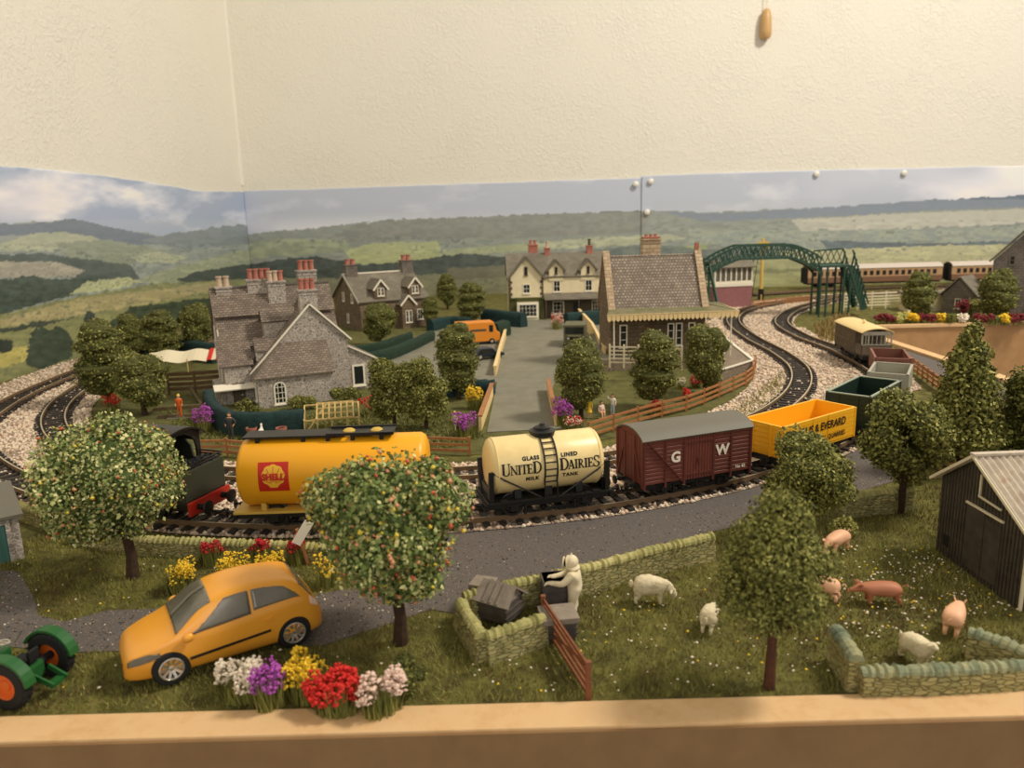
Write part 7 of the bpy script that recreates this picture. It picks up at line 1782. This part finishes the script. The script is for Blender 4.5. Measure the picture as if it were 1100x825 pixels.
# ---------------------------------------------------------------- animals
def animal(kind, name, label, px, rz, L, head='down', m=None, group=None):
    P = at(*px, .05); t = thing(name, label, kind, P, rz, group); u = L/10.; J = []; Bn = []
    def j(x, y, z, r): J.append((x*u, y*u, z*u, r*u if not isinstance(r, tuple) else (r[0]*u, r[1]*u))); return len(J)-1
    if kind == 'pig':
        a = j(-3.6, 0, 4.0, 1.35); b = j(-2.2, 0, 4.1, 1.85); c = j(0, 0, 3.9, 1.85); d = j(2.2, 0, 4.1, 1.7); Bn += [(b, a), (b, c), (c, d)]
        hz = {'down': (2.6, 1.3), 'level': (3.7, 3.1)}[head]; n = j(3.4, 0, 3.9 if head == 'level' else 3.5, 1.25); h = j(4.5, 0, hz[0]+.2, 1.0); s_ = j(5.7, 0, hz[1]+.2, .5); e = j(6.1, 0, hz[1], .48); Bn += [(d, n), (n, h), (h, s_), (s_, e)]
        hips, sho, lr = -2.9, 2.5, .42
    else:
        a = j(-3.4, 0, 4.6, 1.6); b = j(-2, 0, 4.7, 2.05); c = j(0, 0, 4.6, 2.1); d = j(2.1, 0, 4.8, 1.9); Bn += [(b, a), (b, c), (c, d)]
        hz = {'down': (2.6, 1.2), 'level': (6.0, 5.6)}[head]; n = j(3.4, 0, 4.3 if head == 'down' else 5.4, 1.2); h = j(4.5, 0, hz[0]+.5, .95); s_ = j(5.3, 0, hz[1]+.4, .55); Bn += [(d, n), (n, h), (h, s_)]
        hips, sho, lr = -2.7, 2.2, .4
    for s in (-1, 1):
        th = j(hips, s*.95, 3.1, 1.0); kn = j(hips+.5, s*1.0, 2.1, .62); hk = j(hips-.35, s*1.0, 1.25, lr); f = j(hips-.1, s*1.0, .25, lr*.95); Bn += [(b, th), (th, kn), (kn, hk), (hk, f)]
        sh = j(sho, s*.9, 3.0, .8); el = j(sho-.15, s*.95, 1.9, .5); f2 = j(sho, s*.95, .25, lr*.95); Bn += [(d, sh), (sh, el), (el, f2)]
    bd = skin('body', J, Bn, m, t, 2, 1)
    if kind == 'sheep':
        for v in bd.data.vertices:
            if v.co.z > 2.4*u: v.co += v.normal*random.uniform(-.12, .16)*u
    for s in (-1, 1):
        x, z = J[[i for i, q_ in enumerate(J) if q_[:3] == J[h][:3]][0]][0], J[h][2]
        ear = MB().ball((0, 0, 0), 1, 8, (.55*u, .18*u, .75*u)) if kind == 'pig' else MB().ball((0, 0, 0), 1, 8, (.3*u, .8*u, .25*u))
        o = ear.build('ear', m, t, smooth=True); o.location = (x-(.15*u), s*(.85*u if kind == 'pig' else 1.1*u), z+(.85*u if kind == 'pig' else .35*u)); o.rotation_euler = (s*R(-25), R(35), 0)
        MB().ball((x+.45*u, s*.62*u, z+.35*u), .12*u, 6).build('eye', M['mattblack'], t)
    if kind == 'pig':
        MB().lathe([(0, 0), (.42*u, 0), (.46*u, .12*u), (0, .14*u)], 12, (J[e][0]+.25*u, 0, J[e][2]), 'x').build('snout', m, t, smooth=True)
        MB().tube([(-4.0*u, 0, 4.3*u), (-4.7*u, .1*u, 4.8*u), (-5.0*u, .3*u, 4.5*u), (-4.8*u, .4*u, 4.2*u)], [.16*u, .13*u, .1*u, .06*u], 6).build('tail', m, t, smooth=True)
    else: MB().ball((-4.0*u, 0, 4.4*u), .7*u, 8, (.7, .6, 1.3)).build('tail', m, t, smooth=True)
    return t
animal('sheep', 'sheep', 'cream sheep grazing with its head to the right near the mossy wall', (698,648), R(-8), 1.85, 'down', M['wool'])
animal('sheep', 'lamb', 'cream lamb seen from behind beside the front tree', (762,676), R(62), 1.5, 'down', M['wool'])
animal('sheep', 'sheep', 'cream sheep standing behind the mossy front wall at the right', (982,712), R(-70), 1.55, 'level', M['wool'])
animal('pig', 'pig', 'pale pink pig heading down to the left near the yellow-green tuft', (899,592), R(214), 1.75, 'down', M['pigpink'])
animal('pig', 'pig', 'pale pink pig half hidden behind the right side of the front tree', (884,642), R(140), 1.7, 'down', M['pigpink'])
animal('pig', 'pig', 'pale pink pig glimpsed behind the front tree trunk', (845,672), R(10), 1.3, 'level', M['pigpink'])
animal('pig', 'pig', 'reddish-brown pig walking to the left in the middle of the field', (946,648), R(175), 1.95, 'level', M['pigbrown']).scale = (1, 1, .85)
animal('pig', 'pig', 'pale pig facing away nearest the shed door', (1024,678), R(50), 1.8, 'level', M['pigpink'])

# ---------------------------------------------------------------- garden things
t = thing('cold_frame', 'pale wooden cold frame with a tilted slatted lid in the stone house garden', 'cold frame', at(357, 461, .08), R(12))
b = MB()
for x in (-1.9, -1.0, 0, 1.1, 2.0): b.bar((x, -.9, 0), (x, -.9, 1.0), .08, .08).bar((x, 1.0, 0), (x, 1.0, 1.7), .08, .08)
b.bar((-1.9, -.9, 1.0), (2.0, -.9, 1.0), .1, .1).bar((-1.9, 1.0, 1.7), (2.0, 1.0, 1.7), .1, .1).bar((-1.9, -.9, .05), (2.0, -.9, .05), .1, .1).bar((-1.9, -.9, 1.0), (-1.9, 1.0, 1.7), .1, .1).bar((2.0, -.9, 1.0), (2.0, 1.0, 1.7), .1, .1).bar((-1.9, -.9, .05), (-.2, .2, 2.0), .1, .1)
b.build('frame', M['palewood'], t)
b = MB(); q0, q1, q2, q3 = Vector((-1.0, -1.1, 1.1)), Vector((1.6, -1.1, 1.1)), Vector((1.6, 1.2, 1.75)), Vector((-1.0, 1.2, 1.75))
for k in range(7): b.bar(q0.lerp(q1, k/6), q3.lerp(q2, k/6), .1, .08)
for k in range(4): b.bar(q0.lerp(q3, k/3), q1.lerp(q2, k/3), .1, .09)
b.build('lid', M['palewood'], t)
for i, (px, w) in enumerate((((271,470), 'left of the white goose'), ((303,470), 'right of the white goose'))):
    t = thing('flower_pot', 'terracotta flower pot in front of the hedge '+w, 'pot', at(*px, .1)); MB().lathe([(0, 0), (.26, 0), (.36, .6), (.4, .6), (.4, .75), (.32, .75), (.3, .6), (0, .55)], 14).build('pot', M['potred'], t, smooth=True); MB().ball((0, 0, .65), .25, 8, (1, 1, .4)).build('soil', M['trunk'], t)
t = thing('goose', 'white goose between two terracotta pots in front of the hedge', 'goose', at(281, 471, .1), R(100)); t.scale = (.75,)*3
skin('body', [(-.5, 0, .7, .14), (-.1, 0, .65, .3), (.3, 0, .7, .25), (.5, 0, 1.0, .11), (.5, 0, 1.3, .12), (.75, 0, 1.25, .05)], [(1, 0), (1, 2), (2, 3), (3, 4), (4, 5)], M['white'], t, 2, 1)
for s in (-1, 1): MB().tube([(0, s*.1, .45), (0, s*.1, .05), (.15, s*.1, .02)], .04, 6).build('leg', M['tractor_or'], t)
t = thing('awning', 'long cream cloth awning with a red striped end behind the left garden', 'awning', at(205, 402, .05), R(8))
b = MB()
for k in range(14):
    x0, x1 = -4.0+k*.42, -4.0+(k+1)*.42; z = lambda x: 2.0+.12*math.sin(x*2.1); b.slab([(x0, -.9, z(x0)-.5), (x1, -.9, z(x1)-.5), (x1, .9, z(x1)+.4), (x0, .9, z(x0)+.4)], .05)
b.build('cloth', M['picket'], t, merge=False)
for k in range(5):
    x0 = 1.95+k*.42; MB().slab([(x0, -.9, 1.55), (x0+.42, -.9, 1.6), (x0+.42, .9, 2.5), (x0, .9, 2.45)], .05).build('cloth_stripe', M['fl_red'] if k % 2 == 0 else M['picket'], t)
for x in (-3.9, 0, 3.9):
    for y in (-.8, .8): MB().tube([(x, y, 0), (x, y, 1.75 if y < 0 else 2.3)], .06, 6).build('pole', M['palewood'], t)
t = thing('sign_post', 'leaning white sign board on a brown wooden post by the flower verge', 'sign', at(331, 606, .03), R(20))
MB().bar((0, 0, -.02), (-.35, 0, 1.75), .15, .15).build('post', M['fence'], t, bevel=.02); MB().bar((-.45, -.12, 1.1), (.2, -.14, 2.05), .06, .42, up=(0, 0, 1)).build('board', M['white'], t, bevel=.01)
for i, (a_, b_, w) in enumerate((((165,440), (216,436), 'upper'), ((170,448), (212,446), 'lower'))):
    p, q = at(*a_, .2), at(*b_, .2); o = MB(Matrix.Translation(-p)).bar(p, q, .4, .35).build('garden_beam', M['sleeperwood'], None, bevel=.04); o.location = p; tag(o, 'weathered timber beam edging the left garden bed, the %s of two' % w, 'beam', None)
p, q = at(204, 416, .8), at(218, 438, .1); o = MB(Matrix.Translation(-p)).bar(p, q, .22, .3).build('leaning_post', M['sleeperwood'], None, bevel=.03); o.location = p; tag(o, 'grey timber plank sloping down beside the dark boarded fence', 'plank')
# ---------------------------------------------------------------- camera, light, finish
def finish():
    sc = bpy.context.scene; k = .01
    done = set()
    for o in bpy.data.objects:
        if o.type == 'MESH' and o.data.name not in done:
            done.add(o.data.name); o.data.transform(Matrix.Scale(k, 4))
        o.location = o.location*k
    cam = bpy.data.cameras.new('camera'); co = bpy.data.objects.new('camera', cam); COL.objects.link(co)
    cam.sensor_fit = 'HORIZONTAL'; cam.sensor_width = 36; cam.lens = CAM_F/1100*36
    cam.clip_start = .01; cam.clip_end = 50
    F = Vector((0, math.cos(CAM_PITCH), -math.sin(CAM_PITCH))); R0 = Vector((1, 0, 0)); U0 = Vector((0, math.sin(CAM_PITCH), math.cos(CAM_PITCH)))
    Rv = R0*math.cos(CAM_ROLL)-U0*math.sin(CAM_ROLL); Uv = U0*math.cos(CAM_ROLL)+R0*math.sin(CAM_ROLL)
    co.matrix_world = Matrix(((Rv.x, Uv.x, -F.x, 0), (Rv.y, Uv.y, -F.y, 0), (Rv.z, Uv.z, -F.z, CAM_H*k), (0, 0, 0, 1)))
    cam.dof.use_dof = True; cam.dof.focus_distance = .42; cam.dof.aperture_fstop = 20.
    sc.camera = co
    def area(name, loc, tgt, size, power, col, sy=None):
        l = bpy.data.lights.new(name, 'AREA'); l.energy = power; l.color = col; l.size = size
        if sy: l.shape = 'RECTANGLE'; l.size_y = sy
        o = bpy.data.objects.new(name, l); COL.objects.link(o); o.location = Vector(loc)
        o.rotation_euler = (Vector(tgt)-Vector(loc)).to_track_quat('-Z', 'Y').to_euler(); return o
    area('ceiling_lamp', (1.15, .45, 1.45), (.0, .7, 0), .30, 30., (.97, .88, .74))
    area('front_fill', (.6, -2.2, 1.2), (0, .6, 0), 1.4, 15., (.98, .93, .84))  # unseen front fill light added behind the camera
    w = bpy.data.worlds.new('room_air'); sc.world = w; w.use_nodes = True
    bg = w.node_tree.nodes['Background']; bg.inputs['Color'].default_value = (1., .94, .86, 1); bg.inputs['Strength'].default_value = .40
    sc.view_settings.view_transform = 'Standard'; sc.view_settings.look = 'None'; sc.view_settings.gamma = 1.; sc.view_settings.exposure = 0.
    sc.view_settings.use_curve_mapping = False
finish()
